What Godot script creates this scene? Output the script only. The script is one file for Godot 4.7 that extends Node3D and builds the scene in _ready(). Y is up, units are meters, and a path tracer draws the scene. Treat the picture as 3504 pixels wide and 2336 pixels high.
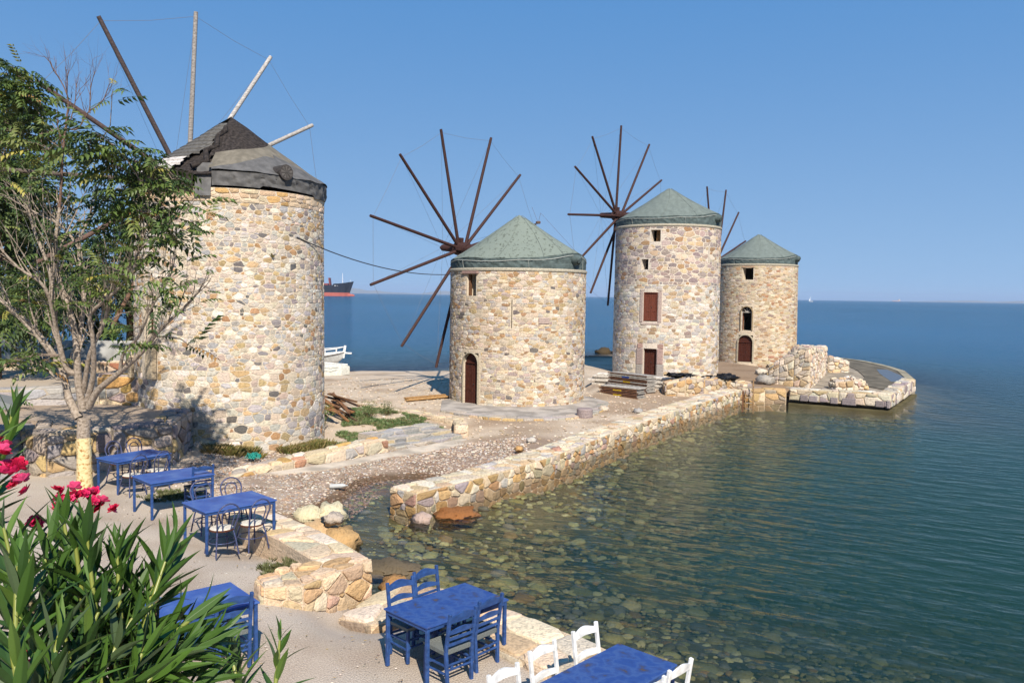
extends Node3D
# Four stone windmills on a spit by a bay, seen from a raised street above a taverna terrace. Units: metres, y up.

const WL := -0.5            # water level
const SUN_TO := Vector3(-0.185, -0.656, -0.731)
const EYE := Vector3(0, 4.5, 0)

var M := {}                 # materials
var rng := RandomNumberGenerator.new()
var used := {}

# ---------------------------------------------------------------- mesh builder
class MB:
	var v := PackedVector3Array()
	var n := PackedVector3Array()
	var c := PackedColorArray()
	var uv := PackedVector2Array()
	var col := Color(1, 1, 1)
	var use_uv := false

	func tri(a: Vector3, b: Vector3, d: Vector3) -> void:
		var g := (d - a).cross(b - a).normalized()
		v.append(a); v.append(b); v.append(d)
		n.append(g); n.append(g); n.append(g)
		c.append(col); c.append(col); c.append(col)

	func quad(a: Vector3, b: Vector3, d: Vector3, e: Vector3) -> void:
		tri(a, b, d)
		tri(a, d, e)

	# triangle turned so that its flat normal looks along `out`
	func otri(a: Vector3, b: Vector3, d: Vector3, out: Vector3) -> void:
		if (d - a).cross(b - a).dot(out) < 0.0:
			tri(a, d, b)
		else:
			tri(a, b, d)

	func oquad(a: Vector3, b: Vector3, d: Vector3, e: Vector3, out: Vector3) -> void:
		otri(a, b, d, out)
		otri(a, d, e, out)

	func stri(a: Vector3, b: Vector3, d: Vector3, na: Vector3, nb: Vector3, nd: Vector3) -> void:
		if (d - a).cross(b - a).dot(na + nb + nd) < 0.0:
			v.append(a); v.append(d); v.append(b)
			n.append(na); n.append(nd); n.append(nb)
		else:
			v.append(a); v.append(b); v.append(d)
			n.append(na); n.append(nb); n.append(nd)
		c.append(col); c.append(col); c.append(col)

	func squad(a: Vector3, b: Vector3, d: Vector3, e: Vector3, na: Vector3, nb: Vector3, nd: Vector3, ne: Vector3) -> void:
		stri(a, b, d, na, nb, nd)
		stri(a, d, e, na, nd, ne)

	# box with chamfered edges
	func box(t: Transform3D, s: Vector3, bev := 0.004) -> void:
		var h := s * 0.5
		bev = minf(bev, minf(h.x, minf(h.y, h.z)) * 0.6)
		var p := func(sx: int, sy: int, sz: int, ax: int) -> Vector3:
			var q := Vector3(sx * h.x, sy * h.y, sz * h.z)
			if ax != 0: q.x -= sx * bev
			if ax != 1: q.y -= sy * bev
			if ax != 2: q.z -= sz * bev
			return t * q
		var o := t.origin
		for s1 in [-1, 1]:
			var a: Vector3 = p.call(s1, -1, -1, 0); var b: Vector3 = p.call(s1, 1, -1, 0); var d: Vector3 = p.call(s1, 1, 1, 0); var e: Vector3 = p.call(s1, -1, 1, 0)
			oquad(a, b, d, e, (a + d) * 0.5 - o)
			a = p.call(-1, s1, -1, 1); b = p.call(1, s1, -1, 1); d = p.call(1, s1, 1, 1); e = p.call(-1, s1, 1, 1)
			oquad(a, b, d, e, (a + d) * 0.5 - o)
			a = p.call(-1, -1, s1, 2); b = p.call(1, -1, s1, 2); d = p.call(1, 1, s1, 2); e = p.call(-1, 1, s1, 2)
			oquad(a, b, d, e, (a + d) * 0.5 - o)
			for s2 in [-1, 1]:
				a = p.call(s1, s2, -1, 0); b = p.call(s1, s2, 1, 0); d = p.call(s1, s2, 1, 1); e = p.call(s1, s2, -1, 1)
				oquad(a, b, d, e, (a + b + d + e) * 0.25 - o)
				a = p.call(s1, -1, s2, 0); b = p.call(s1, 1, s2, 0); d = p.call(s1, 1, s2, 2); e = p.call(s1, -1, s2, 2)
				oquad(a, b, d, e, (a + b + d + e) * 0.25 - o)
				a = p.call(-1, s1, s2, 1); b = p.call(1, s1, s2, 1); d = p.call(1, s1, s2, 2); e = p.call(-1, s1, s2, 2)
				oquad(a, b, d, e, (a + b + d + e) * 0.25 - o)
				for s3 in [-1, 1]:
					a = p.call(s1, s2, s3, 0); b = p.call(s1, s2, s3, 1); d = p.call(s1, s2, s3, 2)
					otri(a, b, d, a - o)

	# bar of rectangular section from a to b (w across, h along `up`)
	func bar(a: Vector3, b: Vector3, w: float, h: float, up := Vector3.UP, bev := 0.004) -> void:
		var z := (b - a).normalized()
		if absf(z.dot(up)) > 0.98:
			up = Vector3.RIGHT
		var x := up.cross(z).normalized()
		var y := z.cross(x)
		box(Transform3D(Basis(x, y, z), (a + b) * 0.5), Vector3(w, h, a.distance_to(b)), bev)

	func tube(pts: PackedVector3Array, rad: PackedFloat32Array, sides := 8, caps := true) -> void:
		var m := pts.size()
		var up := Vector3.UP
		var t0 := (pts[1] - pts[0]).normalized()
		if absf(t0.dot(up)) > 0.9:
			up = Vector3.RIGHT
		var x := up.cross(t0).normalized()
		var prev := []
		var prevn := []
		for i in m:
			var t := (pts[mini(i + 1, m - 1)] - pts[maxi(i - 1, 0)]).normalized()
			x = (x - t * x.dot(t)).normalized()
			var y := t.cross(x)
			var ring := []
			var rn := []
			for k in sides:
				var a := TAU * k / sides
				var d := x * cos(a) + y * sin(a)
				ring.append(pts[i] + d * rad[i])
				rn.append(d)
			if i > 0:
				for k in sides:
					var k2 := (k + 1) % sides
					squad(prev[k], prev[k2], ring[k2], ring[k], prevn[k], prevn[k2], rn[k2], rn[k])
			if caps and (i == 0 or i == m - 1) and rad[i] > 0.004:
				for k in sides:
					otri(pts[i], ring[k], ring[(k + 1) % sides], -t if i == 0 else t)
			prev = ring
			prevn = rn

	func rod(a: Vector3, b: Vector3, r0: float, r1 := -1.0, sides := 8) -> void:
		tube(PackedVector3Array([a, b]), PackedFloat32Array([r0, r0 if r1 < 0 else r1]), sides)

	# surface of revolution about the y axis through `o`; profile of (radius, height)
	func lathe(prof: PackedVector2Array, o := Vector3.ZERO, sides := 24, basis := Basis.IDENTITY) -> void:
		for i in prof.size() - 1:
			var p := prof[i]
			var q := prof[i + 1]
			var e := (q - p).normalized()
			var nr := Vector2(e.y, -e.x)
			for k in sides:
				var a0 := TAU * k / sides
				var a1 := TAU * (k + 1) / sides
				var d0 := basis * Vector3(sin(a0), 0, cos(a0))
				var d1 := basis * Vector3(sin(a1), 0, cos(a1))
				var yy := basis.y
				var n0 := d0 * nr.x + yy * nr.y
				var n1 := d1 * nr.x + yy * nr.y
				squad(o + d0 * p.x + yy * p.y, o + d1 * p.x + yy * p.y, o + d1 * q.x + yy * q.y, o + d0 * q.x + yy * q.y, n0, n1, n1, n0)

	# polygon in the ground plane lifted between y0 and y1: lid and sides
	func prism(poly: PackedVector2Array, y0: float, y1: float, off := Vector3.ZERO) -> void:
		var idx := Geometry2D.triangulate_polygon(poly)
		for i in range(0, idx.size(), 3):
			var a := poly[idx[i]]; var b := poly[idx[i + 1]]; var d := poly[idx[i + 2]]
			otri(Vector3(a.x, y1, a.y) - off, Vector3(b.x, y1, b.y) - off, Vector3(d.x, y1, d.y) - off, Vector3.UP)
		var cen := Vector2.ZERO
		var ccw := 0.0
		for i in poly.size():
			ccw += poly[i].cross(poly[(i + 1) % poly.size()])
		for i in poly.size():
			var a := poly[i]; var b := poly[(i + 1) % poly.size()]
			var e := (b - a).normalized()
			var o2 := Vector2(e.y, -e.x) * signf(ccw)
			oquad(Vector3(a.x, y0, a.y) - off, Vector3(b.x, y0, b.y) - off, Vector3(b.x, y1, b.y) - off, Vector3(a.x, y1, a.y) - off, Vector3(o2.x, 0, o2.y))

	func mesh() -> ArrayMesh:
		var a := []
		a.resize(Mesh.ARRAY_MAX)
		a[Mesh.ARRAY_VERTEX] = v
		a[Mesh.ARRAY_NORMAL] = n
		a[Mesh.ARRAY_COLOR] = c
		if uv.size() == v.size():
			a[Mesh.ARRAY_TEX_UV] = uv
		var m := ArrayMesh.new()
		m.add_surface_from_arrays(Mesh.PRIMITIVE_TRIANGLES, a)
		return m

# ---------------------------------------------------------------- scene helpers
func numbered(called: String) -> String:
	if not used.has(called):
		used[called] = 0
		return called
	used[called] += 1
	return "%s_%03d" % [called, used[called]]

func thing(called: String, label: String, category: String, at := Vector3.ZERO, turn := 0.0, group := "") -> Node3D:
	var o := Node3D.new()
	o.name = numbered(called)
	add_child(o)
	o.position = at
	o.rotation.y = turn
	o.set_meta("label", label)
	o.set_meta("category", category)
	if group != "":
		o.set_meta("group", group)
	return o

func obj(called: String, b, mat: Material, parent: Node = self, label := "") -> MeshInstance3D:
	var o := MeshInstance3D.new()
	o.name = called if parent != self else numbered(called)
	o.mesh = b.mesh() if b is MB else b
	o.material_override = mat
	parent.add_child(o, true)
	if label != "":
		o.set_meta("label", label)
	return o

func tag(o: Node, label: String, category: String, group := "") -> Node:
	o.set_meta("label", label)
	o.set_meta("category", category)
	if group != "":
		o.set_meta("group", group)
	return o

func kind(o: Node, k: String) -> Node:
	o.set_meta("kind", k)
	return o

func dup(src: Node3D, at: Vector3, turn: float, label: String) -> Node3D:
	var base := String(src.name)
	var r: Node3D = src.duplicate()
	r.name = numbered(base)
	add_child(r)
	r.position = at
	r.rotation.y = turn
	r.set_meta("label", label)
	return r

func many(called: String, m: Mesh, mat: Material, xf: Array, cols: PackedColorArray, parent: Node = self) -> MultiMeshInstance3D:
	var mm := MultiMesh.new()
	mm.transform_format = MultiMesh.TRANSFORM_3D
	mm.use_colors = true
	mm.mesh = m
	mm.instance_count = xf.size()
	for i in xf.size():
		mm.set_instance_transform(i, xf[i])
		mm.set_instance_color(i, cols[i])
	var o := MultiMeshInstance3D.new()
	o.multimesh = mm
	o.name = called if parent != self else numbered(called)
	o.material_override = mat
	parent.add_child(o, true)
	o.set_meta("kind", "stuff")
	return o

func lin(r: float, g: float, b: float) -> Color:
	return Color(r, g, b).linear_to_srgb()

func ramp(stops: Array) -> Gradient:
	var g := Gradient.new()
	var off := PackedFloat32Array()
	var cs := PackedColorArray()
	for s in stops:
		off.append(s[0])
		cs.append(s[1])
	g.offsets = off
	g.colors = cs
	return g

func ntex(freq: float, oct: int, sd: int, grad: Gradient = null, size := 512, normal := false, strength := 8.0, type := FastNoiseLite.TYPE_SIMPLEX_SMOOTH) -> NoiseTexture2D:
	var f := FastNoiseLite.new()
	f.noise_type = type
	f.frequency = freq
	f.fractal_octaves = oct
	f.seed = sd
	var t := NoiseTexture2D.new()
	t.width = size
	t.height = size
	t.seamless = true
	t.noise = f
	if grad != null:
		t.color_ramp = grad
	if normal:
		t.as_normal_map = true
		t.bump_strength = strength
	return t

func grey(a: float, b: float, lo := 0.25, hi := 0.75) -> Gradient:
	return ramp([[0.0, Color(a, a, a)], [lo, Color(a, a, a)], [hi, Color(b, b, b)], [1.0, Color(b, b, b)]])

func mat(color: Color, rough := 0.85, tex: Texture2D = null, scale := 1.0, bump: Texture2D = null, bump_cm := 1.0, world := true) -> StandardMaterial3D:
	var m := StandardMaterial3D.new()
	m.albedo_color = color
	m.roughness = rough
	m.vertex_color_use_as_albedo = true
	m.metallic_specular = 0.3
	if tex != null or bump != null:
		m.uv1_triplanar = true
		m.uv1_world_triplanar = world
		m.uv1_scale = Vector3(scale, scale, scale)
	if tex != null:
		m.albedo_texture = tex
	if bump != null:
		m.heightmap_enabled = true
		m.heightmap_texture = bump
		m.heightmap_scale = bump_cm
	return m

func pick(pal: Array) -> Color:
	var tot := 0.0
	for p in pal:
		tot += p[3]
	var r := rng.randf() * tot
	for p in pal:
		r -= p[3]
		if r <= 0.0:
			var k := rng.randf_range(0.78, 1.18)
			return Color(p[0] * k * rng.randf_range(0.94, 1.06), p[1] * k, p[2] * k * rng.randf_range(0.92, 1.08))
	return Color(pal[0][0], pal[0][1], pal[0][2])

# ---------------------------------------------------------------- rubble masonry
# irregular cells of a weighted Voronoi pattern over a w by h rectangle; rects are openings to keep clear
func cells(w: float, h: float, cw: float, ch: float, rects: Array = [], drop := 0.16) -> Array:
	# courses of uneven height, each with its own spacing
	var rows := []
	var y := 0.0
	while y < h - ch * 0.3:
		var hh := minf(ch * rng.randf_range(0.6, 1.5), h - y)
		if h - y - hh < ch * 0.45:
			hh = h - y
		var m := maxi(1, int(round(w / (cw * rng.randf_range(0.75, 1.3)))))
		var sp := w / m
		var row := {"sp": sp, "p": PackedVector2Array(), "w": PackedFloat32Array()}
		var off := rng.randf_range(0.3, 0.7)
		for i in m:
			row.p.append(Vector2(clampf((i + off + rng.randf_range(-0.36, 0.36)) * sp / cw, 0.03, w / cw - 0.03), clampf((y + hh * (0.5 + rng.randf_range(-0.22, 0.22))) / ch, 0.03, h / ch - 0.03)))
			row.w.append(-9.0 if rng.randf() < drop and m > 2 else pow(rng.randf(), 2.6) * 0.95 - 0.15 * rng.randf())
		rows.append(row)
		y += hh
	var W := w / cw
	var H := h / ch
	var out := []
	for j in rows.size():
		var rj: Dictionary = rows[j]
		for i in rj.p.size():
			var wk: float = rj.w[i]
			if wk < -1.0:
				continue
			var p: Vector2 = rj.p[i]
			var poly: Array[Vector2] = [Vector2(maxf(0, p.x - 1.7), maxf(0, p.y - 1.5)), Vector2(minf(W, p.x + 1.7), maxf(0, p.y - 1.5)), Vector2(minf(W, p.x + 1.7), minf(H, p.y + 1.5)), Vector2(maxf(0, p.x - 1.7), minf(H, p.y + 1.5))]
			for jj in range(maxi(0, j - 3), mini(rows.size(), j + 4)):
				var rq: Dictionary = rows[jj]
				var sq: float = rq.sp / cw
				for ii in range(maxi(0, int((p.x - 2.4) / sq) - 1), mini(rq.p.size(), int((p.x + 2.4) / sq) + 2)):
					if jj == j and ii == i:
						continue
					var wq: float = rq.w[ii]
					if wq < -1.0:
						continue
					var d: Vector2 = rq.p[ii] - p
					var L := d.length()
					if L > 3.0 or L < 0.001:
						continue
					poly = clip(poly, d / L, maxf((L * L - (wq - wk)) / (2.0 * L), L * 0.15), p)
					if poly.size() < 3:
						break
				if poly.size() < 3:
					break
			if poly.size() < 3:
				continue
			for s in poly.size():
				poly[s] = Vector2(poly[s].x * cw, poly[s].y * ch)
			var c := centre(poly)
			var bad := false
			for r in rects:
				var rr: Rect2 = r
				if rr.has_point(c):
					bad = true
					break
				var bb := Rect2(poly[0], Vector2.ZERO)
				for s in poly:
					bb = bb.expand(s)
				if not bb.intersects(rr):
					continue
				var gaps := [rr.position.x - c.x, c.x - rr.end.x, rr.position.y - c.y, c.y - rr.end.y]
				var best := 0
				for g in 4:
					if gaps[g] > gaps[best]:
						best = g
				var dirs := [Vector2(1, 0), Vector2(-1, 0), Vector2(0, 1), Vector2(0, -1)]
				poly = clip(poly, dirs[best], maxf(gaps[best], 0.0), c)
				if poly.size() < 3:
					bad = true
					break
			if not bad and poly.size() >= 3:
				out.append(poly)
	return out

func clip(poly: Array[Vector2], d: Vector2, lim: float, o: Vector2) -> Array[Vector2]:
	var res: Array[Vector2] = []
	var m := poly.size()
	var far := false
	for s in m:
		if (poly[s] - o).dot(d) > lim:
			far = true
			break
	if not far:
		return poly
	for s in m:
		var a := poly[s]
		var b := poly[(s + 1) % m]
		var da := (a - o).dot(d) - lim
		var db := (b - o).dot(d) - lim
		if da <= 0.0:
			res.append(a)
		if (da < 0.0 and db > 0.0) or (da > 0.0 and db < 0.0):
			res.append(a.lerp(b, da / (da - db)))
	return res

func centre(poly: Array[Vector2]) -> Vector2:
	var c := Vector2.ZERO
	for p in poly:
		c += p
	return c / poly.size()

# one stone: outline `poly` in wall coordinates, carried to space by `f(u, v, depth)`
func stone_mesh(poly: Array[Vector2], f: Callable, joint: float, dep: float, color: Color, rich: bool) -> MB:
	var c := centre(poly)
	var small: Array[Vector2] = []
	for p in poly:
		var d := p - c
		var L := d.length()
		small.append(c + d * (maxf(L - joint, L * 0.55) / maxf(L, 0.001)))
	var ring: Array[Vector2] = []
	var m := small.size()
	var k := rng.randf_range(0.06, 0.22)
	for s in m:
		var a := small[s]
		var b := small[(s + 1) % m]
		ring.append(a.lerp(b, k))
		ring.append(a.lerp(b, 1.0 - k))
	m = ring.size()
	var b := MB.new()
	b.col = color
	var r0 := []
	var r1 := []
	var r2 := []
	var tx := rng.randf_range(-0.25, 0.25) * dep
	var ty := rng.randf_range(-0.2, 0.2) * dep
	var sz := 0.0
	for s in ring:
		sz = maxf(sz, (s - c).length())
	for s in ring:
		var d := s - c
		var lift := (tx * d.x + ty * d.y) / maxf(sz, 0.01)
		r0.append(f.call(s.x, s.y, -0.02))
		var q := c + d * 0.93
		r1.append(f.call(q.x, q.y, dep * rng.randf_range(0.55, 0.8) + lift))
		if rich:
			q = c + d * rng.randf_range(0.6, 0.72)
			r2.append(f.call(q.x, q.y, dep * rng.randf_range(0.85, 1.1) + lift))
	var top: Vector3 = f.call(c.x, c.y, dep * rng.randf_range(0.95, 1.15))
	var out: Vector3 = top - f.call(c.x, c.y, -0.05)
	for s in m:
		var s2 := (s + 1) % m
		b.oquad(r0[s], r0[s2], r1[s2], r1[s], (r0[s] - top) + out)
		if rich:
			b.oquad(r1[s], r1[s2], r2[s2], r2[s], out)
			b.otri(r2[s], r2[s2], top, out)
		else:
			b.otri(r1[s], r1[s2], top, out)
	return b

# lays stones over one face and remembers them in `bag`
func lay(bag: Array, w: float, h: float, cw: float, ch: float, f: Callable, pal: Array, dep: float, joint: float, rects: Array = [], rich := false, drop := 0.16) -> void:
	for poly in cells(w, h, cw, ch, rects, drop):
		var c := centre(poly)
		var area := 0.0
		for s in poly.size():
			area += (poly[s] - c).cross(poly[(s + 1) % poly.size()] - c) * 0.5
		if absf(area) < 0.0012:
			continue
		var col := pick(pal)
		var foot: float = f.call(c.x, c.y, 0.0).y
		if foot < WL + 0.2:   # stained by the sea
			col = col.lerp(Color(0.2, 0.125, 0.05) if rng.randf() < 0.6 else Color(0.12, 0.105, 0.06), clampf((WL + 0.24 - foot) * 3.0, 0.0, 0.8))
		var b := stone_mesh(poly, f, joint, dep * rng.randf_range(0.5, 1.35), col, rich)
		bag.append([absf(area), b])

# the stones that show largest become parts, the rest one part
func set_stones(bag: Array, parent: Node3D, limit := 300, called := "stone") -> void:
	for e in bag:
		var q: Vector3 = e[1].v[0] + parent.position
		e[0] /= (q - EYE).length_squared()
	bag.sort_custom(func(a, b): return a[0] > b[0])
	var rest := MB.new()
	for i in bag.size():
		var b: MB = bag[i][1]
		if i < limit:
			obj(called, b, M.stone, parent)
		else:
			rest.v.append_array(b.v)
			rest.n.append_array(b.n)
			rest.c.append_array(b.c)
	if rest.v.size() > 0:
		kind(obj("small_" + called + "s", rest, M.stone, parent), "stuff")

# flat face with corners a (u0 v0), b (u1 v0), c (u1 v1), d (u0 v1), relative to `o`, standing out along `out`
func face_map(a: Vector3, b: Vector3, c: Vector3, d: Vector3, out: Vector3, o: Vector3) -> Array:
	var w := (a.distance_to(b) + d.distance_to(c)) * 0.5
	var h := (a.distance_to(d) + b.distance_to(c)) * 0.5
	var n := (b - a).cross(d - a).normalized()
	if n.dot(out) < 0.0:
		n = -n
	var f := func(u: float, v: float, dep: float) -> Vector3:
		var x := u / w
		var y := v / h
		return a.lerp(b, x).lerp(d.lerp(c, x), y) + n * dep - o
	return [w, h, f]

func lay_face(bag: Array, a: Vector3, b: Vector3, c: Vector3, d: Vector3, out: Vector3, o: Vector3, cw: float, ch: float, pal: Array, dep := 0.04, joint := 0.012, rich := true, drop := 0.16) -> void:
	var fm := face_map(a, b, c, d, out, o)
	lay(bag, fm[0], fm[1], cw, ch, fm[2], pal, dep, joint, [], rich, drop)

# ---------------------------------------------------------------- ready
func _ready() -> void:
	rng.seed = 20240611
	var cam := Camera3D.new()
	cam.name = "camera"
	cam.fov = 44.7
	cam.near = 0.05
	cam.far = 30000.0
	cam.position = EYE
	cam.basis = Basis(Vector3.RIGHT, deg_to_rad(-3.18)) * Basis(Vector3.BACK, deg_to_rad(0.85))
	add_child(cam)
	cam.current = true

	var sky := ProceduralSkyMaterial.new()
	sky.sky_top_color = Color8(50, 110, 168)
	sky.sky_horizon_color = Color8(130, 161, 193)
	sky.sky_curve = 0.16
	sky.ground_horizon_color = Color8(120, 150, 190)
	sky.ground_bottom_color = Color8(40, 70, 100)
	sky.sun_angle_max = 0.0
	var env := Environment.new()
	env.background_mode = Environment.BG_SKY
	env.sky = Sky.new()
	env.sky.sky_material = sky
	env.tonemap_mode = Environment.TONE_MAPPER_LINEAR
	env.tonemap_exposure = 1.52
	env.fog_enabled = true
	env.fog_density = 0.00006
	env.fog_light_color = Color(0.8, 0.88, 1.0)
	env.sdfgi_enabled = true
	env.ssao_enabled = true
	env.ssil_enabled = true
	var we := WorldEnvironment.new()
	we.name = "world_environment"
	we.environment = env
	add_child(we)

	var sun := DirectionalLight3D.new()
	sun.name = "sun"
	sun.light_color = Color(1.0, 0.96, 0.9)
	sun.light_energy = 1.5
	sun.light_angular_distance = 0.53
	sun.shadow_enabled = true
	sun.basis = Basis.looking_at(SUN_TO, Vector3.UP)
	add_child(sun)

	make_materials()
	ground_and_sea()
	windmills()
	quay_walls()
	terraces()
	far_things()
	shore_things()
	furniture()
	trees()
	oleanders()

func make_materials() -> void:
	var fine := ntex(0.02, 5, 3, grey(0.8, 1.0, 0.2, 0.8))
	var rock := ntex(0.012, 6, 9, ramp([[0.0, Color(0.76, 0.75, 0.74)], [0.35, Color(0.92, 0.91, 0.9)], [0.6, Color(1, 0.99, 0.98)], [1.0, Color(1, 0.98, 0.94)]]))
	var bump := ntex(0.02, 5, 21)
	M.stone = mat(Color.WHITE, 0.92, rock, 1.7, bump, 1.6)
	var speck := ntex(0.2, 4, 5, ramp([[0.0, Color(0.66, 0.64, 0.62)], [0.36, Color(0.88, 0.87, 0.86)], [0.55, Color(0.96, 0.96, 0.95)], [0.7, Color(1, 1, 1)], [1.0, Color(1, 1, 1)]]), 1024)
	M.ground = mat(Color.WHITE, 0.97, speck, 0.19, ntex(0.16, 4, 14, null, 1024), 1.3)
	M.ground.detail_enabled = true
	M.ground.detail_blend_mode = BaseMaterial3D.BLEND_MODE_MUL
	M.ground.detail_albedo = ntex(0.01, 4, 77, ramp([[0.0, Color(0.86, 0.83, 0.8)], [0.45, Color(0.97, 0.96, 0.95)], [1.0, Color(1, 1, 1)]]))
	M.ground.detail_uv_layer = BaseMaterial3D.DETAIL_UV_2
	M.ground.uv2_triplanar = true
	M.ground.uv2_world_triplanar = true
	M.ground.uv2_scale = Vector3(0.06, 0.06, 0.06)
	M.concrete = mat(Color.WHITE, 0.95, ntex(0.005, 6, 31, grey(0.8, 1.0, 0.25, 0.7)), 0.3, bump, 0.4)
	M.paint_blue = mat(lin(0.026, 0.078, 0.25), 0.55, ntex(0.015, 4, 41, grey(0.75, 1.0)), 1.3, ntex(0.03, 3, 40), 0.15)
	M.paint_blue.metallic_specular = 0.45
	var worn := ramp([[0.0, Color8(50, 76, 136)], [0.3, Color8(52, 82, 146)], [0.5, Color8(70, 98, 152)], [0.62, Color8(58, 86, 146)], [0.72, Color8(58, 82, 138)], [0.82, Color8(64, 76, 116)], [0.9, Color8(88, 76, 78)], [1.0, Color8(112, 88, 74)]])
	M.table_worn = mat(Color(0.86, 0.88, 0.9), 0.5, ntex(0.011, 7, 44, worn), 0.7, ntex(0.03, 3, 40), 0.2)
	M.table_blue = mat(Color.WHITE, 0.5, ntex(0.007, 6, 47, ramp([[0.0, Color8(48, 74, 134)], [0.4, Color8(54, 84, 148)], [0.7, Color8(64, 94, 154)], [1.0, Color8(90, 114, 160)]])), 0.6, ntex(0.03, 3, 40), 0.15)
	M.paint_white = mat(lin(0.8, 0.8, 0.78), 0.5, fine, 0.8)
	M.seat = mat(lin(0.22, 0.24, 0.23), 0.85, ntex(0.05, 3, 51, grey(0.7, 1.0)), 3.0, ntex(0.08, 2, 52), 0.5)
	M.cushion = mat(lin(0.72, 0.66, 0.55), 0.7, fine, 2.0)
	M.metal = mat(lin(0.09, 0.12, 0.24), 0.42, ntex(0.03, 4, 55, ramp([[0.0, Color(1, 1, 1)], [0.5, Color(0.9, 0.9, 0.95)], [0.66, Color(0.8, 0.6, 0.45)], [1.0, Color(0.75, 0.5, 0.35)]])), 3.0)
	M.metal.metallic = 0.3
	M.rust = mat(lin(0.12, 0.045, 0.025), 0.8, fine, 3.0)
	M.shutter = mat(lin(0.17, 0.05, 0.03), 0.7, ntex(0.02, 4, 60, grey(0.75, 1.0)), 2.0)
	M.door = mat(lin(0.075, 0.022, 0.014), 0.6, ntex(0.02, 4, 60, grey(0.75, 1.0)), 2.0)
	M.door.uv1_scale = Vector3(3, 0.5, 3)
	M.spoke = mat(lin(0.085, 0.042, 0.036), 0.7, ntex(0.02, 5, 61, grey(0.6, 1.0)), 2.0, bump, 0.5)
	M.wood = mat(Color.WHITE, 0.85, ntex(0.012, 5, 63, grey(0.72, 1.0, 0.3, 0.7)), 2.0, bump, 0.15)
	M.wood.uv1_scale = Vector3(1.2, 2.5, 1.2)
	var mould := ramp([[0.0, Color8(222, 224, 218)], [0.5, Color8(228, 230, 224)], [0.74, Color8(220, 222, 214)], [0.79, Color8(170, 170, 158)], [0.84, Color8(88, 88, 76)], [1.0, Color8(60, 58, 50)]])
	M.tarp_spotted = mat(lin(0.235, 0.27, 0.245), 0.85, ntex(0.018, 5, 65, mould), 0.5, ntex(0.006, 3, 66), 1.6)
	M.tarp = mat(lin(0.16, 0.19, 0.172), 0.85, ntex(0.012, 5, 64, grey(0.9, 1.0)), 0.5, ntex(0.006, 3, 66), 1.6)
	M.skirt = mat(lin(0.1, 0.132, 0.13), 0.8, ntex(0.01, 4, 67, grey(0.8, 1.0)), 0.6, ntex(0.01, 4, 68), 4.0)
	M.felt = mat(lin(0.2, 0.178, 0.14), 0.95, ntex(0.01, 6, 70, grey(0.8, 1.0)), 0.6, ntex(0.006, 5, 71), 1.0)
	M.felt_grey = mat(lin(0.135, 0.132, 0.13), 0.9, ntex(0.01, 6, 72, grey(0.8, 1.0)), 0.7, ntex(0.006, 4, 73), 1.2)
	M.felt_dark = mat(lin(0.055, 0.045, 0.04), 0.95, ntex(0.02, 6, 74, grey(0.55, 1.0)), 0.8, ntex(0.01, 4, 73), 2.0)
	M.rope = mat(lin(0.5, 0.52, 0.48), 0.8)
	M.cable = mat(lin(0.03, 0.03, 0.035), 0.6)
	M.wire = mat(lin(0.16, 0.16, 0.17), 0.6)
	M.plaster = mat(lin(0.6, 0.56, 0.48), 0.95, fine, 1.0, bump, 1.2)
	M.black_plastic = mat(lin(0.012, 0.012, 0.014), 0.35, null, 1.0, bump, 3.0)
	M.bark = mat(Color.WHITE, 0.9, ntex(0.015, 6, 80, ramp([[0.0, Color(0.5, 0.47, 0.42)], [0.4, Color(0.85, 0.82, 0.78)], [0.7, Color(1, 0.98, 0.95)], [1.0, Color(1, 1, 1)]])), 1.6, bump, 1.2)
	M.leaf = mat(Color.WHITE, 0.5)
	M.leaf.metallic_specular = 0.4
	M.leaf.backlight_enabled = true
	M.leaf.backlight = Color(0.35, 0.42, 0.15)
	M.petal = mat(Color.WHITE, 0.6)
	M.petal.backlight_enabled = true
	M.petal.backlight = Color(0.5, 0.1, 0.2)
	M.cobble = mat(Color.WHITE, 0.9, rock, 2.2, bump, 1.0)
	M.plain = mat(Color.WHITE, 0.7)
	M.gloss = mat(Color.WHITE, 0.35)
	M.gloss.metallic_specular = 0.5
	# water: a clear, smooth sheet with ripples; below it the cloudy body of the sea
	var w := StandardMaterial3D.new()
	w.transparency = BaseMaterial3D.TRANSPARENCY_ALPHA
	w.albedo_color = Color(0.1, 0.2, 0.22, 0.0)
	w.roughness = 0.08
	w.metallic_specular = 0.33
	w.normal_enabled = true
	w.normal_texture = ntex(0.011, 4, 90, null, 1024, true, 6.0)
	w.normal_scale = 0.62
	w.heightmap_enabled = true
	w.heightmap_texture = ntex(0.02, 3, 91, null, 1024)
	w.heightmap_scale = 2.0
	w.uv1_scale = Vector3(1, 1, 1)
	M.water = w
	var d := StandardMaterial3D.new()
	d.transparency = BaseMaterial3D.TRANSPARENCY_ALPHA
	d.vertex_color_use_as_albedo = true
	d.roughness = 1.0
	d.metallic_specular = 0.0
	M.depths = d

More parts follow.
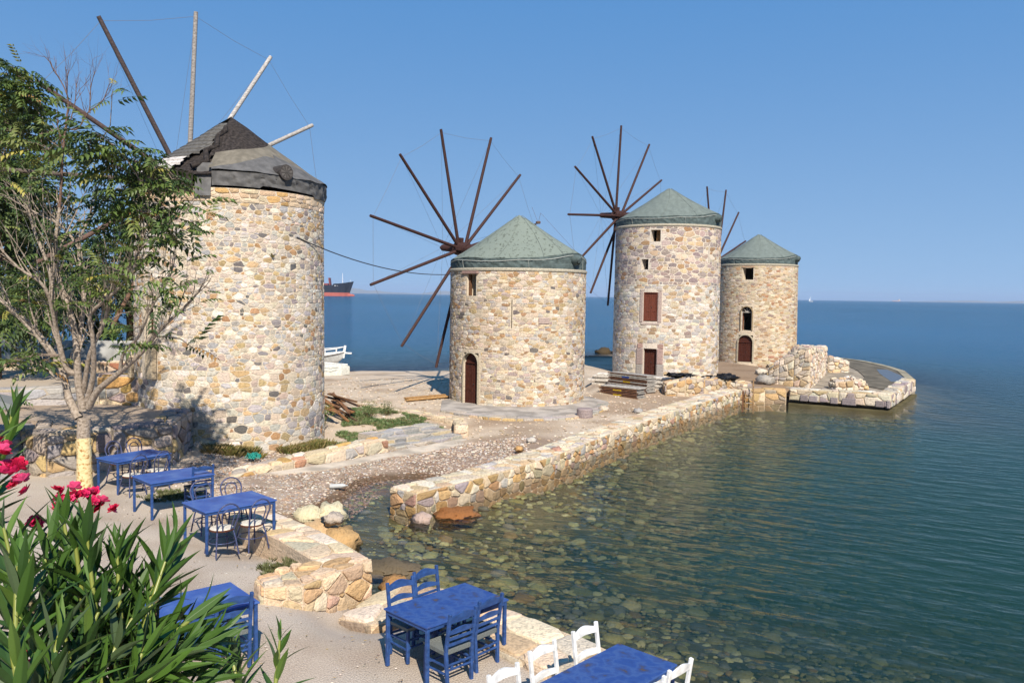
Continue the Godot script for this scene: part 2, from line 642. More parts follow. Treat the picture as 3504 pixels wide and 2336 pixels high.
# ---------------------------------------------------------------- ground and sea
# the shore as one ring of points: x, z, and 1 where the edge to the NEXT point is a wall, 0 where it is a beach
const SHORE := [
	[9.0, -2.0, 1], [1.35, -10.55, 1], [0.05, -12.0, 1], [-1.05, -13.1, 1], [-1.75, -13.25, 1], [-2.1, -13.05, 1], [-3.35, -14.65, 1], [-4.0, -15.8, 0],
	[-4.05, -16.9, 0], [-4.35, -18.2, 0], [-4.15, -19.5, 0], [-4.05, -20.3, 0], [-3.75, -21.7, 0], [-3.2, -22.2, 0], [-2.5, -22.4, 0], [-1.6, -21.6, 1],
	[-2.75, -19.0, 1], [-2.1, -18.45, 1], [-0.65, -20.2, 1], [1.23, -22.9, 1], [3.4, -27.0, 1], [6.4, -32.1, 1], [11.0, -39.4, 1], [13.2, -39.55, 1], [17.1, -37.1, 1],
	[21.5, -44.0, 1], [23.3, -48.4, 1], [24.8, -53.2, 1], [25.4, -57.2, 1], [25.4, -61.0, 1], [24.0, -63.2, 1], [20.0, -67.5, 0], [13.0, -69.0, 0], [7.5, -69.5, 0], [0.5, -63.0, 0],
	[-4.0, -52.9, 0], [-8.2, -52.4, 0], [-10.2, -52.6, 0], [-12.0, -50.0, 0], [-16.0, -50.5, 0], [-30.0, -54.0, 0], [-90.0, -58.0, 0], [-90.0, 30.0, 0], [20.0, 30.0, 1]]
var ring := PackedVector2Array()

func seg_dist(p: Vector2, a: Vector2, b: Vector2) -> float:
	var ab := b - a
	return p.distance_to(a + ab * clampf((p - a).dot(ab) / ab.length_squared(), 0.0, 1.0))

func land_height(x: float, z: float) -> float:
	var h := 0.0
	if z > -13.3:
		h = -0.2 * smoothstep(-2.95, -2.4, x)
	if x > 4.0 and z < -36.0:
		h = 0.22 * smoothstep(37.0, 41.0, -z + (x - 11.0) * -0.3)
	if x > 11.5 and z < -36.0:
		h = -0.25
	h -= 0.3 * smoothstep(-9.5, -6.5, x) * (1.0 - smoothstep(-2.0, 1.0, x)) * smoothstep(-31.0, -27.5, z) * (1.0 - smoothstep(-20.5, -18.5, z))
	h -= 0.2 * (1.0 - smoothstep(0.5, 1.5, Vector2(x + 2.15, z + 12.35).length()))
	if z < -42.0 and x < 8.0:
		h = -0.12 * smoothstep(-42.0, -50.0, z) if x < 0.0 else h
	return h

func terrain(x: float, z: float) -> float:
	var p := Vector2(x, z)
	var inside := Geometry2D.is_point_in_polygon(p, ring)
	var land := land_height(x, z)
	var h := land if inside else -40.0
	var wall := 99.0
	var beach := 99.0
	for i in ring.size():
		var dd := seg_dist(p, ring[i], ring[(i + 1) % ring.size()])
		if inside:
			if SHORE[i][2] == 0:
				beach = minf(beach, dd)
				if dd < 6.0:
					h = minf(h, WL + (0.2 if z > -30.0 else 0.13) * dd)
			else:
				wall = minf(wall, dd)
		else:
			if SHORE[i][2] == 0:
				h = maxf(h, WL - 0.14 * dd)
			else:
				h = maxf(h, WL - 0.38 - 0.15 * dd)
	if inside and wall < 0.42 and beach > wall:
		h = WL - 0.42   # under the walls, whose own masonry holds the ground back
	return maxf(h, -9.0)

func zone(x: float, z: float, h: float, n: FastNoiseLite) -> Color:
	var v := n.get_noise_2d(x * 1.0, z * 1.0)
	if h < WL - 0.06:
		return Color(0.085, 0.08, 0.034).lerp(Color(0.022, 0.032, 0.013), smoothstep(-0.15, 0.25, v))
	var c := Color(0.65, 0.545, 0.425).lerp(Color(0.57, 0.465, 0.355), clampf(v + 0.4, 0, 1))
	if z > -17.2 + (x + 5.0) * 0.5 and z > -20.5:
		c = Color(0.56, 0.49, 0.415).lerp(Color(0.49, 0.425, 0.36), clampf(v + 0.5, 0, 1))
	elif h < -0.08 and z > -26.0:
		c = Color(0.37, 0.29, 0.23).lerp(Color(0.45, 0.37, 0.3), clampf(v + 0.5, 0, 1))
	if z < -22.0 and z > -27.5 and x > -3.0 and x < 2.0:
		c = c.lerp(Color(0.3, 0.215, 0.165), 0.8 * smoothstep(-27.5, -25.5, z))
	# damp brown earth by the stacks and in the yard of the tall mill
	var e := (1.0 - smoothstep(1.5, 4.5, Vector2(x - 5.8, (z + 34.6) * 0.7).length())) + (1.0 - smoothstep(3.0, 6.5, Vector2((x - 13.0) * 0.8, (z + 45.0) * 0.6).length()))
	e += 0.6 * (1.0 - smoothstep(0.8, 2.6, Vector2((x + 0.4) * 0.5, z + 28.4).length()))
	c = c.lerp(Color(0.29, 0.195, 0.125), clampf(e + v * 0.9 - 0.1, 0, 0.62))
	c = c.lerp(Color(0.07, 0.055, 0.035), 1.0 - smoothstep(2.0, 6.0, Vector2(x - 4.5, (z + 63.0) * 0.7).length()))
	if h < WL + 0.16:
		c = c.lerp(Color(0.13, 0.085, 0.05), 1.0 - smoothstep(WL + 0.03, WL + 0.16, h))
	return c

func ground_and_sea() -> void:
	for s in SHORE:
		ring.append(Vector2(s[0], s[1]))
	var n := FastNoiseLite.new()
	n.frequency = 0.35
	n.fractal_octaves = 4
	n.seed = 5
	var rough := FastNoiseLite.new()
	rough.frequency = 0.6
	rough.fractal_octaves = 4
	rough.seed = 8
	var xs := []
	var zs := []
	var x := -90.0
	while x < 62.0:
		xs.append(x)
		x += 0.3 if x > -13.5 and x < 15.0 else (0.7 if x > -20.0 and x < 30.0 else 6.0)
	xs.append_array([70.0, 90.0, 140.0, 260.0, 600.0])
	zs = [-900.0, -400.0, -200.0, -130.0, -100.0, -84.0]
	var z := -76.0
	while z < 20.0:
		zs.append(z)
		z += 0.3 if z > -32.0 and z < -7.0 else (0.7 if z < -7.0 else 4.0)
	var hs := PackedFloat32Array()
	var cs := PackedColorArray()
	for j in zs.size():
		for i in xs.size():
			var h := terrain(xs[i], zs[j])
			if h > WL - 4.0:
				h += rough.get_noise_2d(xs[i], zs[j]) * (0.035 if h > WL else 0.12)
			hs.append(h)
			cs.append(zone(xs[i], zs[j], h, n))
	var vv := PackedVector3Array()
	var nn := PackedVector3Array()
	var uu := PackedVector2Array()
	var ii := PackedInt32Array()
	var w := xs.size()
	for j in zs.size():
		for i in w:
			vv.append(Vector3(xs[i], hs[j * w + i], zs[j]))
			var i0 := maxi(i - 1, 0); var i1 := mini(i + 1, w - 1)
			var j0 := maxi(j - 1, 0); var j1 := mini(j + 1, zs.size() - 1)
			nn.append(Vector3(-(hs[j * w + i1] - hs[j * w + i0]) / (xs[i1] - xs[i0]), 1.0, -(hs[j1 * w + i] - hs[j0 * w + i]) / (zs[j1] - zs[j0])).normalized())
			uu.append(Vector2(xs[i], zs[j]) * 0.07)
			if i + 1 < w and j + 1 < zs.size():
				var a := j * w + i
				ii.append_array(PackedInt32Array([a, a + 1, a + w + 1, a, a + w + 1, a + w]))
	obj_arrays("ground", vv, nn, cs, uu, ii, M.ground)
	# water sheet, with ripple coordinates turned along the wave crests
	var crest := Vector2(0.884, 0.467)
	var across := Vector2(-crest.y, crest.x)
	vv = PackedVector3Array(); nn = PackedVector3Array(); cs = PackedColorArray(); uu = PackedVector2Array(); ii = PackedInt32Array()
	var sheets := [["water", M.water, [-90.0, -45.0, -20.0, -8.0, 0.0, 8.0, 16.0, 24.0, 34.0, 46.0, 60.0], [-76.0, -60.0, -50.0, -40.0, -32.0, -25.0, -18.0, -12.0, -6.0, 4.0]],
		["sea", M.water, [-9000.0, -2500.0, -800.0, -300.0, -90.0, 60.0, 300.0, 800.0, 2500.0, 9000.0], [-14000.0, -6000.0, -2500.0, -1000.0, -400.0, -200.0, -120.0, -76.0, 4.0, 40.0, 120.0]]]
	for sh in sheets:
		vv = PackedVector3Array(); nn = PackedVector3Array(); cs = PackedColorArray(); uu = PackedVector2Array(); ii = PackedInt32Array()
		var g: Array = sh[2]
		var gz: Array = sh[3]
		for j in gz.size():
			for i in g.size():
				vv.append(Vector3(g[i], WL, gz[j]))
				nn.append(Vector3.UP)
				cs.append(Color.WHITE)
				var p := Vector2(g[i], gz[j])
				uu.append(Vector2(p.dot(crest) / 21.0, p.dot(across) / 8.0))
				if i + 1 < g.size() and j + 1 < gz.size():
					if sh[0] == "sea" and g[i] == -90.0 and gz[j] == -76.0:
						continue   # the near water lies here
					var a := j * g.size() + i
					ii.append_array(PackedInt32Array([a, a + 1, a + g.size() + 1, a, a + g.size() + 1, a + g.size()]))
		obj_arrays(sh[0], vv, nn, cs, uu, ii, sh[1])
	# the cloudy body of the water: denser the deeper the bottom lies
	vv = PackedVector3Array(); nn = PackedVector3Array(); cs = PackedColorArray(); uu = PackedVector2Array(); ii = PackedInt32Array()
	var cur := FastNoiseLite.new()
	cur.frequency = 0.006
	cur.fractal_octaves = 3
	cur.seed = 4
	xs = [-9000.0]
	for k in 30:
		xs.append(-3000.0 + 100.0 * k)
	x = -90.0
	while x <= 60.0:
		xs.append(x)
		x += 1.0 if x > -8.0 and x < 34.0 else 6.0
	for k in 30:
		xs.append(100.0 + 100.0 * k)
	xs.append(9000.0)
	zs = [-14000.0, -5000.0, -3000.0, -2000.0, -1400.0, -1000.0, -750.0, -550.0, -420.0, -320.0, -250.0, -200.0, -160.0, -130.0, -105.0]
	z = -84.0
	while z <= 4.0:
		zs.append(z)
		z += 1.0
	zs.append_array([12.0, 40.0, 200.0])
	for j in zs.size():
		for i in xs.size():
			var px: float = xs[i]
			var pz: float = zs[j]
			var depth := 9.0
			if absf(px) < 70.0 and pz > -100.0 and pz < 20.0:
				depth = WL - terrain(px, pz)
			vv.append(Vector3(px, WL - 0.07, pz))
			nn.append(Vector3.UP)
			var al := 1.0 - exp(-maxf(depth - 0.45, 0.0) * 1.5)
			var deep := smoothstep(1.2, 4.5, depth)
			var off := smoothstep(22.0, 110.0, Vector2(px, pz).length())
			var col := Color(0.012, 0.042, 0.026).lerp(Color(0.0035, 0.03, 0.034), deep).lerp(Color(0.004, 0.068, 0.145), off) * (1.0 + 0.35 * cur.get_noise_2d(px, pz))
			cs.append(Color(col.r, col.g, col.b, al))
			if i + 1 < xs.size() and j + 1 < zs.size():
				var a := j * xs.size() + i
				ii.append_array(PackedInt32Array([a, a + 1, a + xs.size() + 1, a, a + xs.size() + 1, a + xs.size()]))
	obj_arrays("sea_depths", vv, nn, cs, uu, ii, M.depths)
	cobbles()

func obj_arrays(called: String, vv: PackedVector3Array, nn: PackedVector3Array, cs: PackedColorArray, uu: PackedVector2Array, ii: PackedInt32Array, m: Material) -> void:
	var a := []
	a.resize(Mesh.ARRAY_MAX)
	a[Mesh.ARRAY_VERTEX] = vv
	a[Mesh.ARRAY_NORMAL] = nn
	a[Mesh.ARRAY_COLOR] = cs
	if uu.size() == vv.size():
		a[Mesh.ARRAY_TEX_UV] = uu
	a[Mesh.ARRAY_INDEX] = ii
	var me := ArrayMesh.new()
	me.add_surface_from_arrays(Mesh.PRIMITIVE_TRIANGLES, a)
	kind(obj(called, me, m), "structure")

# a rounded stone, lumpy and a little flattened; radius about 1
func rock_mesh(sd: int, flat := 0.6, rough := 0.25, detail := 1) -> ArrayMesh:
	var f := FastNoiseLite.new()
	f.seed = sd
	f.frequency = 0.9
	var t := (1.0 + sqrt(5.0)) / 2.0
	var p := [Vector3(-1, t, 0), Vector3(1, t, 0), Vector3(-1, -t, 0), Vector3(1, -t, 0), Vector3(0, -1, t), Vector3(0, 1, t), Vector3(0, -1, -t), Vector3(0, 1, -t), Vector3(t, 0, -1), Vector3(t, 0, 1), Vector3(-t, 0, -1), Vector3(-t, 0, 1)]
	var faces := [[0, 11, 5], [0, 5, 1], [0, 1, 7], [0, 7, 10], [0, 10, 11], [1, 5, 9], [5, 11, 4], [11, 10, 2], [10, 7, 6], [7, 1, 8], [3, 9, 4], [3, 4, 2], [3, 2, 6], [3, 6, 8], [3, 8, 9], [4, 9, 5], [2, 4, 11], [6, 2, 10], [8, 6, 7], [9, 8, 1]]
	var tris := []
	for fc in faces:
		tris.append([p[fc[0]].normalized(), p[fc[1]].normalized(), p[fc[2]].normalized()])
	for k in detail:
		var nt := []
		for q in tris:
			var ab: Vector3 = ((q[0] + q[1]) * 0.5).normalized(); var bc: Vector3 = ((q[1] + q[2]) * 0.5).normalized(); var ca: Vector3 = ((q[2] + q[0]) * 0.5).normalized()
			nt.append_array([[q[0], ab, ca], [ab, q[1], bc], [ca, bc, q[2]], [ab, bc, ca]])
		tris = nt
	var b := MB.new()
	for q in tris:
		var w := []
		for d in q:
			var r: float = 1.0 + f.get_noise_3dv(d * 1.3 + Vector3(sd, 0, 0)) * rough * 2.0
			w.append(Vector3(d.x * r, d.y * r * flat, d.z * r * 0.85))
		b.stri(w[0], w[1], w[2], (q[0] * Vector3(1, 1.0 / flat, 1.1)).normalized(), (q[1] * Vector3(1, 1.0 / flat, 1.1)).normalized(), (q[2] * Vector3(1, 1.0 / flat, 1.1)).normalized())
	return b.mesh()

func cobbles() -> void:
	var pal := [[0.15, 0.15, 0.06, 3.0], [0.1, 0.105, 0.045, 3.0], [0.23, 0.23, 0.11, 1.2], [0.12, 0.085, 0.03, 0.5], [0.05, 0.055, 0.03, 2.5], [0.08, 0.085, 0.065, 1.0]]
	var xf := []
	var cs := PackedColorArray()
	var xf2 := []
	var cs2 := PackedColorArray()
	for i in 34000:
		var u := rng.randf()
		var z := -5.0 - 33.0 * pow(u, 1.7)
		var x := rng.randf_range(-4.5, 7.0 + (-z) * 0.3)
		var h := terrain(x, z)
		if h > WL - 0.03 or h < WL - 1.9:
			continue
		var s := 0.03 + 0.075 * pow(rng.randf(), 1.8) + (0.1 if rng.randf() < 0.03 else 0.0)
		if h > WL - 0.2:
			s *= 0.6
		var t := Transform3D(Basis.from_euler(Vector3(rng.randf_range(-0.3, 0.3), rng.randf() * TAU, rng.randf_range(-0.3, 0.3))).scaled(Vector3(s * rng.randf_range(1.0, 1.5), s, s)), Vector3(x, minf(h + s * 0.15, WL - s * 0.75), z))
		if i % 2 == 0:
			xf.append(t); cs.append(pick(pal))
		else:
			xf2.append(t); cs2.append(pick(pal))
	many("seabed_stones", rock_mesh(3), M.cobble, xf, cs)
	many("seabed_stones", rock_mesh(11, 0.5, 0.35), M.cobble, xf2, cs2)
	# pebbles of the beach
	var pal2 := [[0.42, 0.34, 0.275, 3.0], [0.54, 0.48, 0.41, 1.6], [0.28, 0.2, 0.155, 2.0], [0.42, 0.3, 0.21, 1.0], [0.34, 0.32, 0.31, 1.5], [0.66, 0.62, 0.56, 0.5]]
	xf = []; cs = PackedColorArray()
	for i in 40000:
		var z := rng.randf_range(-26.5, -14.5)
		var x := rng.randf_range(-8.5, 0.5)
		var h := terrain(x, z)
		if z > -17.6 + (x + 5.0) * -1.0 - 1.6 and x < -4.4 and z > -18.0:
			continue
		if h < WL - 0.1 or (h > -0.02 and z > -19.0 and x < -5.6) or x - 0.4 < -9.0:
			continue
		var s := 0.012 + 0.028 * pow(rng.randf(), 2.5)
		xf.append(Transform3D(Basis.from_euler(Vector3(rng.randf_range(-0.5, 0.5), rng.randf() * TAU, 0)).scaled(Vector3(s * 1.3, s, s)), Vector3(x, h + s * 0.2, z)))
		cs.append(pick(pal2) if h > WL + 0.06 else pick(pal2) * Color(0.5, 0.42, 0.36))
	for i in 9000:
		var z := rng.randf_range(-44.0, -24.0)
		var x := rng.randf_range(-9.0, 8.0)
		var h := terrain(x, z)
		if h < WL + 0.1 or Vector2(x - 0.23, z + 35.8).length() < 3.1 or Vector2(x + 9.0, z + 26.7).length() < 3.0:
			continue
		var s := 0.012 + 0.05 * pow(rng.randf(), 4.0)
		xf.append(Transform3D(Basis.from_euler(Vector3(rng.randf_range(-0.4, 0.4), rng.randf() * TAU, 0)).scaled(Vector3(s * 1.4, s * 0.8, s)), Vector3(x, h + s * 0.2, z)))
		cs.append(pick([[0.58, 0.5, 0.41, 3.0], [0.36, 0.28, 0.2, 1.5], [0.5, 0.4, 0.29, 2.0], [0.66, 0.61, 0.53, 0.8]]))
	for i in 5000:
		var z := rng.randf_range(-19.0, -7.5)
		var x := rng.randf_range(-9.5, 2.0)
		if not Geometry2D.is_point_in_polygon(Vector2(x, z), ring):
			continue
		var s := 0.005 + 0.012 * pow(rng.randf(), 3.0)
		xf.append(Transform3D(Basis.from_euler(Vector3(0, rng.randf() * TAU, 0)).scaled(Vector3(s * 1.4, s, s)), Vector3(x, terrain(x, z) + s * 0.3, z)))
		cs.append(pick([[0.5, 0.44, 0.38, 3.0], [0.26, 0.22, 0.18, 1.5], [0.6, 0.56, 0.5, 1.0]]))
	many("beach_pebbles", rock_mesh(17, 0.6, 0.3, 0), M.cobble, xf, cs)

# ---------------------------------------------------------------- windmills
func mill_point(c: Dictionary, deg: float, y: float, r: float) -> Vector3:
	var a := deg_to_rad(deg)
	return Vector3(sin(a) * r, y, cos(a) * r)

func mill_radius(c: Dictionary, y: float) -> float:
	return lerpf(c.r0, c.r1, clampf(y / c.top, 0.0, 1.0))

# frame of an opening: x to the right along the wall, y up, z outwards, origin on the wall face
func mill_frame(c: Dictionary, deg: float, y: float, r: float) -> Transform3D:
	var a := deg_to_rad(deg)
	return Transform3D(Basis(Vector3(cos(a), 0, -sin(a)), Vector3.UP, Vector3(sin(a), 0, cos(a))), Vector3(sin(a) * r, y, cos(a) * r))

func make_mill(c: Dictionary) -> Node3D:
	var t := thing("windmill", c.label, "windmill", Vector3(c.x, 0, c.z), 0.0, "old stone windmills on the spit")
	# tower shell with real openings
	var angs := []
	for k in 73:
		angs.append(c.face - 180.0 + 5.0 * k)
	var ys := [-0.5, 0.0, c.top * 0.25, c.top * 0.5, c.top * 0.75, c.top]
	for o in c.openings:
		angs.append_array([o[0], o[1]])
		ys.append_array([o[2], o[3]])
	angs.sort()
	ys.sort()
	var b := MB.new()
	b.col = c.mortar
	for i in angs.size() - 1:
		if angs[i + 1] - angs[i] < 0.001:
			continue
		for j in ys.size() - 1:
			if ys[j + 1] - ys[j] < 0.001:
				continue
			var am: float = (angs[i] + angs[i + 1]) * 0.5
			var ym: float = (ys[j] + ys[j + 1]) * 0.5
			var open := false
			for o in c.openings:
				if am > o[0] and am < o[1] and ym > o[2] and ym < o[3]:
					open = true
			if open:
				continue
			var ra := mill_radius(c, ys[j])
			var rb := mill_radius(c, ys[j + 1])
			var n0 := mill_point(c, angs[i], 0, 1.0)
			var n1 := mill_point(c, angs[i + 1], 0, 1.0)
			b.squad(mill_point(c, angs[i], ys[j], ra), mill_point(c, angs[i + 1], ys[j], ra), mill_point(c, angs[i + 1], ys[j + 1], rb), mill_point(c, angs[i], ys[j + 1], rb), n0, n1, n1, n0)
	for o in c.openings:
		var r1 := mill_radius(c, (o[2] + o[3]) * 0.5)
		var r0 := r1 - 0.55
		var p := [mill_point(c, o[0], o[2], r1), mill_point(c, o[1], o[2], r1), mill_point(c, o[1], o[3], r1), mill_point(c, o[0], o[3], r1)]
		var q := [mill_point(c, o[0], o[2], r0), mill_point(c, o[1], o[2], r0), mill_point(c, o[1], o[3], r0), mill_point(c, o[0], o[3], r0)]
		var mid := mill_point(c, (o[0] + o[1]) * 0.5, (o[2] + o[3]) * 0.5, r1 - 0.2)
		for k in 4:
			var k2 := (k + 1) % 4
			b.oquad(p[k], p[k2], q[k2], q[k], mid - (p[k] + p[k2]) * 0.5)
	obj("tower_wall", b, M.stone, t)
	# stones of the shell, as far round as they could be seen
	var bag := []
	var R: float = c.r0
	var span := deg_to_rad(212.0)
	var a0 := deg_to_rad(c.face) - span * 0.5
	var rects := []
	for o in c.clear:
		var u0 := (deg_to_rad(o[0]) - a0) * R
		var u1 := (deg_to_rad(o[1]) - a0) * R
		rects.append(Rect2(u0, o[2] + 0.3, u1 - u0, o[3] - o[2]))
	var bands: Array = c.bands
	for bd in bands:
		var y0: float = bd[0]
		var f := func(u: float, v: float, d: float) -> Vector3:
			var a := a0 + u / R
			var y := v + y0
			var rr := mill_radius(c, y) + d
			return Vector3(sin(a) * rr, y, cos(a) * rr)
		var rs := []
		for r in rects:
			rs.append(Rect2(r.position.x, r.position.y - y0 - 0.3, r.size.x, r.size.y))
		lay(bag, span * R, bd[1] - y0, bd[2], bd[3], f, bd[4], bd[5], bd[6], rs, false, 0.12)
	set_stones(bag, t, 300)
	return t

# conical cover: `eave` gives the height of its edge at an angle
func cone_cover(c: Dictionary, apex: float, re: float, eave: Callable, a_from: float, a_to: float, lift: float, s_from = 0.0, s_to = 1.0, sag := 0.05) -> MB:
	var b := MB.new()
	var f := FastNoiseLite.new()
	f.frequency = 1.1
	f.seed = int(c.x * 10) + 7
	var na := maxi(4, int((a_to - a_from) / 4.0))
	var ns := 12
	var pt := func(i: int, j: int) -> Vector3:
		var a: float = a_from + (a_to - a_from) * i / na
		var s0: float = s_from.call(a) if s_from is Callable else s_from
		var s1: float = s_to.call(a) if s_to is Callable else s_to
		var s: float = s0 + (s1 - s0) * j / ns
		var ev: float = eave.call(a)
		var p := mill_point(c, a, 0, re * s)
		p.y = apex + (ev - apex) * s - sin(s * PI) * sag + f.get_noise_3d(p.x, apex * 3.0, p.z) * 0.05 * s + lift
		p.y -= maxf(0.0, 0.16 - s) * 0.35
		return p
	for i in na:
		for j in ns:
			var q := [pt.call(i, j), pt.call(i + 1, j), pt.call(i + 1, j + 1), pt.call(i, j + 1)]
			var nn := []
			for k in 4:
				var ii: int = i + (1 if k == 1 or k == 2 else 0)
				var jj: int = j + (1 if k >= 2 else 0)
				var du: Vector3 = pt.call(ii + 1, maxi(jj, 1)) - pt.call(ii - 1, maxi(jj, 1))
				var dv: Vector3 = pt.call(ii, mini(jj + 1, ns)) - pt.call(ii, maxi(jj - 1, 0))
				var g := du.cross(dv).normalized()
				nn.append(g if g.y > 0.0 else -g)
			b.squad(q[0], q[1], q[2], q[3], nn[0], nn[1], nn[2], nn[3])
	return b

# hanging cloth below the eave
func skirt(c: Dictionary, eave: Callable, low: Callable, re: float, rl: float, a_from: float, a_to: float, sd: int, amp := 0.03) -> MB:
	var b := MB.new()
	var f := FastNoiseLite.new()
	f.frequency = 2.2
	f.seed = sd
	var na := int((a_to - a_from) / 2.0)
	var nv := 6
	var pt := func(i: int, j: int) -> Vector3:
		var a: float = a_from + (a_to - a_from) * i / na
		var v := float(j) / nv
		var r := lerpf(re, rl, v) + f.get_noise_2d(a * 0.09, v * 0.8) * amp * 2.0 * (0.3 + sin(v * PI))
		return mill_point(c, a, lerpf(eave.call(a), low.call(a), v), r)
	for i in na:
		for j in nv:
			var q := [pt.call(i, j), pt.call(i + 1, j), pt.call(i + 1, j + 1), pt.call(i, j + 1)]
			var nn := []
			for k in 4:
				var ii: int = i + (1 if k == 1 or k == 2 else 0)
				var jj: int = j + (1 if k >= 2 else 0)
				var du: Vector3 = pt.call(ii + 1, jj) - pt.call(ii - 1, jj)
				var dv: Vector3 = pt.call(ii, mini(jj + 1, nv)) - pt.call(ii, maxi(jj - 1, 0))
				var g := du.cross(dv).normalized()
				var o: Vector3 = pt.call(ii, jj)
				nn.append(g if g.dot(Vector3(o.x, 0, o.z)) > 0.0 else -g)
			b.squad(q[0], q[1], q[2], q[3], nn[0], nn[1], nn[2], nn[3])
	return b

func ang_diff(a: float, b: float) -> float:
	return absf(fposmod(a - b + 180.0, 360.0) - 180.0)

# tarpaulin cap with skirt, rope, plaster rim and the covered tail of the shaft
func tarp_cap(t: Node3D, c: Dictionary) -> void:
	var ev := func(a: float) -> float:
		return c.eave + 0.3 * exp(-pow(ang_diff(a, 52.0) / 24.0, 2.0)) + 0.02 * sin(deg_to_rad(a * 5.0))
	var low := func(a: float) -> float:
		return c.top + 0.03
	obj("roof_cover", cone_cover(c, c.apex, c.re, ev, -180.0, 180.0, 0.0), M.tarp_spotted if c.spotted else M.tarp, t)
	obj("roof_skirt", skirt(c, ev, low, c.re, c.r1 - 0.03, -180.0, 180.0, int(c.z)), M.skirt, t)
	var pts := PackedVector3Array()
	var rad := PackedFloat32Array()
	for k in 91:
		var a := -180.0 + 4.0 * k
		pts.append(mill_point(c, a, ev.call(a) - 0.07 - 0.05 * absf(sin(deg_to_rad(a * 3.0))), c.re + 0.015))
		rad.append(0.011)
	var b := MB.new()
	b.tube(pts, rad, 5, false)
	for k in 6:
		var a := -170.0 + 59.0 * k
		b.rod(mill_point(c, a, ev.call(a) - 0.09, c.re + 0.02), mill_point(c, a + 1.0, c.top + 0.06, c.r1 + 0.0), 0.005, 0.005, 5)
	obj("rope", b, M.rope, t)
	b = MB.new()
	for a in [-62.0, -18.0, 20.0, 38.0, 64.0]:
		pts = PackedVector3Array()
		rad = PackedFloat32Array()
		for k in 13:
			var s := 0.05 + 0.95 * k / 12.0
			var aa: float = a + 14.0 * (1.0 - s)
			var p := mill_point(c, aa, 0, c.re * s)
			p.y = c.apex + (ev.call(aa) - c.apex) * s - sin(s * PI) * 0.05 + 0.012
			pts.append(p)
			rad.append(0.007)
		b.tube(pts, rad, 5, false)
	obj("roof_seam", b, M.tarp, t)
	b = MB.new()
	b.col = Color(0.74, 0.71, 0.64)
	b.lathe(PackedVector2Array([Vector2(c.r1 - 0.02, c.top - 0.1), Vector2(c.r1 + 0.05, c.top - 0.06), Vector2(c.r1 + 0.055, c.top + 0.0), Vector2(c.r1 + 0.02, c.top + 0.05), Vector2(c.r1 - 0.2, c.top + 0.06)]), Vector3.ZERO, 72)
	obj("plaster_rim", b, M.plaster, t)
	# knotted end of the shaft under the cloth
	var y: float = c.eave + 0.02
	var p0 := mill_point(c, 52.0, y, c.re - 0.3)
	var p1 := mill_point(c, 52.0, y - 0.03, c.re + 0.2)
	b = MB.new()
	b.tube(PackedVector3Array([p0, p0.lerp(p1, 0.5), p1, p1 + Vector3(0, -0.02, 0) + (p1 - p0) * 0.1]), PackedFloat32Array([0.24, 0.23, 0.2, 0.12]), 12)
	obj("shaft_tail", b, M.skirt, t)

# sail wheel: bare poles round a hub on a tilted shaft; spokes are (degrees, length)
func wheel(t: Node3D, c: Dictionary, spokes: Array, hub: Vector3, az: float, tilt: float, colours: Array, sail_r := 0.075) -> void:
	var a := deg_to_rad(az)
	var ti := deg_to_rad(tilt)
	var n := Vector3(sin(a) * cos(ti), sin(ti), -cos(a) * cos(ti))
	var u := n.cross(Vector3.UP).normalized()
	var v := u.cross(n)
	var o := hub - t.position
	var b := MB.new()
	b.tube(PackedVector3Array([o - n * 5.9, o - n * 0.5, o + n * 0.1, o + n * 1.2, o + n * 1.35]), PackedFloat32Array([0.17, 0.2, 0.2, 0.15, 0.05]), 12)
	obj("shaft", b, M.spoke, t)
	b = MB.new()
	b.tube(PackedVector3Array([o - n * 0.45, o - n * 0.4, o + n * 0.3, o + n * 0.36]), PackedFloat32Array([0.26, 0.3, 0.3, 0.22]), 12)
	b.bar(o + u * 0.5 - n * 0.2, o - u * 0.5 - n * 0.2, 0.16, 0.18, n)
	b.bar(o + v * 0.5 + n * 0.05, o - v * 0.5 + n * 0.05, 0.16, 0.18, n)
	obj("hub", b, M.spoke, t)
	var tips := []
	for k in spokes.size():
		var th := deg_to_rad(spokes[k][0])
		var d := v * cos(th) + u * sin(th)
		var L: float = spokes[k][1]
		var off := n * (-0.2 + 0.07 * (k % 6))
		var s := MB.new()
		s.col = colours[k % colours.size()] if colours.size() > 0 else Color.WHITE
		var p0 := o + off - d * 0.25
		var p1 := o + off + d * L
		s.tube(PackedVector3Array([p0, o + off + d * 0.4, p1.lerp(p0, 0.02), p1]), PackedFloat32Array([sail_r, sail_r * 1.05, sail_r * 0.86, sail_r * 0.8]), 7)
		obj("spoke", s, M.spoke if colours.size() == 0 else M.wood, t)
		tips.append(o + off + d * (L - 0.15))
	b = MB.new()
	for k in tips.size():
		var p: Vector3 = tips[k]
		var q: Vector3 = tips[(k + 1) % tips.size()]
		if p.distance_to(q) < 4.5:
			b.tube(PackedVector3Array([p, (p + q) * 0.5 + Vector3(0, -0.06, 0), q]), PackedFloat32Array([0.006, 0.006, 0.006]), 4, false)
		b.rod(p, o + n * 1.2, 0.005, 0.005, 4)
	obj("rigging_wire", b, M.wire, t)

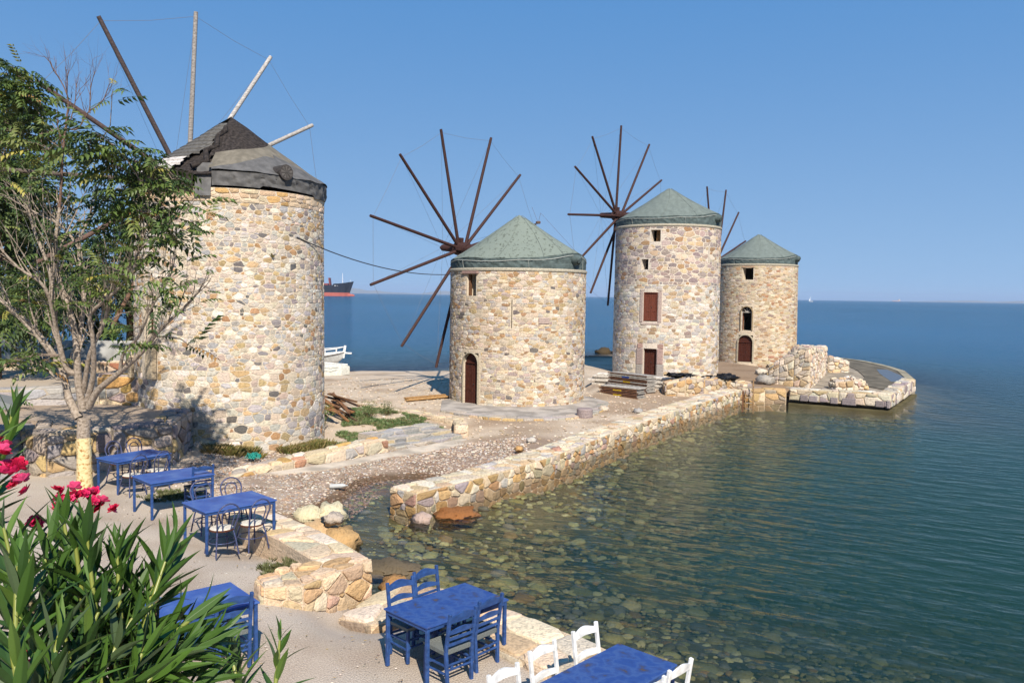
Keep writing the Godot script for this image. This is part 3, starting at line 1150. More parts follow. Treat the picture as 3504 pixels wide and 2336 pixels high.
# boarded door leaf set back in its opening; arched ones carry a round head above a rail
func door(t: Node3D, c: Dictionary, a0: float, a1: float, y0: float, y1: float, arch: bool, back := 0.16, called := "door", m: Material = null) -> void:
	if m == null:
		m = M.door
	var am := (a0 + a1) * 0.5
	var R := mill_radius(c, y0)
	var w := 2.0 * R * sin(deg_to_rad(a1 - a0) * 0.5)
	var fr := mill_frame(c, am, y0, R * cos(deg_to_rad(a1 - a0) * 0.5) - back)
	var head := y1 - y0
	var leaf_h := head - (w * 0.5 if arch else 0.04)
	var b := MB.new()
	var half := w * 0.5 - 0.05
	for s in [-1, 1]:
		var x0: float = (0.006 if s > 0 else -half)
		var x1: float = (half if s > 0 else -0.006)
		b.box(fr * Transform3D(Basis(), Vector3((x0 + x1) * 0.5, leaf_h * 0.5, 0)), Vector3(x1 - x0, leaf_h - 0.05, 0.03), 0.004)
		for e in [[x0 + 0.045, 0.09, leaf_h * 0.5, leaf_h - 0.05], [x1 - 0.045, 0.09, leaf_h * 0.5, leaf_h - 0.05]]:
			b.box(fr * Transform3D(Basis(), Vector3(e[0], e[2], 0.022)), Vector3(e[1], e[3], 0.03), 0.006)
		for yy in [0.1, leaf_h * 0.38, leaf_h - 0.11]:
			b.box(fr * Transform3D(Basis(), Vector3((x0 + x1) * 0.5, yy, 0.02)), Vector3(x1 - x0 - 0.18, 0.13, 0.026), 0.006)
	var d := obj(called, b, m, t)
	b = MB.new()
	for s in [-1, 1]:
		b.box(fr * Transform3D(Basis(), Vector3(s * (w * 0.5 - 0.025), head * 0.5 if not arch else leaf_h * 0.5, 0.03)), Vector3(0.06, head if not arch else leaf_h, 0.1), 0.006)
	b.box(fr * Transform3D(Basis(), Vector3(0, leaf_h + 0.005, 0.04)), Vector3(w - 0.06, 0.06, 0.09), 0.006)
	obj("door_frame", b, m, t)
	if arch:
		b = MB.new()
		var prev := Vector3.ZERO
		for k in 13:
			var th := PI * k / 12.0
			var p := Vector3(cos(th) * (w * 0.5 - 0.02), leaf_h + 0.03 + sin(th) * (w * 0.5 - 0.03), 0.03)
			if k > 0:
				b.otri(fr * prev, fr * p, fr * Vector3(0, leaf_h + 0.03, 0.03), fr.basis.z)
			prev = p
		obj("door_lunette", b, m, t)
	b = MB.new()
	b.col = Color(0.05, 0.05, 0.05)
	b.rod(fr * Vector3(0.06, leaf_h * 0.5, 0.035), fr * Vector3(0.06, leaf_h * 0.5, 0.08), 0.018)
	obj("handle", b, M.plain, d)

# plaster border following an arched opening, and masonry filling the corners above the arch
func arch_border(t: Node3D, c: Dictionary, a0: float, a1: float, y0: float, y1: float, white: Color, wide := 0.1) -> void:
	var am := (a0 + a1) * 0.5
	var R := mill_radius(c, y0)
	var w := 2.0 * R * sin(deg_to_rad(a1 - a0) * 0.5)
	var fr := mill_frame(c, am, y0, R * cos(deg_to_rad(a1 - a0) * 0.5))
	var spring := (y1 - y0) - w * 0.5
	var b := MB.new()
	b.col = white
	var pin := []
	var pout := []
	pin.append(Vector3(w * 0.5, 0, 0)); pout.append(Vector3(w * 0.5 + wide, 0, 0))
	for k in 15:
		var th := PI * k / 14.0
		pin.append(Vector3(cos(th) * w * 0.5, spring + sin(th) * w * 0.5, 0))
		pout.append(Vector3(cos(th) * (w * 0.5 + wide), spring + sin(th) * (w * 0.5 + wide), 0))
	pin.append(Vector3(-w * 0.5, 0, 0)); pout.append(Vector3(-w * 0.5 - wide, 0, 0))
	for k in pin.size() - 1:
		var zi := 0.07
		var p0: Vector3 = fr * (pin[k] + Vector3(0, 0, zi)); var p1: Vector3 = fr * (pin[k + 1] + Vector3(0, 0, zi))
		var q0: Vector3 = fr * (pout[k] + Vector3(0, 0, zi - 0.02)); var q1: Vector3 = fr * (pout[k + 1] + Vector3(0, 0, zi - 0.02))
		b.oquad(p0, p1, q1, q0, fr.basis.z)
		b.oquad(p0, p1, fr * (pin[k + 1] + Vector3(0, 0, -0.3)), fr * (pin[k] + Vector3(0, 0, -0.3)), fr * Vector3(0, spring * 0.6, 0) - p0)
		b.oquad(q0, q1, fr * (pout[k + 1] + Vector3(0, 0, -0.15)), fr * (pout[k] + Vector3(0, 0, -0.15)), q0 - fr * Vector3(0, spring * 0.6, 0))
	obj("arch_border", b, M.plaster, t)

func block(t: Node3D, c: Dictionary, called: String, a0: float, a1: float, y0: float, y1: float, col: Color, proud := 0.05) -> void:
	var R := mill_radius(c, y0)
	var w := 2.0 * R * sin(deg_to_rad(a1 - a0) * 0.5)
	var fr := mill_frame(c, (a0 + a1) * 0.5, (y0 + y1) * 0.5, R * cos(deg_to_rad(a1 - a0) * 0.5) + proud - 0.15)
	var b := MB.new()
	b.col = col
	b.box(fr, Vector3(w, y1 - y0, 0.3), 0.025)
	obj(called, b, M.stone, t)

func windmills() -> void:
	var cream := [[0.567, 0.499, 0.404, 3], [0.479, 0.358, 0.203, 1.9], [0.447, 0.43, 0.413, 2.2], [0.306, 0.272, 0.267, 0.8], [0.169, 0.16, 0.156, 0.35], [0.398, 0.247, 0.135, 0.8], [0.536, 0.441, 0.368, 1.8], [0.642, 0.599, 0.53, 2.2]]
	var tawny := [[0.554, 0.464, 0.348, 3], [0.479, 0.354, 0.208, 1.7], [0.444, 0.41, 0.376, 1.3], [0.391, 0.322, 0.297, 0.7], [0.187, 0.165, 0.153, 0.2], [0.379, 0.242, 0.139, 0.8], [0.627, 0.559, 0.464, 2.6], [0.515, 0.42, 0.334, 1.2]]
	var pale := [[0.577, 0.504, 0.405, 2.4], [0.51, 0.398, 0.252, 1.1], [0.456, 0.435, 0.409, 2], [0.333, 0.277, 0.264, 0.7], [0.384, 0.28, 0.186, 0.7], [0.65, 0.599, 0.521, 2.4]]
	var mauve := [[0.342, 0.273, 0.256, 1.8], [0.439, 0.353, 0.314, 1.3], [0.53, 0.418, 0.272, 1], [0.38, 0.247, 0.148, 0.6], [0.586, 0.5, 0.405, 1.6], [0.286, 0.251, 0.243, 0.6]]
	var orange := [[0.531, 0.424, 0.29, 2.8], [0.418, 0.272, 0.156, 1.1], [0.349, 0.271, 0.22, 0.7], [0.595, 0.513, 0.393, 2.6], [0.486, 0.4, 0.314, 1.4], [0.359, 0.204, 0.127, 0.35]]

	# 1: nearest, felt-covered cap partly stripped to its boards
	var c1 := {"x": -9.02, "z": -26.7, "r0": 2.9, "r1": 2.86, "top": 7.45, "face": 18.0, "mortar": Color(0.6, 0.53, 0.43), "spotted": false, "eave": 7.85, "apex": 10.0, "re": 2.98,
		"label": "nearest stone windmill, its grey felt cap torn and showing white boards, behind the tree", "openings": [[-40.0, -30.5, 1.95, 3.95]], "clear": [[-43.0, -27.0, 1.9, 4.2]],
		"bands": [[-0.4, 2.2, 0.215, 0.135, cream, 0.014, 0.014], [2.2, 7.05, 0.17, 0.105, cream, 0.012, 0.015], [7.05, 7.45, 0.3, 0.13, [[0.62, 0.5, 0.36, 3.0], [0.55, 0.42, 0.28, 1.5], [0.5, 0.32, 0.15, 0.5]], 0.03, 0.012]]}
	var t := make_mill(c1)
	var ev := func(a: float) -> float:
		return c1.eave - 0.02 + 0.03 * sin(deg_to_rad(a * 4.0))
	obj("roof_boarding", cone_cover(c1, c1.apex - 0.06, c1.re - 0.06, ev, -180.0, 180.0, -0.03), M.felt_dark, t)
	# courses of bare boards on the left of the cap
	for k in 13:
		var s0 := 0.12 + 0.068 * k
		var b := MB.new()
		var aa := -72.0 + rng.randf_range(-3, 3)
		var ae := 8.0 - 2.2 * k + rng.randf_range(-5, 3)
		var kk := 0.13 if k < 9 else 0.62
		b.col = Color(kk * 1.05, kk * 0.98, kk * 0.9)
		var na := 10
		for i in na:
			var p := []
			for e in [[i, s0, 0.05], [i + 1, s0, 0.05], [i + 1, s0 + 0.062, 0.075], [i, s0 + 0.062, 0.075]]:
				var a: float = lerpf(aa, ae, float(e[0]) / na)
				var q := mill_point(c1, a, 0, (c1.re - 0.02) * e[1])
				q.y = c1.apex + (c1.eave - c1.apex) * e[1] - sin(e[1] * PI) * 0.05 + e[2] - maxf(0.0, 0.16 - e[1]) * 0.35
				p.append(q)
			b.oquad(p[0], p[1], p[2], p[3], Vector3(0, 1, 0) + p[0] * 0.1)
			b.oquad(p[3], p[2], p[2] + Vector3(0, -0.07, 0), p[3] + Vector3(0, -0.07, 0), Vector3(p[3].x, 0, p[3].z))
		obj("roof_board", b, M.wood, t)
	obj("felt_upper", cone_cover(c1, c1.apex, c1.re, ev, 2.0, 185.0, 0.075, 0.0, func(a): return clampf(0.74 - (a - 2.0) * 0.0036, 0.4, 0.75), 0.045), M.felt_dark, t)
	obj("felt_middle", cone_cover(c1, c1.apex, c1.re, ev, 6.0, 185.0, 0.085, func(a): return clampf(0.7 - (a - 2.0) * 0.0036, 0.36, 0.72), 0.97, 0.045), M.felt, t)
	obj("felt_lower", cone_cover(c1, c1.apex, c1.re, ev, 8.0, 185.0, 0.095, func(a): return clampf(0.97 - (a - 8.0) * 0.0075, 0.68, 1.0) if a < 60.0 else clampf(0.6 + (a - 60.0) * 0.012, 0.6, 0.93), 1.0, 0.045), M.felt_grey, t)
	obj("felt_back", cone_cover(c1, c1.apex, c1.re, ev, 185.0, 285.0, 0.085, 0.0, 1.0, 0.045), M.felt, t)
	var evh := func(a: float) -> float:
		return c1.eave + 0.06
	var low := func(a: float) -> float:
		return 7.42 + 0.05 * sin(deg_to_rad(a * 3.0 + 40.0)) + (0.12 if ang_diff(a, 55.0) < 20.0 else 0.04)
	obj("felt_hem", skirt(c1, evh, low, c1.re - 0.035, c1.r1 + 0.05, 8.0, 188.0, 31, 0.045), M.felt_grey, t)
	obj("felt_hem", skirt(c1, evh, func(a): return 7.36 + 0.06 * sin(a * 0.3), c1.re - 0.02, c1.r1 + 0.06, -100.0, -2.0, 37, 0.05), M.felt_dark, t)
	obj("felt_flap", skirt(c1, func(a): return c1.eave + 0.32, func(a): return 7.2, c1.re - 0.3, c1.r1 + 0.13, -1.5, 7.5, 33, 0.02), M.felt_grey, t)
	# torn roll of felt along the edge
	var b2 := MB.new()
	var pts := PackedVector3Array(); var rad := PackedFloat32Array()
	for k in 9:
		var s := 0.22 + 0.09 * k
		var p := mill_point(c1, 4.0 + 4.0 * sin(k * 2.1) - k * 0.6, 0, c1.re * s)
		p.y = c1.apex + (c1.eave - c1.apex) * s + 0.06
		pts.append(p); rad.append(0.06 + 0.035 * absf(sin(k * 1.7)))
	b2.tube(pts, rad, 7)
	obj("felt_roll", b2, M.felt_dark, t)
	b2 = MB.new()
	var pd := mill_point(c1, 49.0, 8.0, c1.re - 0.5)
	var pe := mill_point(c1, 49.0, 8.02, c1.re + 0.06)
	b2.col = Color(0.07, 0.06, 0.055)
	b2.tube(PackedVector3Array([pd, pe]), PackedFloat32Array([0.24, 0.23]), 16)
	var sh := obj("shaft_tail", b2, M.wood, t)
	b2 = MB.new()
	b2.col = Color(0.13, 0.12, 0.11)
	var fr := mill_frame(c1, 49.0, 8.02, c1.re + 0.065)
	for k in 9:
		var th := TAU * k / 9.0
		b2.otri(fr * Vector3(0, 0, 0.004), fr * Vector3(cos(th) * 0.19, sin(th) * 0.19, 0.0), fr * Vector3(cos(th + 0.4) * 0.19, sin(th + 0.4) * 0.19, 0.0), fr.basis.z)
	obj("split_end_grain", b2, M.wood, sh)
	wheel(t, c1, [[1.2, 5.76], [31.4, 5.72], [60.8, 5.57], [92.0, 5.5], [121.0, 5.5], [151.0, 5.5], [180.0, 5.5], [206.1, 5.5], [238.0, 5.5], [268.2, 5.65], [299.1, 5.37], [329.8, 5.73]], Vector3(-11.42, 8.22, -29.1), -45.0, 4.0,
		[Color(0.34, 0.31, 0.29), Color(0.5, 0.47, 0.44), Color(0.42, 0.39, 0.36), Color(0.16, 0.1, 0.08), Color(0.16, 0.1, 0.08), Color(0.16, 0.1, 0.08), Color(0.16, 0.1, 0.08), Color(0.2, 0.12, 0.08), Color(0.16, 0.1, 0.08), Color(0.15, 0.12, 0.1), Color(0.12, 0.085, 0.075), Color(0.1, 0.075, 0.072)], 0.085)
	# timber post and doorway on the raised landing
	b2 = MB.new()
	b2.col = Color(0.44, 0.36, 0.25)
	var f2 := mill_frame(c1, -29.5, 2.45, 3.02)
	b2.box(f2, Vector3(0.3, 1.1, 0.16), 0.01)
	b2.box(f2.translated_local(Vector3(-0.9, -0.25, 0)), Vector3(0.14, 0.6, 0.14), 0.01)
	obj("door_post", b2, M.wood, t)
	door(t, c1, -40.0, -30.5, 1.95, 3.95, false, 0.3)
	# plant rooted in the wall
	tuft(t, "wall_plant", mill_point(c1, 41.5, 5.5, 2.95), 26, 0.14, [[0.1, 0.09, 0.03, 1.0], [0.2, 0.16, 0.06, 1.0]], 0.5)

	# 2: middle mill
	var c2 := {"x": 0.23, "z": -35.81, "r0": 2.9, "r1": 2.9, "top": 5.54, "face": 0.0, "mortar": Color(0.58, 0.5, 0.39), "spotted": true, "eave": 5.98, "apex": 8.0, "re": 2.9,
		"label": "low stone windmill with mould-spotted grey-green tarpaulin cap and arched brown door", "openings": [[-49.3, -32.8, -0.02, 2.14], [-46.5, -36.0, 4.46, 5.33], [-5.4, -4.7, 3.2, 4.33]],
		"clear": [[-51.6, -30.6, -0.3, 2.3], [-47.5, -35.0, 4.36, 5.54], [-5.8, -4.3, 3.2, 4.33], [16.0, 25.8, 3.36, 3.64]],
		"bands": [[-0.15, 5.5, 0.2, 0.105, tawny, 0.015, 0.009]]}
	t = make_mill(c2)
	tarp_cap(t, c2)
	wheel(t, c2, [[14.2, 5.33], [44.2, 5.25], [74.0, 5.4], [104.0, 5.4], [134.0, 5.4], [164.0, 5.4], [194.4, 5.53], [218.7, 5.55], [251.8, 5.57], [281.0, 5.53], [313.1, 5.42], [342.6, 5.35]], Vector3(-2.37, 6.58, -37.99), -50.0, 4.0, [])
	var bk := MB.new()
	bk.col = Color(0.14, 0.09, 0.07)
	bk.box(Transform3D(Basis.from_euler(Vector3(0.2, 0.6, 0.15)), Vector3(0.82, 7.64, -0.1)), Vector3(0.2, 0.11, 0.12), 0.02)
	bk.rod(Vector3(0.8, 7.68, -0.1), Vector3(0.55, 8.35, -0.6), 0.006, 0.006, 4)
	bk.rod(Vector3(0.84, 7.68, -0.1), Vector3(0.92, 8.05, -0.1), 0.006, 0.006, 4)
	bk.rod(Vector3(0.92, 8.05, -0.1), Vector3(2.3, 6.35, 1.75), 0.005, 0.005, 4)
	obj("pulley_block", bk, M.wood, t)
	door(t, c2, -49.3, -32.8, 0.0, 2.14, true)
	arch_border(t, c2, -49.3, -32.8, -0.02, 2.14, Color(0.68, 0.64, 0.56), 0.04)
	block(t, c2, "lintel", -51.5, -33.6, 5.335, 5.46, Color(0.3, 0.2, 0.18), 0.1)
	block(t, c2, "dressed_stone", 16.2, 25.6, 3.37, 3.63, Color(0.4, 0.32, 0.29), 0.05)
	shutter_ajar(t, c2, -46.5, -36.0, 4.47, 5.32)

	# 3: tallest mill
	var c3 := {"x": 8.79, "z": -47.5, "r0": 2.98, "r1": 2.94, "top": 8.4, "face": -10.0, "mortar": Color(0.62, 0.56, 0.48), "spotted": false, "eave": 8.86, "apex": 10.75, "re": 2.95,
		"label": "tallest stone windmill, with grey-green tarpaulin cap, shuttered window and panelled door in stone surrounds", "openings": [[-28.3, -18.0, 7.5, 8.13], [-38.4, -30.4, 6.0, 6.56], [-34.6, -19.4, 3.2, 4.78], [-33.4, -19.4, 0.22, 1.73], [37.6, 38.6, 6.38, 7.31], [60.0, 61.0, 6.0, 7.2]],
		"clear": [[-29.0, -17.4, 7.4, 8.2], [-39.0, -29.8, 5.92, 6.6], [-39.2, -14.6, 3.0, 4.95], [-42.0, -12.2, 0.1, 1.98], [37.2, 39.0, 6.38, 7.31], [59.6, 61.4, 6.0, 7.2]],
		"bands": [[-0.15, 5.2, 0.26, 0.13, pale, 0.016, 0.011], [5.2, 8.3, 0.31, 0.165, mauve, 0.014, 0.02]]}
	t = make_mill(c3)
	tarp_cap(t, c3)
	wheel(t, c3, [[29.3, 5.2], [59.9, 5.17], [89.0, 5.2], [119.0, 5.2], [150.0, 5.2], [181.0, 5.38], [208.6, 5.26], [233.9, 5.2], [266.1, 5.06], [296.2, 5.19], [323.0, 5.2], [358.0, 5.24]], Vector3(6.19, 9.32, -49.68), -50.0, 4.0, [])
	door(t, c3, -33.4, -19.4, 0.24, 1.73, false, 0.22)
	door(t, c3, -34.6, -19.4, 3.2, 4.78, false, 0.1, "shutter", M.shutter)
	var st := Color(0.34, 0.27, 0.25)
	block(t, c3, "lintel", -40.5, -12.4, 1.74, 1.99, Color(0.36, 0.24, 0.21), 0.06)
	block(t, c3, "jamb_stone", -41.3, -33.9, 0.85, 1.735, st, 0.06)
	block(t, c3, "jamb_stone", -41.3, -33.9, 0.15, 0.845, Color(0.33, 0.31, 0.29), 0.05)
	block(t, c3, "jamb_stone", -18.9, -12.6, 0.9, 1.735, Color(0.36, 0.26, 0.24), 0.07)
	block(t, c3, "jamb_stone", -18.9, -11.6, 0.12, 0.89, Color(0.32, 0.3, 0.29), 0.06)
	block(t, c3, "jamb_stone", -38.8, -34.9, 3.15, 4.8, Color(0.4, 0.33, 0.3), 0.04)
	block(t, c3, "jamb_stone", -19.1, -15.0, 3.15, 4.8, Color(0.4, 0.32, 0.29), 0.04)
	block(t, c3, "lintel", -38.8, -15.0, 4.81, 4.95, Color(0.42, 0.36, 0.31), 0.045)
	block(t, c3, "sill", -37.0, -17.0, 3.0, 3.145, Color(0.44, 0.37, 0.33), 0.06)
	boards_in(t, c3, -28.3, -18.0, 7.5, 8.13, Color(0.3, 0.17, 0.08))

	# 4: farthest mill
	var c4 := {"x": 17.29, "z": -58.85, "r0": 2.8, "r1": 2.7, "top": 6.84, "face": -16.0, "mortar": Color(0.59, 0.51, 0.4), "spotted": false, "eave": 7.28, "apex": 9.12, "re": 2.72,
		"label": "farthest stone windmill, half hidden, with arched brown door below an open arched window", "openings": [[-37.5, -21.9, 5.8, 6.59], [-37.4, -21.8, 2.35, 3.96], [-40.3, -19.9, 0.2, 2.03]],
		"clear": [[-38.2, -21.2, 5.7, 6.75], [-39.4, -19.8, 2.25, 4.12], [-42.6, -17.6, 0.0, 2.2]],
		"bands": [[-0.1, 6.75, 0.25, 0.105, orange, 0.015, 0.01]]}
	t = make_mill(c4)
	tarp_cap(t, c4)
	wheel(t, c4, [[7.8, 5.3], [39.9, 5.0], [70.0, 5.2], [100.0, 5.2], [130.0, 5.2], [160.0, 5.2], [190.0, 5.2], [220.0, 5.2], [250.0, 5.2], [280.0, 5.0], [312.0, 5.0], [343.0, 5.5]], Vector3(14.76, 7.19, -60.97), -50.0, 2.0, [])
	door(t, c4, -40.3, -19.9, 0.2, 2.03, true, 0.12)
	arch_border(t, c4, -40.3, -19.9, 0.18, 2.03, Color(0.7, 0.66, 0.58), 0.08)
	arch_border(t, c4, -37.4, -21.8, 2.35, 3.96, Color(0.5, 0.4, 0.28), 0.06)
	fanlight(t, c4, -37.4, -21.8, 2.35, 3.96)
	block(t, c4, "lintel", -39.0, -20.5, 6.6, 6.73, Color(0.42, 0.3, 0.2), 0.05)
	cable()

func boards_in(t: Node3D, c: Dictionary, a0: float, a1: float, y0: float, y1: float, col: Color) -> void:
	var R := mill_radius(c, y0)
	var w := 2.0 * R * sin(deg_to_rad(a1 - a0) * 0.5)
	var fr := mill_frame(c, (a0 + a1) * 0.5, (y0 + y1) * 0.5, R - 0.4)
	for k in 3:
		var b := MB.new()
		b.col = col * rng.randf_range(0.85, 1.1)
		b.box(fr.translated_local(Vector3(w * (0.02 + 0.2 * k), 0, 0.01 * k)), Vector3(w * 0.19, y1 - y0, 0.03))
		obj("board", b, M.wood, t)

func shutter_ajar(t: Node3D, c: Dictionary, a0: float, a1: float, y0: float, y1: float) -> void:
	var R := mill_radius(c, y0)
	var w := 2.0 * R * sin(deg_to_rad(a1 - a0) * 0.5)
	var fr := mill_frame(c, (a0 + a1) * 0.5, (y0 + y1) * 0.5, R - 0.18)
	var b := MB.new()
	b.col = Color(0.16, 0.08, 0.04)
	b.box(fr.translated_local(Vector3(-w * 0.42, 0, 0)), Vector3(0.1, y1 - y0, 0.12))
	obj("window_frame", b, M.wood, t)
	b = MB.new()
	b.col = Color(0.3, 0.3, 0.27)
	var f2 := fr.translated_local(Vector3(-w * 0.1, -0.03, -0.12))
	b.box(Transform3D(f2.basis.rotated(Vector3.UP, -0.5), f2.origin), Vector3(w * 0.36, y1 - y0 - 0.06, 0.025))
	obj("shutter", b, M.wood, t)

func fanlight(t: Node3D, c: Dictionary, a0: float, a1: float, y0: float, y1: float) -> void:
	var R := mill_radius(c, y0)
	var w := 2.0 * R * sin(deg_to_rad(a1 - a0) * 0.5)
	var fr := mill_frame(c, (a0 + a1) * 0.5, y0, R * cos(deg_to_rad(a1 - a0) * 0.5) - 0.12)
	var b := MB.new()
	b.col = Color(0.5, 0.47, 0.42)
	var sp := y1 - y0 - w * 0.5
	b.box(fr.translated_local(Vector3(0, sp, 0)), Vector3(w, 0.05, 0.06))
	for s in [-1, 1]:
		b.box(fr.translated_local(Vector3(s * (w * 0.5 - 0.04), sp * 0.5, 0)), Vector3(0.06, sp, 0.06))
	for k in [1, 2, 3]:
		var th: float = PI * k / 4.0
		b.bar(fr * Vector3(0, sp, 0), fr * Vector3(cos(th) * w * 0.48, sp + sin(th) * w * 0.48, 0), 0.035, 0.04, fr.basis.z)
	obj("window_frame", b, M.wood, t)
	b = MB.new()
	b.col = Color(0.16, 0.06, 0.03)
	var f2 := fr.translated_local(Vector3(-w * 0.45, sp * 0.5, -0.1))
	b.box(Transform3D(f2.basis.rotated(Vector3.UP, 1.1), f2.origin), Vector3(0.3, sp - 0.04, 0.03))
	obj("casement", b, M.wood, t)

func cable() -> void:
	var a := Vector3(-6.55, 6.15, -25.2)
	var e := Vector3(-2.15, 5.35, -34.0)
	var pts := PackedVector3Array(); var rad := PackedFloat32Array()
	for k in 19:
		var s := k / 18.0
		pts.append(a.lerp(e, s) + Vector3(0, -3.0 * 0.22 * 4.0 * s * (1.0 - s) * 0.6, 0))
		rad.append(0.017)
	var b := MB.new()
	b.tube(pts, rad, 6)
	tag(obj("cable", b, M.cable), "slack black cable slung between the nearest windmill and the low windmill", "cable")

# a tuft of thin leaves
func tuft(parent: Node3D, called: String, at: Vector3, count: int, len: float, pal: Array, spread := 0.8) -> void:
	var b := MB.new()
	for k in count:
		b.col = pick(pal)
		var a := rng.randf() * TAU
		var d := Vector3(cos(a) * spread * rng.randf(), 1.0, sin(a) * spread * rng.randf()).normalized()
		var o := at + Vector3(cos(a), 0, sin(a)) * len * 0.35 * rng.randf()
		var L := len * rng.randf_range(0.5, 1.25)
		var side := d.cross(Vector3(sin(a * 3.0), 0.3, cos(a * 2.0))).normalized() * L * 0.09
		var mid := o + d * L * 0.55
		var tip := o + d * L + Vector3(cos(a), -0.5, sin(a)) * L * 0.2
		b.tri(o, mid - side, mid + side)
		b.tri(mid + side, mid - side, tip)
	obj(called, b, M.leaf, parent)

# ---------------------------------------------------------------- walls
func v3(p: Vector2, y: float) -> Vector3:
	return Vector3(p.x, y, p.y)

# rubble wall between a front and a back line (x, z), with the height of its top at each point
func rubble_wall(called: String, label: String, category: String, front: Array, back: Array, tops: Array, y0: float, pal: Array, cw: float, ch: float, dep: float, faces := "fte", limit := 250, mortar := Color(0.52, 0.42, 0.3), joint := 0.014, top_pal: Array = []) -> Node3D:
	var o := v3(front[0], 0.0)
	var t := thing(called, label, category, o)
	var b := MB.new()
	b.col = mortar
	var bag := []
	var m := front.size()
	for i in m - 1:
		var f0 := v3(front[i], 0); var f1 := v3(front[i + 1], 0); var k0 := v3(back[i], 0); var k1 := v3(back[i + 1], 0)
		var h0 := Vector3(0, tops[i], 0); var h1 := Vector3(0, tops[i + 1], 0); var l := Vector3(0, y0, 0)
		var out := ((f0 + f1) - (k0 + k1)).normalized()
		b.oquad(f0 + l - o, f1 + l - o, f1 + h1 - o, f0 + h0 - o, out)
		b.oquad(k0 + l - o, k1 + l - o, k1 + h1 - o, k0 + h0 - o, -out)
		b.oquad(f0 + h0 - o, f1 + h1 - o, k1 + h1 - o, k0 + h0 - o, Vector3.UP)
		if faces.contains("f"):
			lay_face(bag, f0 + l, f1 + l, f1 + h1, f0 + h0, out, o, cw, ch, pal, dep, joint)
		if faces.contains("b"):
			lay_face(bag, k0 + l, k1 + l, k1 + h1, k0 + h0, -out, o, cw, ch, pal, dep, joint)
		if faces.contains("t"):
			lay_face(bag, f0 + h0, f1 + h1, k1 + h1, k0 + h0, Vector3.UP, o, cw * 1.1, minf(cw, f0.distance_to(k0) * 0.5), pal if top_pal.is_empty() else top_pal, dep * (1.2 if top_pal.is_empty() else 0.7), joint)
	for e in [[0, 1], [m - 1, m - 2]]:
		var f := v3(front[e[0]], 0); var k := v3(back[e[0]], 0); var h := Vector3(0, tops[e[0]], 0); var l := Vector3(0, y0, 0)
		var out := (f + k - v3(front[e[1]], 0) - v3(back[e[1]], 0)).normalized()
		b.oquad(f + l - o, k + l - o, k + h - o, f + h - o, out)
		if faces.contains("e"):
			lay_face(bag, f + l, k + l, k + h, f + h, out, o, cw, ch, pal, dep, joint)
	obj("mortar", b, M.stone, t)
	set_stones(bag, t, limit)
	return t

func slab(called: String, label: String, category: String, poly: Array, y0: float, y1: float, col: Color, m: Material) -> Node:
	var b := MB.new()
	b.col = col
	var pp := PackedVector2Array(poly)
	var o := v3(pp[0], 0)
	b.prism(pp, y0, y1, o)
	var s := obj(called, b, m)
	s.position = o
	if category == "":
		kind(s, "structure")
	else:
		tag(s, label, category)
	return s

func P(a: Array) -> Array:
	var r := []
	for i in range(0, a.size(), 2):
		r.append(Vector2(a[i], a[i + 1]))
	return r

const QUAY := [[0.6, 0.49, 0.34, 3.0], [0.5, 0.335, 0.16, 1.5], [0.43, 0.4, 0.36, 1.5], [0.34, 0.29, 0.29, 0.6], [0.42, 0.25, 0.13, 1.0], [0.64, 0.55, 0.42, 2.2], [0.45, 0.29, 0.23, 0.6], [0.42, 0.38, 0.26, 0.6]]
const SAND := [[0.64, 0.51, 0.36, 3.0], [0.58, 0.42, 0.25, 1.2], [0.66, 0.57, 0.44, 2.2], [0.53, 0.41, 0.32, 0.5]]
const GREYS := [[0.36, 0.35, 0.34, 3.0], [0.43, 0.4, 0.36, 2.0], [0.29, 0.28, 0.28, 1.0], [0.46, 0.38, 0.26, 0.6]]

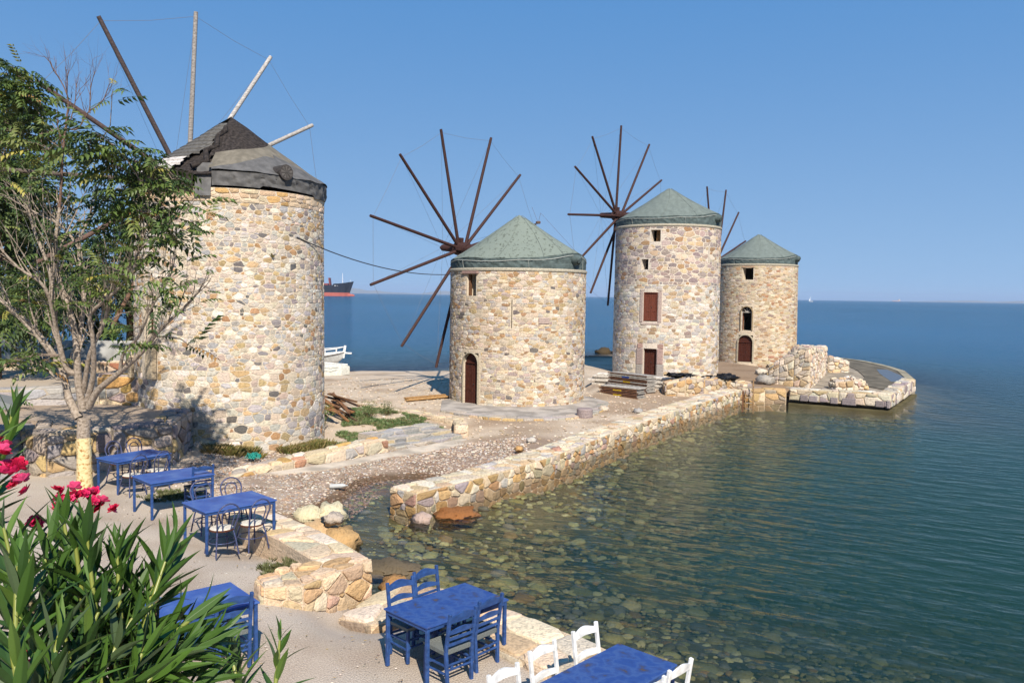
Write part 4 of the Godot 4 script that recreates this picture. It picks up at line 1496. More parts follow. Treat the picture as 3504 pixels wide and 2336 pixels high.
func quay_walls() -> void:
	# the long low jetty of the inner basin
	rubble_wall("jetty_wall", "long low rubble jetty wall running out of the water towards the mills", "jetty",
		P([-2.1, -18.42, -0.65, -20.2, 1.23, -22.9, 3.4, -27.0, 6.4, -32.1, 11.0, -39.4]), P([-2.76, -18.98, -1.34, -20.7, 0.43, -23.35, 2.6, -27.45, 5.6, -32.55, 10.3, -40.0]),
		[0.02, 0.03, 0.05, 0.07, 0.1, 0.16], -0.95, QUAY, 0.24, 0.16, 0.045, "fteb", 300, Color(0.58, 0.48, 0.35), 0.013, [[0.64, 0.55, 0.41, 3.0], [0.58, 0.44, 0.29, 1.0], [0.5, 0.46, 0.41, 1.0], [0.67, 0.6, 0.48, 2.0]])
	# quay in front of the far yard and the pier head
	rubble_wall("quay_wall", "old stretch of quay wall right of the ladder with a dark crack at its end", "wall",
		P([11.05, -39.5, 12.2, -39.7, 13.2, -39.6]), P([10.9, -40.3, 12.2, -40.4, 13.3, -40.3]), [0.17, 0.16, 0.14], -1.1, [[0.5, 0.35, 0.17, 2.0], [0.36, 0.3, 0.25, 2.0], [0.45, 0.25, 0.1, 1.0], [0.58, 0.48, 0.34, 1.6]], 0.4, 0.24, 0.05, "ft", 80)
	var pier := rubble_wall("pier_parapet", "stone parapet of the pier head with large dark grey blocks at its foot", "wall",
		P([13.32, -39.5, 15.2, -38.3, 17.1, -37.1, 19.3, -40.55, 21.5, -44.0]), P([13.6, -40.1, 15.4, -38.95, 16.95, -38.0, 18.75, -40.85, 20.95, -44.35]), [0.22, 0.25, 0.28, 0.33, 0.36], -0.28, [[0.62, 0.53, 0.4, 3.0], [0.55, 0.42, 0.26, 1.0], [0.45, 0.42, 0.38, 1.4], [0.33, 0.27, 0.27, 1.2], [0.66, 0.6, 0.5, 1.6]], 0.42, 0.24, 0.05, "ftbe", 250)
	# big dressed blocks and the concrete footing below them
	for q in [[0.24, 0.4, 0.30], [0.42, 0.6, 0.30], [0.85, 1.0, 0.32], [1.08, 1.36, 0.34], [1.72, 1.88, 0.3], [1.93, 2.0, 0.36]]:
		var a := P([13.32, -39.5, 17.1, -37.1])
		var p0: Vector2 = a[0].lerp(a[1], q[0] * 0.5)
		var p1: Vector2 = a[0].lerp(a[1], q[1] * 0.5)
		var n := Vector2(0.536, 0.844)
		var b := MB.new()
		b.col = Color(0.27, 0.235, 0.24) * rng.randf_range(0.85, 1.15)
		var mid := (p0 + p1) * 0.5
		b.box(Transform3D(Basis(Vector3.UP, atan2(-(p1 - p0).y, (p1 - p0).x)), v3(mid - n * 0.045, -0.16) - pier.position), Vector3(p0.distance_to(p1), q[2], 0.2), 0.03)
		obj("dressed_block", b, M.stone, pier)
	slab("pier_footing", "yellowish concrete footing under the pier parapet at the waterline", "footing", P([13.28, -39.5, 17.15, -37.02, 21.6, -43.95, 21.2, -44.3, 17.0, -37.8, 13.5, -40.0]), -1.6, -0.44, Color(0.13, 0.11, 0.055), M.concrete)
	slab("pier_deck", "", "", P([13.5, -40.1, 16.95, -37.95, 20.95, -44.35, 22.3, -45.6, 23.35, -48.4, 24.5, -51.5, 25.1, -54.5, 25.4, -57.2, 25.5, -60.0, 25.0, -62.0, 24.0, -63.2, 19.0, -63.5, 15.5, -48.0, 13.9, -43.0]), -1.6, 0.1, Color(0.34, 0.29, 0.22), M.concrete)
	slab("pier_slab", "darker weathered concrete surface of the rounded pier head", "pavement", P([24.0, -62.4, 21.7, -51.9, 20.3, -47.5, 18.9, -44.6, 18.0, -43.0, 18.4, -40.9, 19.3, -41.4, 20.95, -44.2, 22.2, -45.7, 23.2, -48.4, 24.4, -51.5, 25.0, -54.5, 25.3, -57.2, 25.3, -60.0, 24.9, -61.9]), 0.05, 0.135, Color(0.16, 0.14, 0.105), M.concrete)
	slab("pier_kerb", "pale worn kerb round the outer edge of the pier head", "kerb", P([22.3, -45.6, 23.35, -48.4, 24.5, -51.5, 25.1, -54.5, 25.4, -57.2, 25.5, -60.0, 25.0, -62.0, 24.0, -63.2, 23.7, -62.8, 24.6, -61.8, 25.05, -59.9, 24.95, -57.3, 24.7, -54.6, 24.1, -51.7, 22.95, -48.6, 21.95, -45.9]), -0.2, 0.17, Color(0.36, 0.32, 0.23), M.concrete)
	var pud := slab("puddle", "shallow puddle of water on the pier head", "puddle", P([22.1, -49.6, 20.6, -44.8, 21.3, -44.9, 22.1, -46.2, 22.9, -48.6, 23.9, -52.6, 23.3, -52.8]), 0.13, 0.142, Color(0.1, 0.1, 0.1), M.gloss)
	# ruined wall beside the last mill
	var wht := [[0.64, 0.54, 0.42, 3.0], [0.56, 0.41, 0.24, 1.0], [0.47, 0.42, 0.37, 1.6], [0.52, 0.39, 0.32, 1.0], [0.68, 0.6, 0.5, 2.0]]
	rubble_wall("ruined_wall", "broken whitish rubble wall standing on the spit right of the farthest mill", "ruin",
		P([13.3, -42.75, 13.7, -42.35, 14.3, -41.85, 14.92, -41.3, 15.9, -43.3, 17.4, -46.5, 18.9, -49.75]), P([13.6, -43.5, 14.0, -43.2, 14.3, -42.9, 14.5, -42.6, 15.3, -43.7, 16.8, -46.9, 18.4, -50.0]), [0.95, 1.35, 1.65, 2.1, 2.05, 1.5, 1.75], -0.1, wht, 0.3, 0.2, 0.06, "fteb", 250, Color(0.58, 0.49, 0.37), 0.02)
	rubble_wall("wall_stub", "short stub of broken masonry on the pier deck behind the ruined wall", "ruin", P([19.2, -50.2, 20.6, -50.6]), P([19.4, -51.0, 20.8, -51.2]), [1.05, 0.75], 0.0, wht, 0.32, 0.22, 0.08, "fte", 40, Color(0.56, 0.47, 0.35), 0.02)
	rubble_wall("rubble_heap", "low heap of pale masonry on the pier behind its parapet", "rubble", P([15.9, -40.6, 16.7, -40.3, 17.6, -40.9]), P([16.0, -41.6, 16.9, -41.6, 17.5, -41.5]), [0.45, 0.62, 0.4], 0.0, wht, 0.32, 0.22, 0.1, "fte", 60, Color(0.54, 0.45, 0.33), 0.03)
	# low retaining wall in front of the tall mill
	rubble_wall("retaining_wall", "low ragged rubble retaining wall in front of the tallest mill", "wall",
		P([7.0, -37.3, 7.9, -37.4, 8.9, -38.3, 10.0, -39.3, 10.9, -40.3, 11.4, -40.7]), P([7.0, -38.3, 8.3, -38.6, 9.3, -39.3, 10.4, -40.2, 11.3, -41.0, 12.0, -41.3]), [0.55, 0.82, 0.72, 0.58, 0.42, 0.3], -0.2, [[0.58, 0.45, 0.3, 2.4], [0.46, 0.3, 0.15, 1.0], [0.36, 0.31, 0.29, 1.4], [0.6, 0.52, 0.4, 1.6]], 0.3, 0.2, 0.06, "fte", 200, Color(0.5, 0.4, 0.28), 0.018)
	slab("mill_yard", "", "", P([8.3, -38.5, 10.4, -39.9, 11.0, -40.0, 13.5, -40.1, 14.0, -42.9, 16.5, -52.0, 14.5, -57.0, 5.5, -52.0, 6.4, -43.5, 7.0, -38.5]), -0.2, 0.15, Color(0.34, 0.245, 0.165), M.ground)
	# paved ring round the low mill
	var ringp := P([-2.7, -31.6, -1.88, -30.71, -0.82, -30.0, 0.2, -29.7, 1.2, -29.75, 2.2, -30.2, 3.1, -31.3, 3.87, -32.96, 4.1, -34.85, 3.5, -36.6, 2.5, -37.6, -1.5, -37.5, -2.9, -34.5])
	slab("mill_plinth", "grey paved platform curving round the foot of the low mill", "pavement", ringp, -0.2, 0.07, Color(0.42, 0.38, 0.33), M.concrete)
	var bag := []
	var t := thing("plinth_edging", "row of small edging stones round the paved platform of the low mill", "edging", Vector3(0, 0, -31))
	for i in 8:
		lay_face(bag, v3(ringp[i], -0.1), v3(ringp[i + 1], -0.1), v3(ringp[i + 1], 0.07), v3(ringp[i], 0.07), v3(ringp[i] + ringp[i + 1] - Vector2(0.8, -68.0), 0), t.position, 0.25, 0.16, [[0.62, 0.5, 0.33, 3.0], [0.5, 0.36, 0.18, 1.0], [0.4, 0.37, 0.33, 1.5]], 0.03, 0.012)
		lay_face(bag, v3(ringp[i], 0.073), v3(ringp[i + 1], 0.073), v3(ringp[i + 1].lerp(Vector2(0.4, -34.0), 0.13), 0.073), v3(ringp[i].lerp(Vector2(0.4, -34.0), 0.13), 0.073), Vector3.UP, t.position, 0.45, 0.3, [[0.4, 0.37, 0.34, 3.0], [0.45, 0.4, 0.34, 2.0]], 0.008, 0.006)
	set_stones(bag, t, 120)

func terraces() -> void:
	# retaining wall of the upper terrace, its end built of squared blocks
	rubble_wall("terrace_wall", "broad sandstone terrace wall topped with flat paving, running back past the white seats", "wall",
		P([-2.24, -13.08, -3.31, -14.55, -4.2, -15.75, -4.9, -16.7, -5.7, -17.8]), P([-2.99, -12.8, -3.95, -14.05, -4.95, -15.3, -5.6, -16.2, -6.5, -17.35]), [0.25, 0.23, 0.13, 0.06, 0.04], -1.1, SAND, 0.36, 0.22, 0.035, "fte", 180, Color(0.6, 0.47, 0.33), 0.012)
	rubble_wall("terrace_wall_end", "squared sandstone block end of the terrace wall facing the front tables", "wall",
		P([-3.52, -11.72, -2.98, -11.82, -2.2, -13.06]), P([-3.75, -12.1, -3.4, -12.6, -3.0, -12.95]), [0.25, 0.26, 0.26], -0.75, [[0.6, 0.45, 0.3, 3.0], [0.53, 0.36, 0.2, 1.4], [0.64, 0.54, 0.4, 1.6], [0.44, 0.31, 0.26, 0.5]], 0.27, 0.2, 0.04, "fte", 150, Color(0.6, 0.48, 0.35), 0.014)
	# flat rough apron along the water
	var out_line := P([-2.1, -13.0, -1.72, -13.2, -1.05, -13.05, 0.05, -11.95, 1.3, -10.6, 3.0, -8.5, 5.0, -6.2])
	var in_line := P([-2.5, -12.0, -1.95, -11.6, -1.5, -11.75, -0.7, -11.2, 0.5, -9.95, 2.2, -7.85, 4.2, -5.5])
	rubble_wall("stone_apron", "rough sandstone apron between the lower terrace and the sea", "pavement", out_line, in_line, [-0.3, -0.22, -0.2, -0.12, -0.1, -0.1, -0.1], -1.2, SAND, 0.55, 0.32, 0.045, "ftb", 200, Color(0.6, 0.48, 0.34), 0.014)
	# walled garden at the foot of the nearest mill
	rubble_wall("garden_wall", "low cream garden wall at the foot of the nearest mill, facing the beach", "wall",
		P([-7.15, -21.02, -5.87, -22.35, -4.75, -23.63, -3.73, -25.02]), P([-7.36, -21.66, -6.3, -22.83, -5.17, -24.01, -4.21, -25.29]), [-0.22, -0.08, 0.02, 0.06], -0.6, [[0.64, 0.53, 0.38, 3.0], [0.52, 0.33, 0.13, 0.8], [0.46, 0.42, 0.37, 1.4], [0.48, 0.26, 0.17, 0.5], [0.66, 0.58, 0.46, 2.0]], 0.42, 0.27, 0.045, "fte", 150, Color(0.62, 0.52, 0.39), 0.016)
	rubble_wall("garden_wall", "low return wall of the little garden, running back towards the driftwood", "wall",
		P([-1.44, -27.74, -1.6, -29.34, -2.56, -30.25, -3.95, -31.53, -5.98, -33.5]), P([-1.87, -27.74, -2.03, -29.24, -2.88, -29.88, -4.27, -31.16, -6.3, -33.13]), [0.1, 0.06, 0.04, 0.06, 0.1], -0.5, [[0.64, 0.53, 0.39, 3.0], [0.5, 0.4, 0.28, 1.0], [0.42, 0.37, 0.34, 1.0]], 0.4, 0.22, 0.04, "ftbe", 120, Color(0.62, 0.52, 0.39), 0.016)
	for k in 3:
		var d := Vector2(-0.42, -0.3) * k
		rubble_wall("garden_step", ["lowest of the three grey stone steps in the garden wall", "middle one of the three grey stone steps in the garden wall", "topmost of the three grey stone steps in the garden wall"][k], "step",
			[Vector2(-3.52, -25.13) + d, Vector2(-1.6, -27.48) + d], [Vector2(-4.0, -25.5) + d, Vector2(-2.08, -27.85) + d], [-0.18 + 0.12 * k, -0.18 + 0.12 * k], -0.5, GREYS, 0.45, 0.16, 0.02, "ft", 40, Color(0.5, 0.44, 0.36), 0.012)
	slab("beach_pavement", "narrow broken concrete pavement below the garden wall", "pavement", P([-5.98, -21.55, -5, -22.14, -4.16, -23.21, -3.41, -24.22, -2.55, -24.91, -1.71, -26.03, -0.8, -27.16, -1.17, -27.48, -1.71, -27.21, -3.57, -24.91, -4.69, -23.47, -5.87, -22.25, -6.62, -21.55]), -0.6, -0.27, Color(0.58, 0.5, 0.4), M.concrete)
	# raised beds and landings left of the nearest mill
	var dark := [[0.4, 0.34, 0.28, 2.6], [0.3, 0.27, 0.26, 2.0], [0.48, 0.35, 0.18, 1.0], [0.24, 0.21, 0.21, 0.8]]
	rubble_wall("raised_bed_wall", "chest-high rough stone wall behind the shaded table, under the tree", "wall",
		P([-9.3, -24.2, -8.78, -21.35, -9.87, -20.4, -11.1, -19.65, -11.75, -19.95, -12.6, -21.3]), P([-10.0, -24.2, -9.5, -21.65, -10.2, -21.0, -11.1, -20.3, -11.4, -20.4, -12.0, -21.6]), [1.05, 1.0, 1.0, 0.98, 0.95, 0.95], -0.2, dark, 0.42, 0.26, 0.07, "fte", 220, Color(0.3, 0.25, 0.19), 0.022)
	slab("raised_bed", "", "", P([-10.0, -24.4, -9.5, -21.65, -10.2, -21.0, -11.1, -20.3, -11.4, -20.4, -12.0, -21.6, -14.0, -22.0, -17.0, -22.8, -21.0, -22.6, -21.0, -24.4, -12.0, -25.2]), 0.2, 1.02, Color(0.44, 0.36, 0.28), M.ground)
	for k in 5:
		rubble_wall("stone_step", ["bottom slab", "second slab", "third slab", "fourth slab", "top slab"][k] + " of the grey stone steps left of the raised bed", "step",
			[Vector2(-13.6 - 0.1 * k, -18.6 - 0.42 * k), Vector2(-11.5 - 0.22 * k, -19.2 - 0.4 * k)], [Vector2(-13.9 - 0.1 * k, -19.6 - 0.42 * k), Vector2(-11.7 - 0.22 * k, -20.2 - 0.4 * k)], [0.16 + 0.19 * k, 0.16 + 0.19 * k], -0.2, GREYS, 0.6, 0.18, 0.03, "fte", 30, Color(0.4, 0.34, 0.27), 0.015)
	rubble_wall("landing_wall", "stone wall of big ochre and grey boulders under the landing of the nearest mill", "wall",
		P([-12.6, -25.1, -11.2, -24.85, -9.75, -24.6]), P([-12.6, -25.7, -11.2, -25.5, -9.9, -25.2]), [1.84, 1.9, 1.95], 0.6, [[0.54, 0.36, 0.13, 1.6], [0.34, 0.32, 0.31, 1.4], [0.6, 0.5, 0.36, 2.0], [0.38, 0.3, 0.28, 0.8], [0.5, 0.3, 0.12, 1.0]], 0.42, 0.25, 0.05, "ft", 100, Color(0.6, 0.5, 0.37), 0.02)
	slab("mill_landing", "", "", P([-12.6, -25.6, -9.9, -25.1, -10.0, -28.5, -13.0, -29.5]), 0.6, 1.92, Color(0.52, 0.43, 0.33), M.ground)
	rubble_wall("bank_edging", "grey slab edging of the upper gravel bank, left of the tree", "wall",
		P([-22.0, -23.0, -17.5, -23.9, -14.6, -24.4, -12.5, -25.0]), P([-22.0, -23.6, -17.5, -24.5, -14.6, -25.0, -12.5, -25.6]), [1.42, 1.45, 1.5, 1.55], 0.8, GREYS, 0.7, 0.17, 0.03, "ft", 60, Color(0.42, 0.37, 0.3), 0.012)
	slab("gravel_bank", "", "", P([-60.0, -22.0, -22.0, -23.5, -17.5, -24.4, -14.6, -24.9, -12.5, -25.5, -12.9, -29.4, -13.2, -40.0, -16.0, -46.0, -60.0, -50.0]), -0.5, 1.46, Color(0.52, 0.44, 0.35), M.ground)
	rubble_wall("upper_edging", "pale low stone edging across the gravel bank behind the tree", "wall", P([-24.0, -31.0, -18.0, -30.6, -13.0, -30.0]), P([-24.0, -31.6, -18.0, -31.2, -13.0, -30.6]), [1.75, 1.78, 1.85], 1.2, [[0.6, 0.49, 0.36, 3.0], [0.42, 0.3, 0.2, 1.0], [0.36, 0.16, 0.1, 0.3]], 0.4, 0.2, 0.04, "ft", 60, Color(0.55, 0.46, 0.35))
	# white cistern, low wall and steps at the back left
	var tk := thing("water_tank", "whitewashed square cistern with black domed lid at the left edge", "tank", Vector3(-21.3, 1.46, -32.8))
	var b := MB.new()
	b.col = Color(0.55, 0.56, 0.52)
	b.box(Transform3D(Basis(), Vector3(0, 0.75, 0)), Vector3(3.0, 1.5, 2.4), 0.04)
	obj("tank_body", b, M.concrete, tk)
	b = MB.new()
	b.col = Color(0.03, 0.03, 0.035)
	b.lathe(PackedVector2Array([Vector2(0.66, 1.5), Vector2(0.66, 1.6), Vector2(0.55, 1.7), Vector2(0.3, 1.76), Vector2(0.12, 1.77), Vector2(0.12, 1.82), Vector2(0.0, 1.82)]), Vector3(0.5, 0, 0.3), 20)
	obj("lid", b, M.plain, tk)
	slab("parapet", "low whitewashed parapet wall behind the tree, right of the cistern", "wall", P([-20.0, -35.0, -16.2, -35.6, -16.2, -35.9, -20.0, -35.3]), 1.2, 2.3, Color(0.46, 0.46, 0.44), M.concrete)
	for k in 4:
		slab("back_step", ["lowest", "second lowest", "second highest", "highest"][k] + " of the pale steps beyond the tree, left of the nearest mill", "step", [Vector2(-15.6, -33.0 - 0.45 * k), Vector2(-12.9, -33.2 - 0.45 * k), Vector2(-12.9, -33.7 - 0.45 * k), Vector2(-15.6, -33.5 - 0.45 * k)], 1.3, 1.66 + 0.2 * k, Color(0.5, 0.4, 0.29), M.concrete)

# ---------------------------------------------------------------- far things
# a hull as a loft of sections along z; each section: [z, half width, keel y, sheer y, flare]
func hull(b: MB, secs: Array, wide := 5) -> void:
	var prev := []
	for s in secs:
		var row := []
		for k in range(-wide, wide + 1):
			var q := float(k) / wide
			var a := absf(q)
			var y: float = lerpf(s[2], s[3], pow(a, 1.6))
			var x: float = signf(q) * s[1] * pow(a, s[4])
			row.append(Vector3(x, y, s[0]))
		if prev.size() > 0:
			for k in row.size() - 1:
				var m: Vector3 = (prev[k] + row[k + 1]) * 0.5
				b.oquad(prev[k], prev[k + 1], row[k + 1], row[k], Vector3(m.x, m.y - s[3] * 1.3 - 0.2, 0.0))
		prev = row

func far_things() -> void:
	# cargo ship at anchor, bow to the right
	var ship := thing("cargo_ship", "black-hulled cargo ship with red boot topping lying at anchor behind the nearest mill", "ship", Vector3(-246, WL, -1270), deg_to_rad(-86))
	# local: z forward is towards the stern; bow at z = 0
	var b := MB.new()
	b.col = Color(0.018, 0.02, 0.035)
	for s in [-1, 1]:
		var pr := []
		for q in [[-3.0, 0.2, 22.5, 5.2, 1.5], [2.0, 4.0, 21.6, 5.2, 2.2], [9.0, 9.0, 20.2, 5.2, 6.0], [18.0, 12.0, 19.0, 5.2, 10.0], [26.0, 12.5, 18.6, 5.2, 12.0], [27.0, 12.5, 16.4, 5.2, 12.2], [150.0, 12.5, 16.4, 5.2, 12.2], [170.0, 9.0, 17.5, 6.0, 6.0]]:
			var r := [Vector3(s * q[4], q[3], q[0] + 6.0 if q[0] < 5.0 else q[0]), Vector3(s * q[1], q[2], q[0])]
			if pr.size() > 0:
				b.oquad(pr[0], pr[1], r[1], r[0], Vector3(s, -0.1, -0.3))
			pr = r
	obj("hull", b, M.plain, ship)
	b = MB.new()
	b.col = Color(0.36, 0.1, 0.075)
	for s in [-1, 1]:
		var pr := []
		for q in [[3.0, 0.2, 1.0], [6.0, 2.4, 3.0], [10.0, 6.0, 6.6], [18.0, 10.0, 10.4], [27.0, 12.2, 12.3], [150.0, 12.2, 12.3], [168.0, 6.0, 7.0]]:
			var r := [Vector3(s * q[1], -1.0, q[0]), Vector3(s * q[2], 5.25, q[0])]
			if pr.size() > 0:
				b.oquad(pr[0], pr[1], r[1], r[0], Vector3(s, 0, -0.3))
			pr = r
	b.tube(PackedVector3Array([Vector3(0, 0.8, -4.5), Vector3(0, 0.9, -2.0), Vector3(0, 1.0, 8.0), Vector3(0, 1.0, 20.0)]), PackedFloat32Array([0.6, 2.2, 3.0, 3.2]), 10)
	obj("boot_topping", b, M.plain, ship)
	b = MB.new()
	b.col = Color(0.2, 0.06, 0.05)
	b.oquad(Vector3(-12.4, 16.3, 26), Vector3(12.4, 16.3, 26), Vector3(12.4, 16.3, 160), Vector3(-12.4, 16.3, 160), Vector3.UP)
	b.oquad(Vector3(-11.9, 18.6, 18), Vector3(11.9, 18.6, 18), Vector3(0.2, 21.0, 0), Vector3(-0.2, 21.0, 0), Vector3.UP)
	obj("deck", b, M.plain, ship)
	for k in 6:
		b = MB.new()
		b.col = Color(0.2, 0.05, 0.05)
		var z := 33.0 + 21.0 * k
		b.box(Transform3D(Basis(Vector3.RIGHT, 0.12), Vector3(0, 22.0, z)), Vector3(17, 11.0, 1.6), 0.2)
		b.box(Transform3D(Basis(), Vector3(0, 17.6, z + 8)), Vector3(18, 2.6, 13.0), 0.2)
		obj("hatch_cover", b, M.plain, ship)
	for k in 3:
		b = MB.new()
		b.col = Color(0.62, 0.45, 0.16)
		var z := 49.0 + 42.0 * k
		b.rod(Vector3(0, 16, z), Vector3(0, 31, z), 1.6, 1.3, 10)
		b.box(Transform3D(Basis(), Vector3(0, 32, z)), Vector3(4.5, 4.0, 4.5), 0.3)
		b.bar(Vector3(0, 30, z), Vector3(0, 27, z + 26), 1.6, 1.6)
		obj("deck_crane", b, M.plain, ship)
	b = MB.new()
	b.col = Color(0.8, 0.8, 0.8)
	b.rod(Vector3(0, 19, 14), Vector3(0, 35, 14), 0.45, 0.25, 6)
	b.box(Transform3D(Basis(), Vector3(0, 26, 14)), Vector3(2.2, 0.5, 1.2), 0.1)
	b.rod(Vector3(0, 21, 2), Vector3(0, 25, 2), 0.2, 0.15, 5)
	obj("foremast", b, M.plain, ship)
	b = MB.new()
	b.col = Color(0.72, 0.72, 0.7)
	b.box(Transform3D(Basis(), Vector3(0, 27, 152)), Vector3(22, 22, 12), 0.3)
	obj("bridge_house", b, M.plain, ship)
	b = MB.new()
	b.col = Color(0.55, 0.55, 0.57)
	for k in 11:
		b.box(Transform3D(Basis(Vector3.UP, 0.15), Vector3(12.0 - maxf(0.0, 4 - k) * 0.55 + 0.1, 15.6, 16.0 + 1.35 * k)), Vector3(0.2, 1.1 if k != 4 else 0.1, 0.85), 0.02)
	obj("bow_lettering", b, M.plain, ship)
	# white ferry far off behind the tree
	var fe := thing("ferry", "small white ferry far out on the sea behind the tree", "ferry", Vector3(-1130, WL, -2250), deg_to_rad(70))
	b = MB.new()
	b.col = Color(0.75, 0.77, 0.78)
	b.box(Transform3D(Basis(), Vector3(0, 5, 0)), Vector3(12, 8, 64), 1.0)
	obj("hull", b, M.plain, fe)
	b = MB.new()
	b.col = Color(0.8, 0.8, 0.8)
	b.box(Transform3D(Basis(), Vector3(0, 12, 4)), Vector3(10, 7, 40), 0.6)
	b.box(Transform3D(Basis(), Vector3(0, 17, -6)), Vector3(9, 4, 14), 0.6)
	obj("superstructure", b, M.plain, fe)
	b = MB.new()
	b.col = Color(0.2, 0.25, 0.4)
	b.rod(Vector3(0, 16, 12), Vector3(0, 24, 13), 2.0, 1.7, 8)
	obj("funnel", b, M.plain, fe)
	# sailing boat on the horizon
	var sb := thing("sailing_boat", "tiny white sailing boat on the horizon right of the mills", "sailboat", Vector3(720, WL, -2005), deg_to_rad(60))
	b = MB.new()
	b.col = Color(0.8, 0.8, 0.8)
	hull(b, [[-5.0, 0.1, 0.6, 1.5, 0.6], [-2.5, 1.3, -0.3, 1.2, 0.5], [1.0, 1.7, -0.4, 1.1, 0.45], [5.0, 1.2, 0.2, 1.2, 0.4]])
	obj("hull", b, M.plain, sb)
	b = MB.new()
	b.col = Color(0.85, 0.85, 0.84)
	b.rod(Vector3(0, 1, -0.5), Vector3(0, 14.5, -0.5), 0.12, 0.08, 6)
	b.rod(Vector3(0, 2.4, -0.5), Vector3(0, 2.2, 4.2), 0.1, 0.08, 6)
	obj("mast", b, M.plain, sb)
	b = MB.new()
	b.col = Color(0.85, 0.85, 0.82)
	b.tube(PackedVector3Array([Vector3(0, 2.6, -0.3), Vector3(0, 2.5, 2.0), Vector3(0, 2.4, 4.2)]), PackedFloat32Array([0.25, 0.3, 0.2]), 7)
	b.quad(Vector3(0, 2.0, -4.8), Vector3(0, 13.0, -0.6), Vector3(0.15, 7.0, -1.8), Vector3(0.2, 2.2, -1.6))
	obj("sail", b, M.plain, sb)
	var rs := thing("cargo_ship", "faint reddish ship on the horizon at the right", "ship", Vector3(3600, WL, -7800), deg_to_rad(80))
	b = MB.new()
	b.col = Color(0.45, 0.3, 0.25)
	b.box(Transform3D(Basis(), Vector3(0, 4, 0)), Vector3(18, 8, 70), 2.0)
	obj("hull", b, M.plain, rs)
	b = MB.new()
	b.col = Color(0.5, 0.4, 0.36)
	b.box(Transform3D(Basis(), Vector3(0, 14, 26)), Vector3(18, 16, 16), 1.0)
	obj("bridge_house", b, M.plain, rs)
	# low far coast
	var f := FastNoiseLite.new()
	f.frequency = 0.0007
	f.fractal_octaves = 4
	f.seed = 12
	b = MB.new()
	b.col = Color(0.2, 0.21, 0.2)
	for q in [[-6500.0, 900.0, 11800.0, 150.0], [4600.0, 8800.0, 11000.0, 40.0]]:
		var prev := Vector3.ZERO
		for k in 61:
			var xx: float = lerpf(q[0], q[1], k / 60.0)
			var h: float = q[3] * sin(PI * k / 60.0) * (0.55 + 0.9 * f.get_noise_1d(xx))
			var p := Vector3(xx, maxf(h, 1.0) + WL, -q[2])
			if k > 0:
				b.oquad(Vector3(prev.x, WL - 2, prev.z + 500), Vector3(p.x, WL - 2, p.z + 500), p, prev, Vector3(0, 0.4, 1))
				b.oquad(Vector3(prev.x, WL - 2, prev.z - 900), Vector3(p.x, WL - 2, p.z - 900), p, prev, Vector3(0, 0.4, -1))
			prev = p
	kind(obj("hills", b, M.plain), "structure")

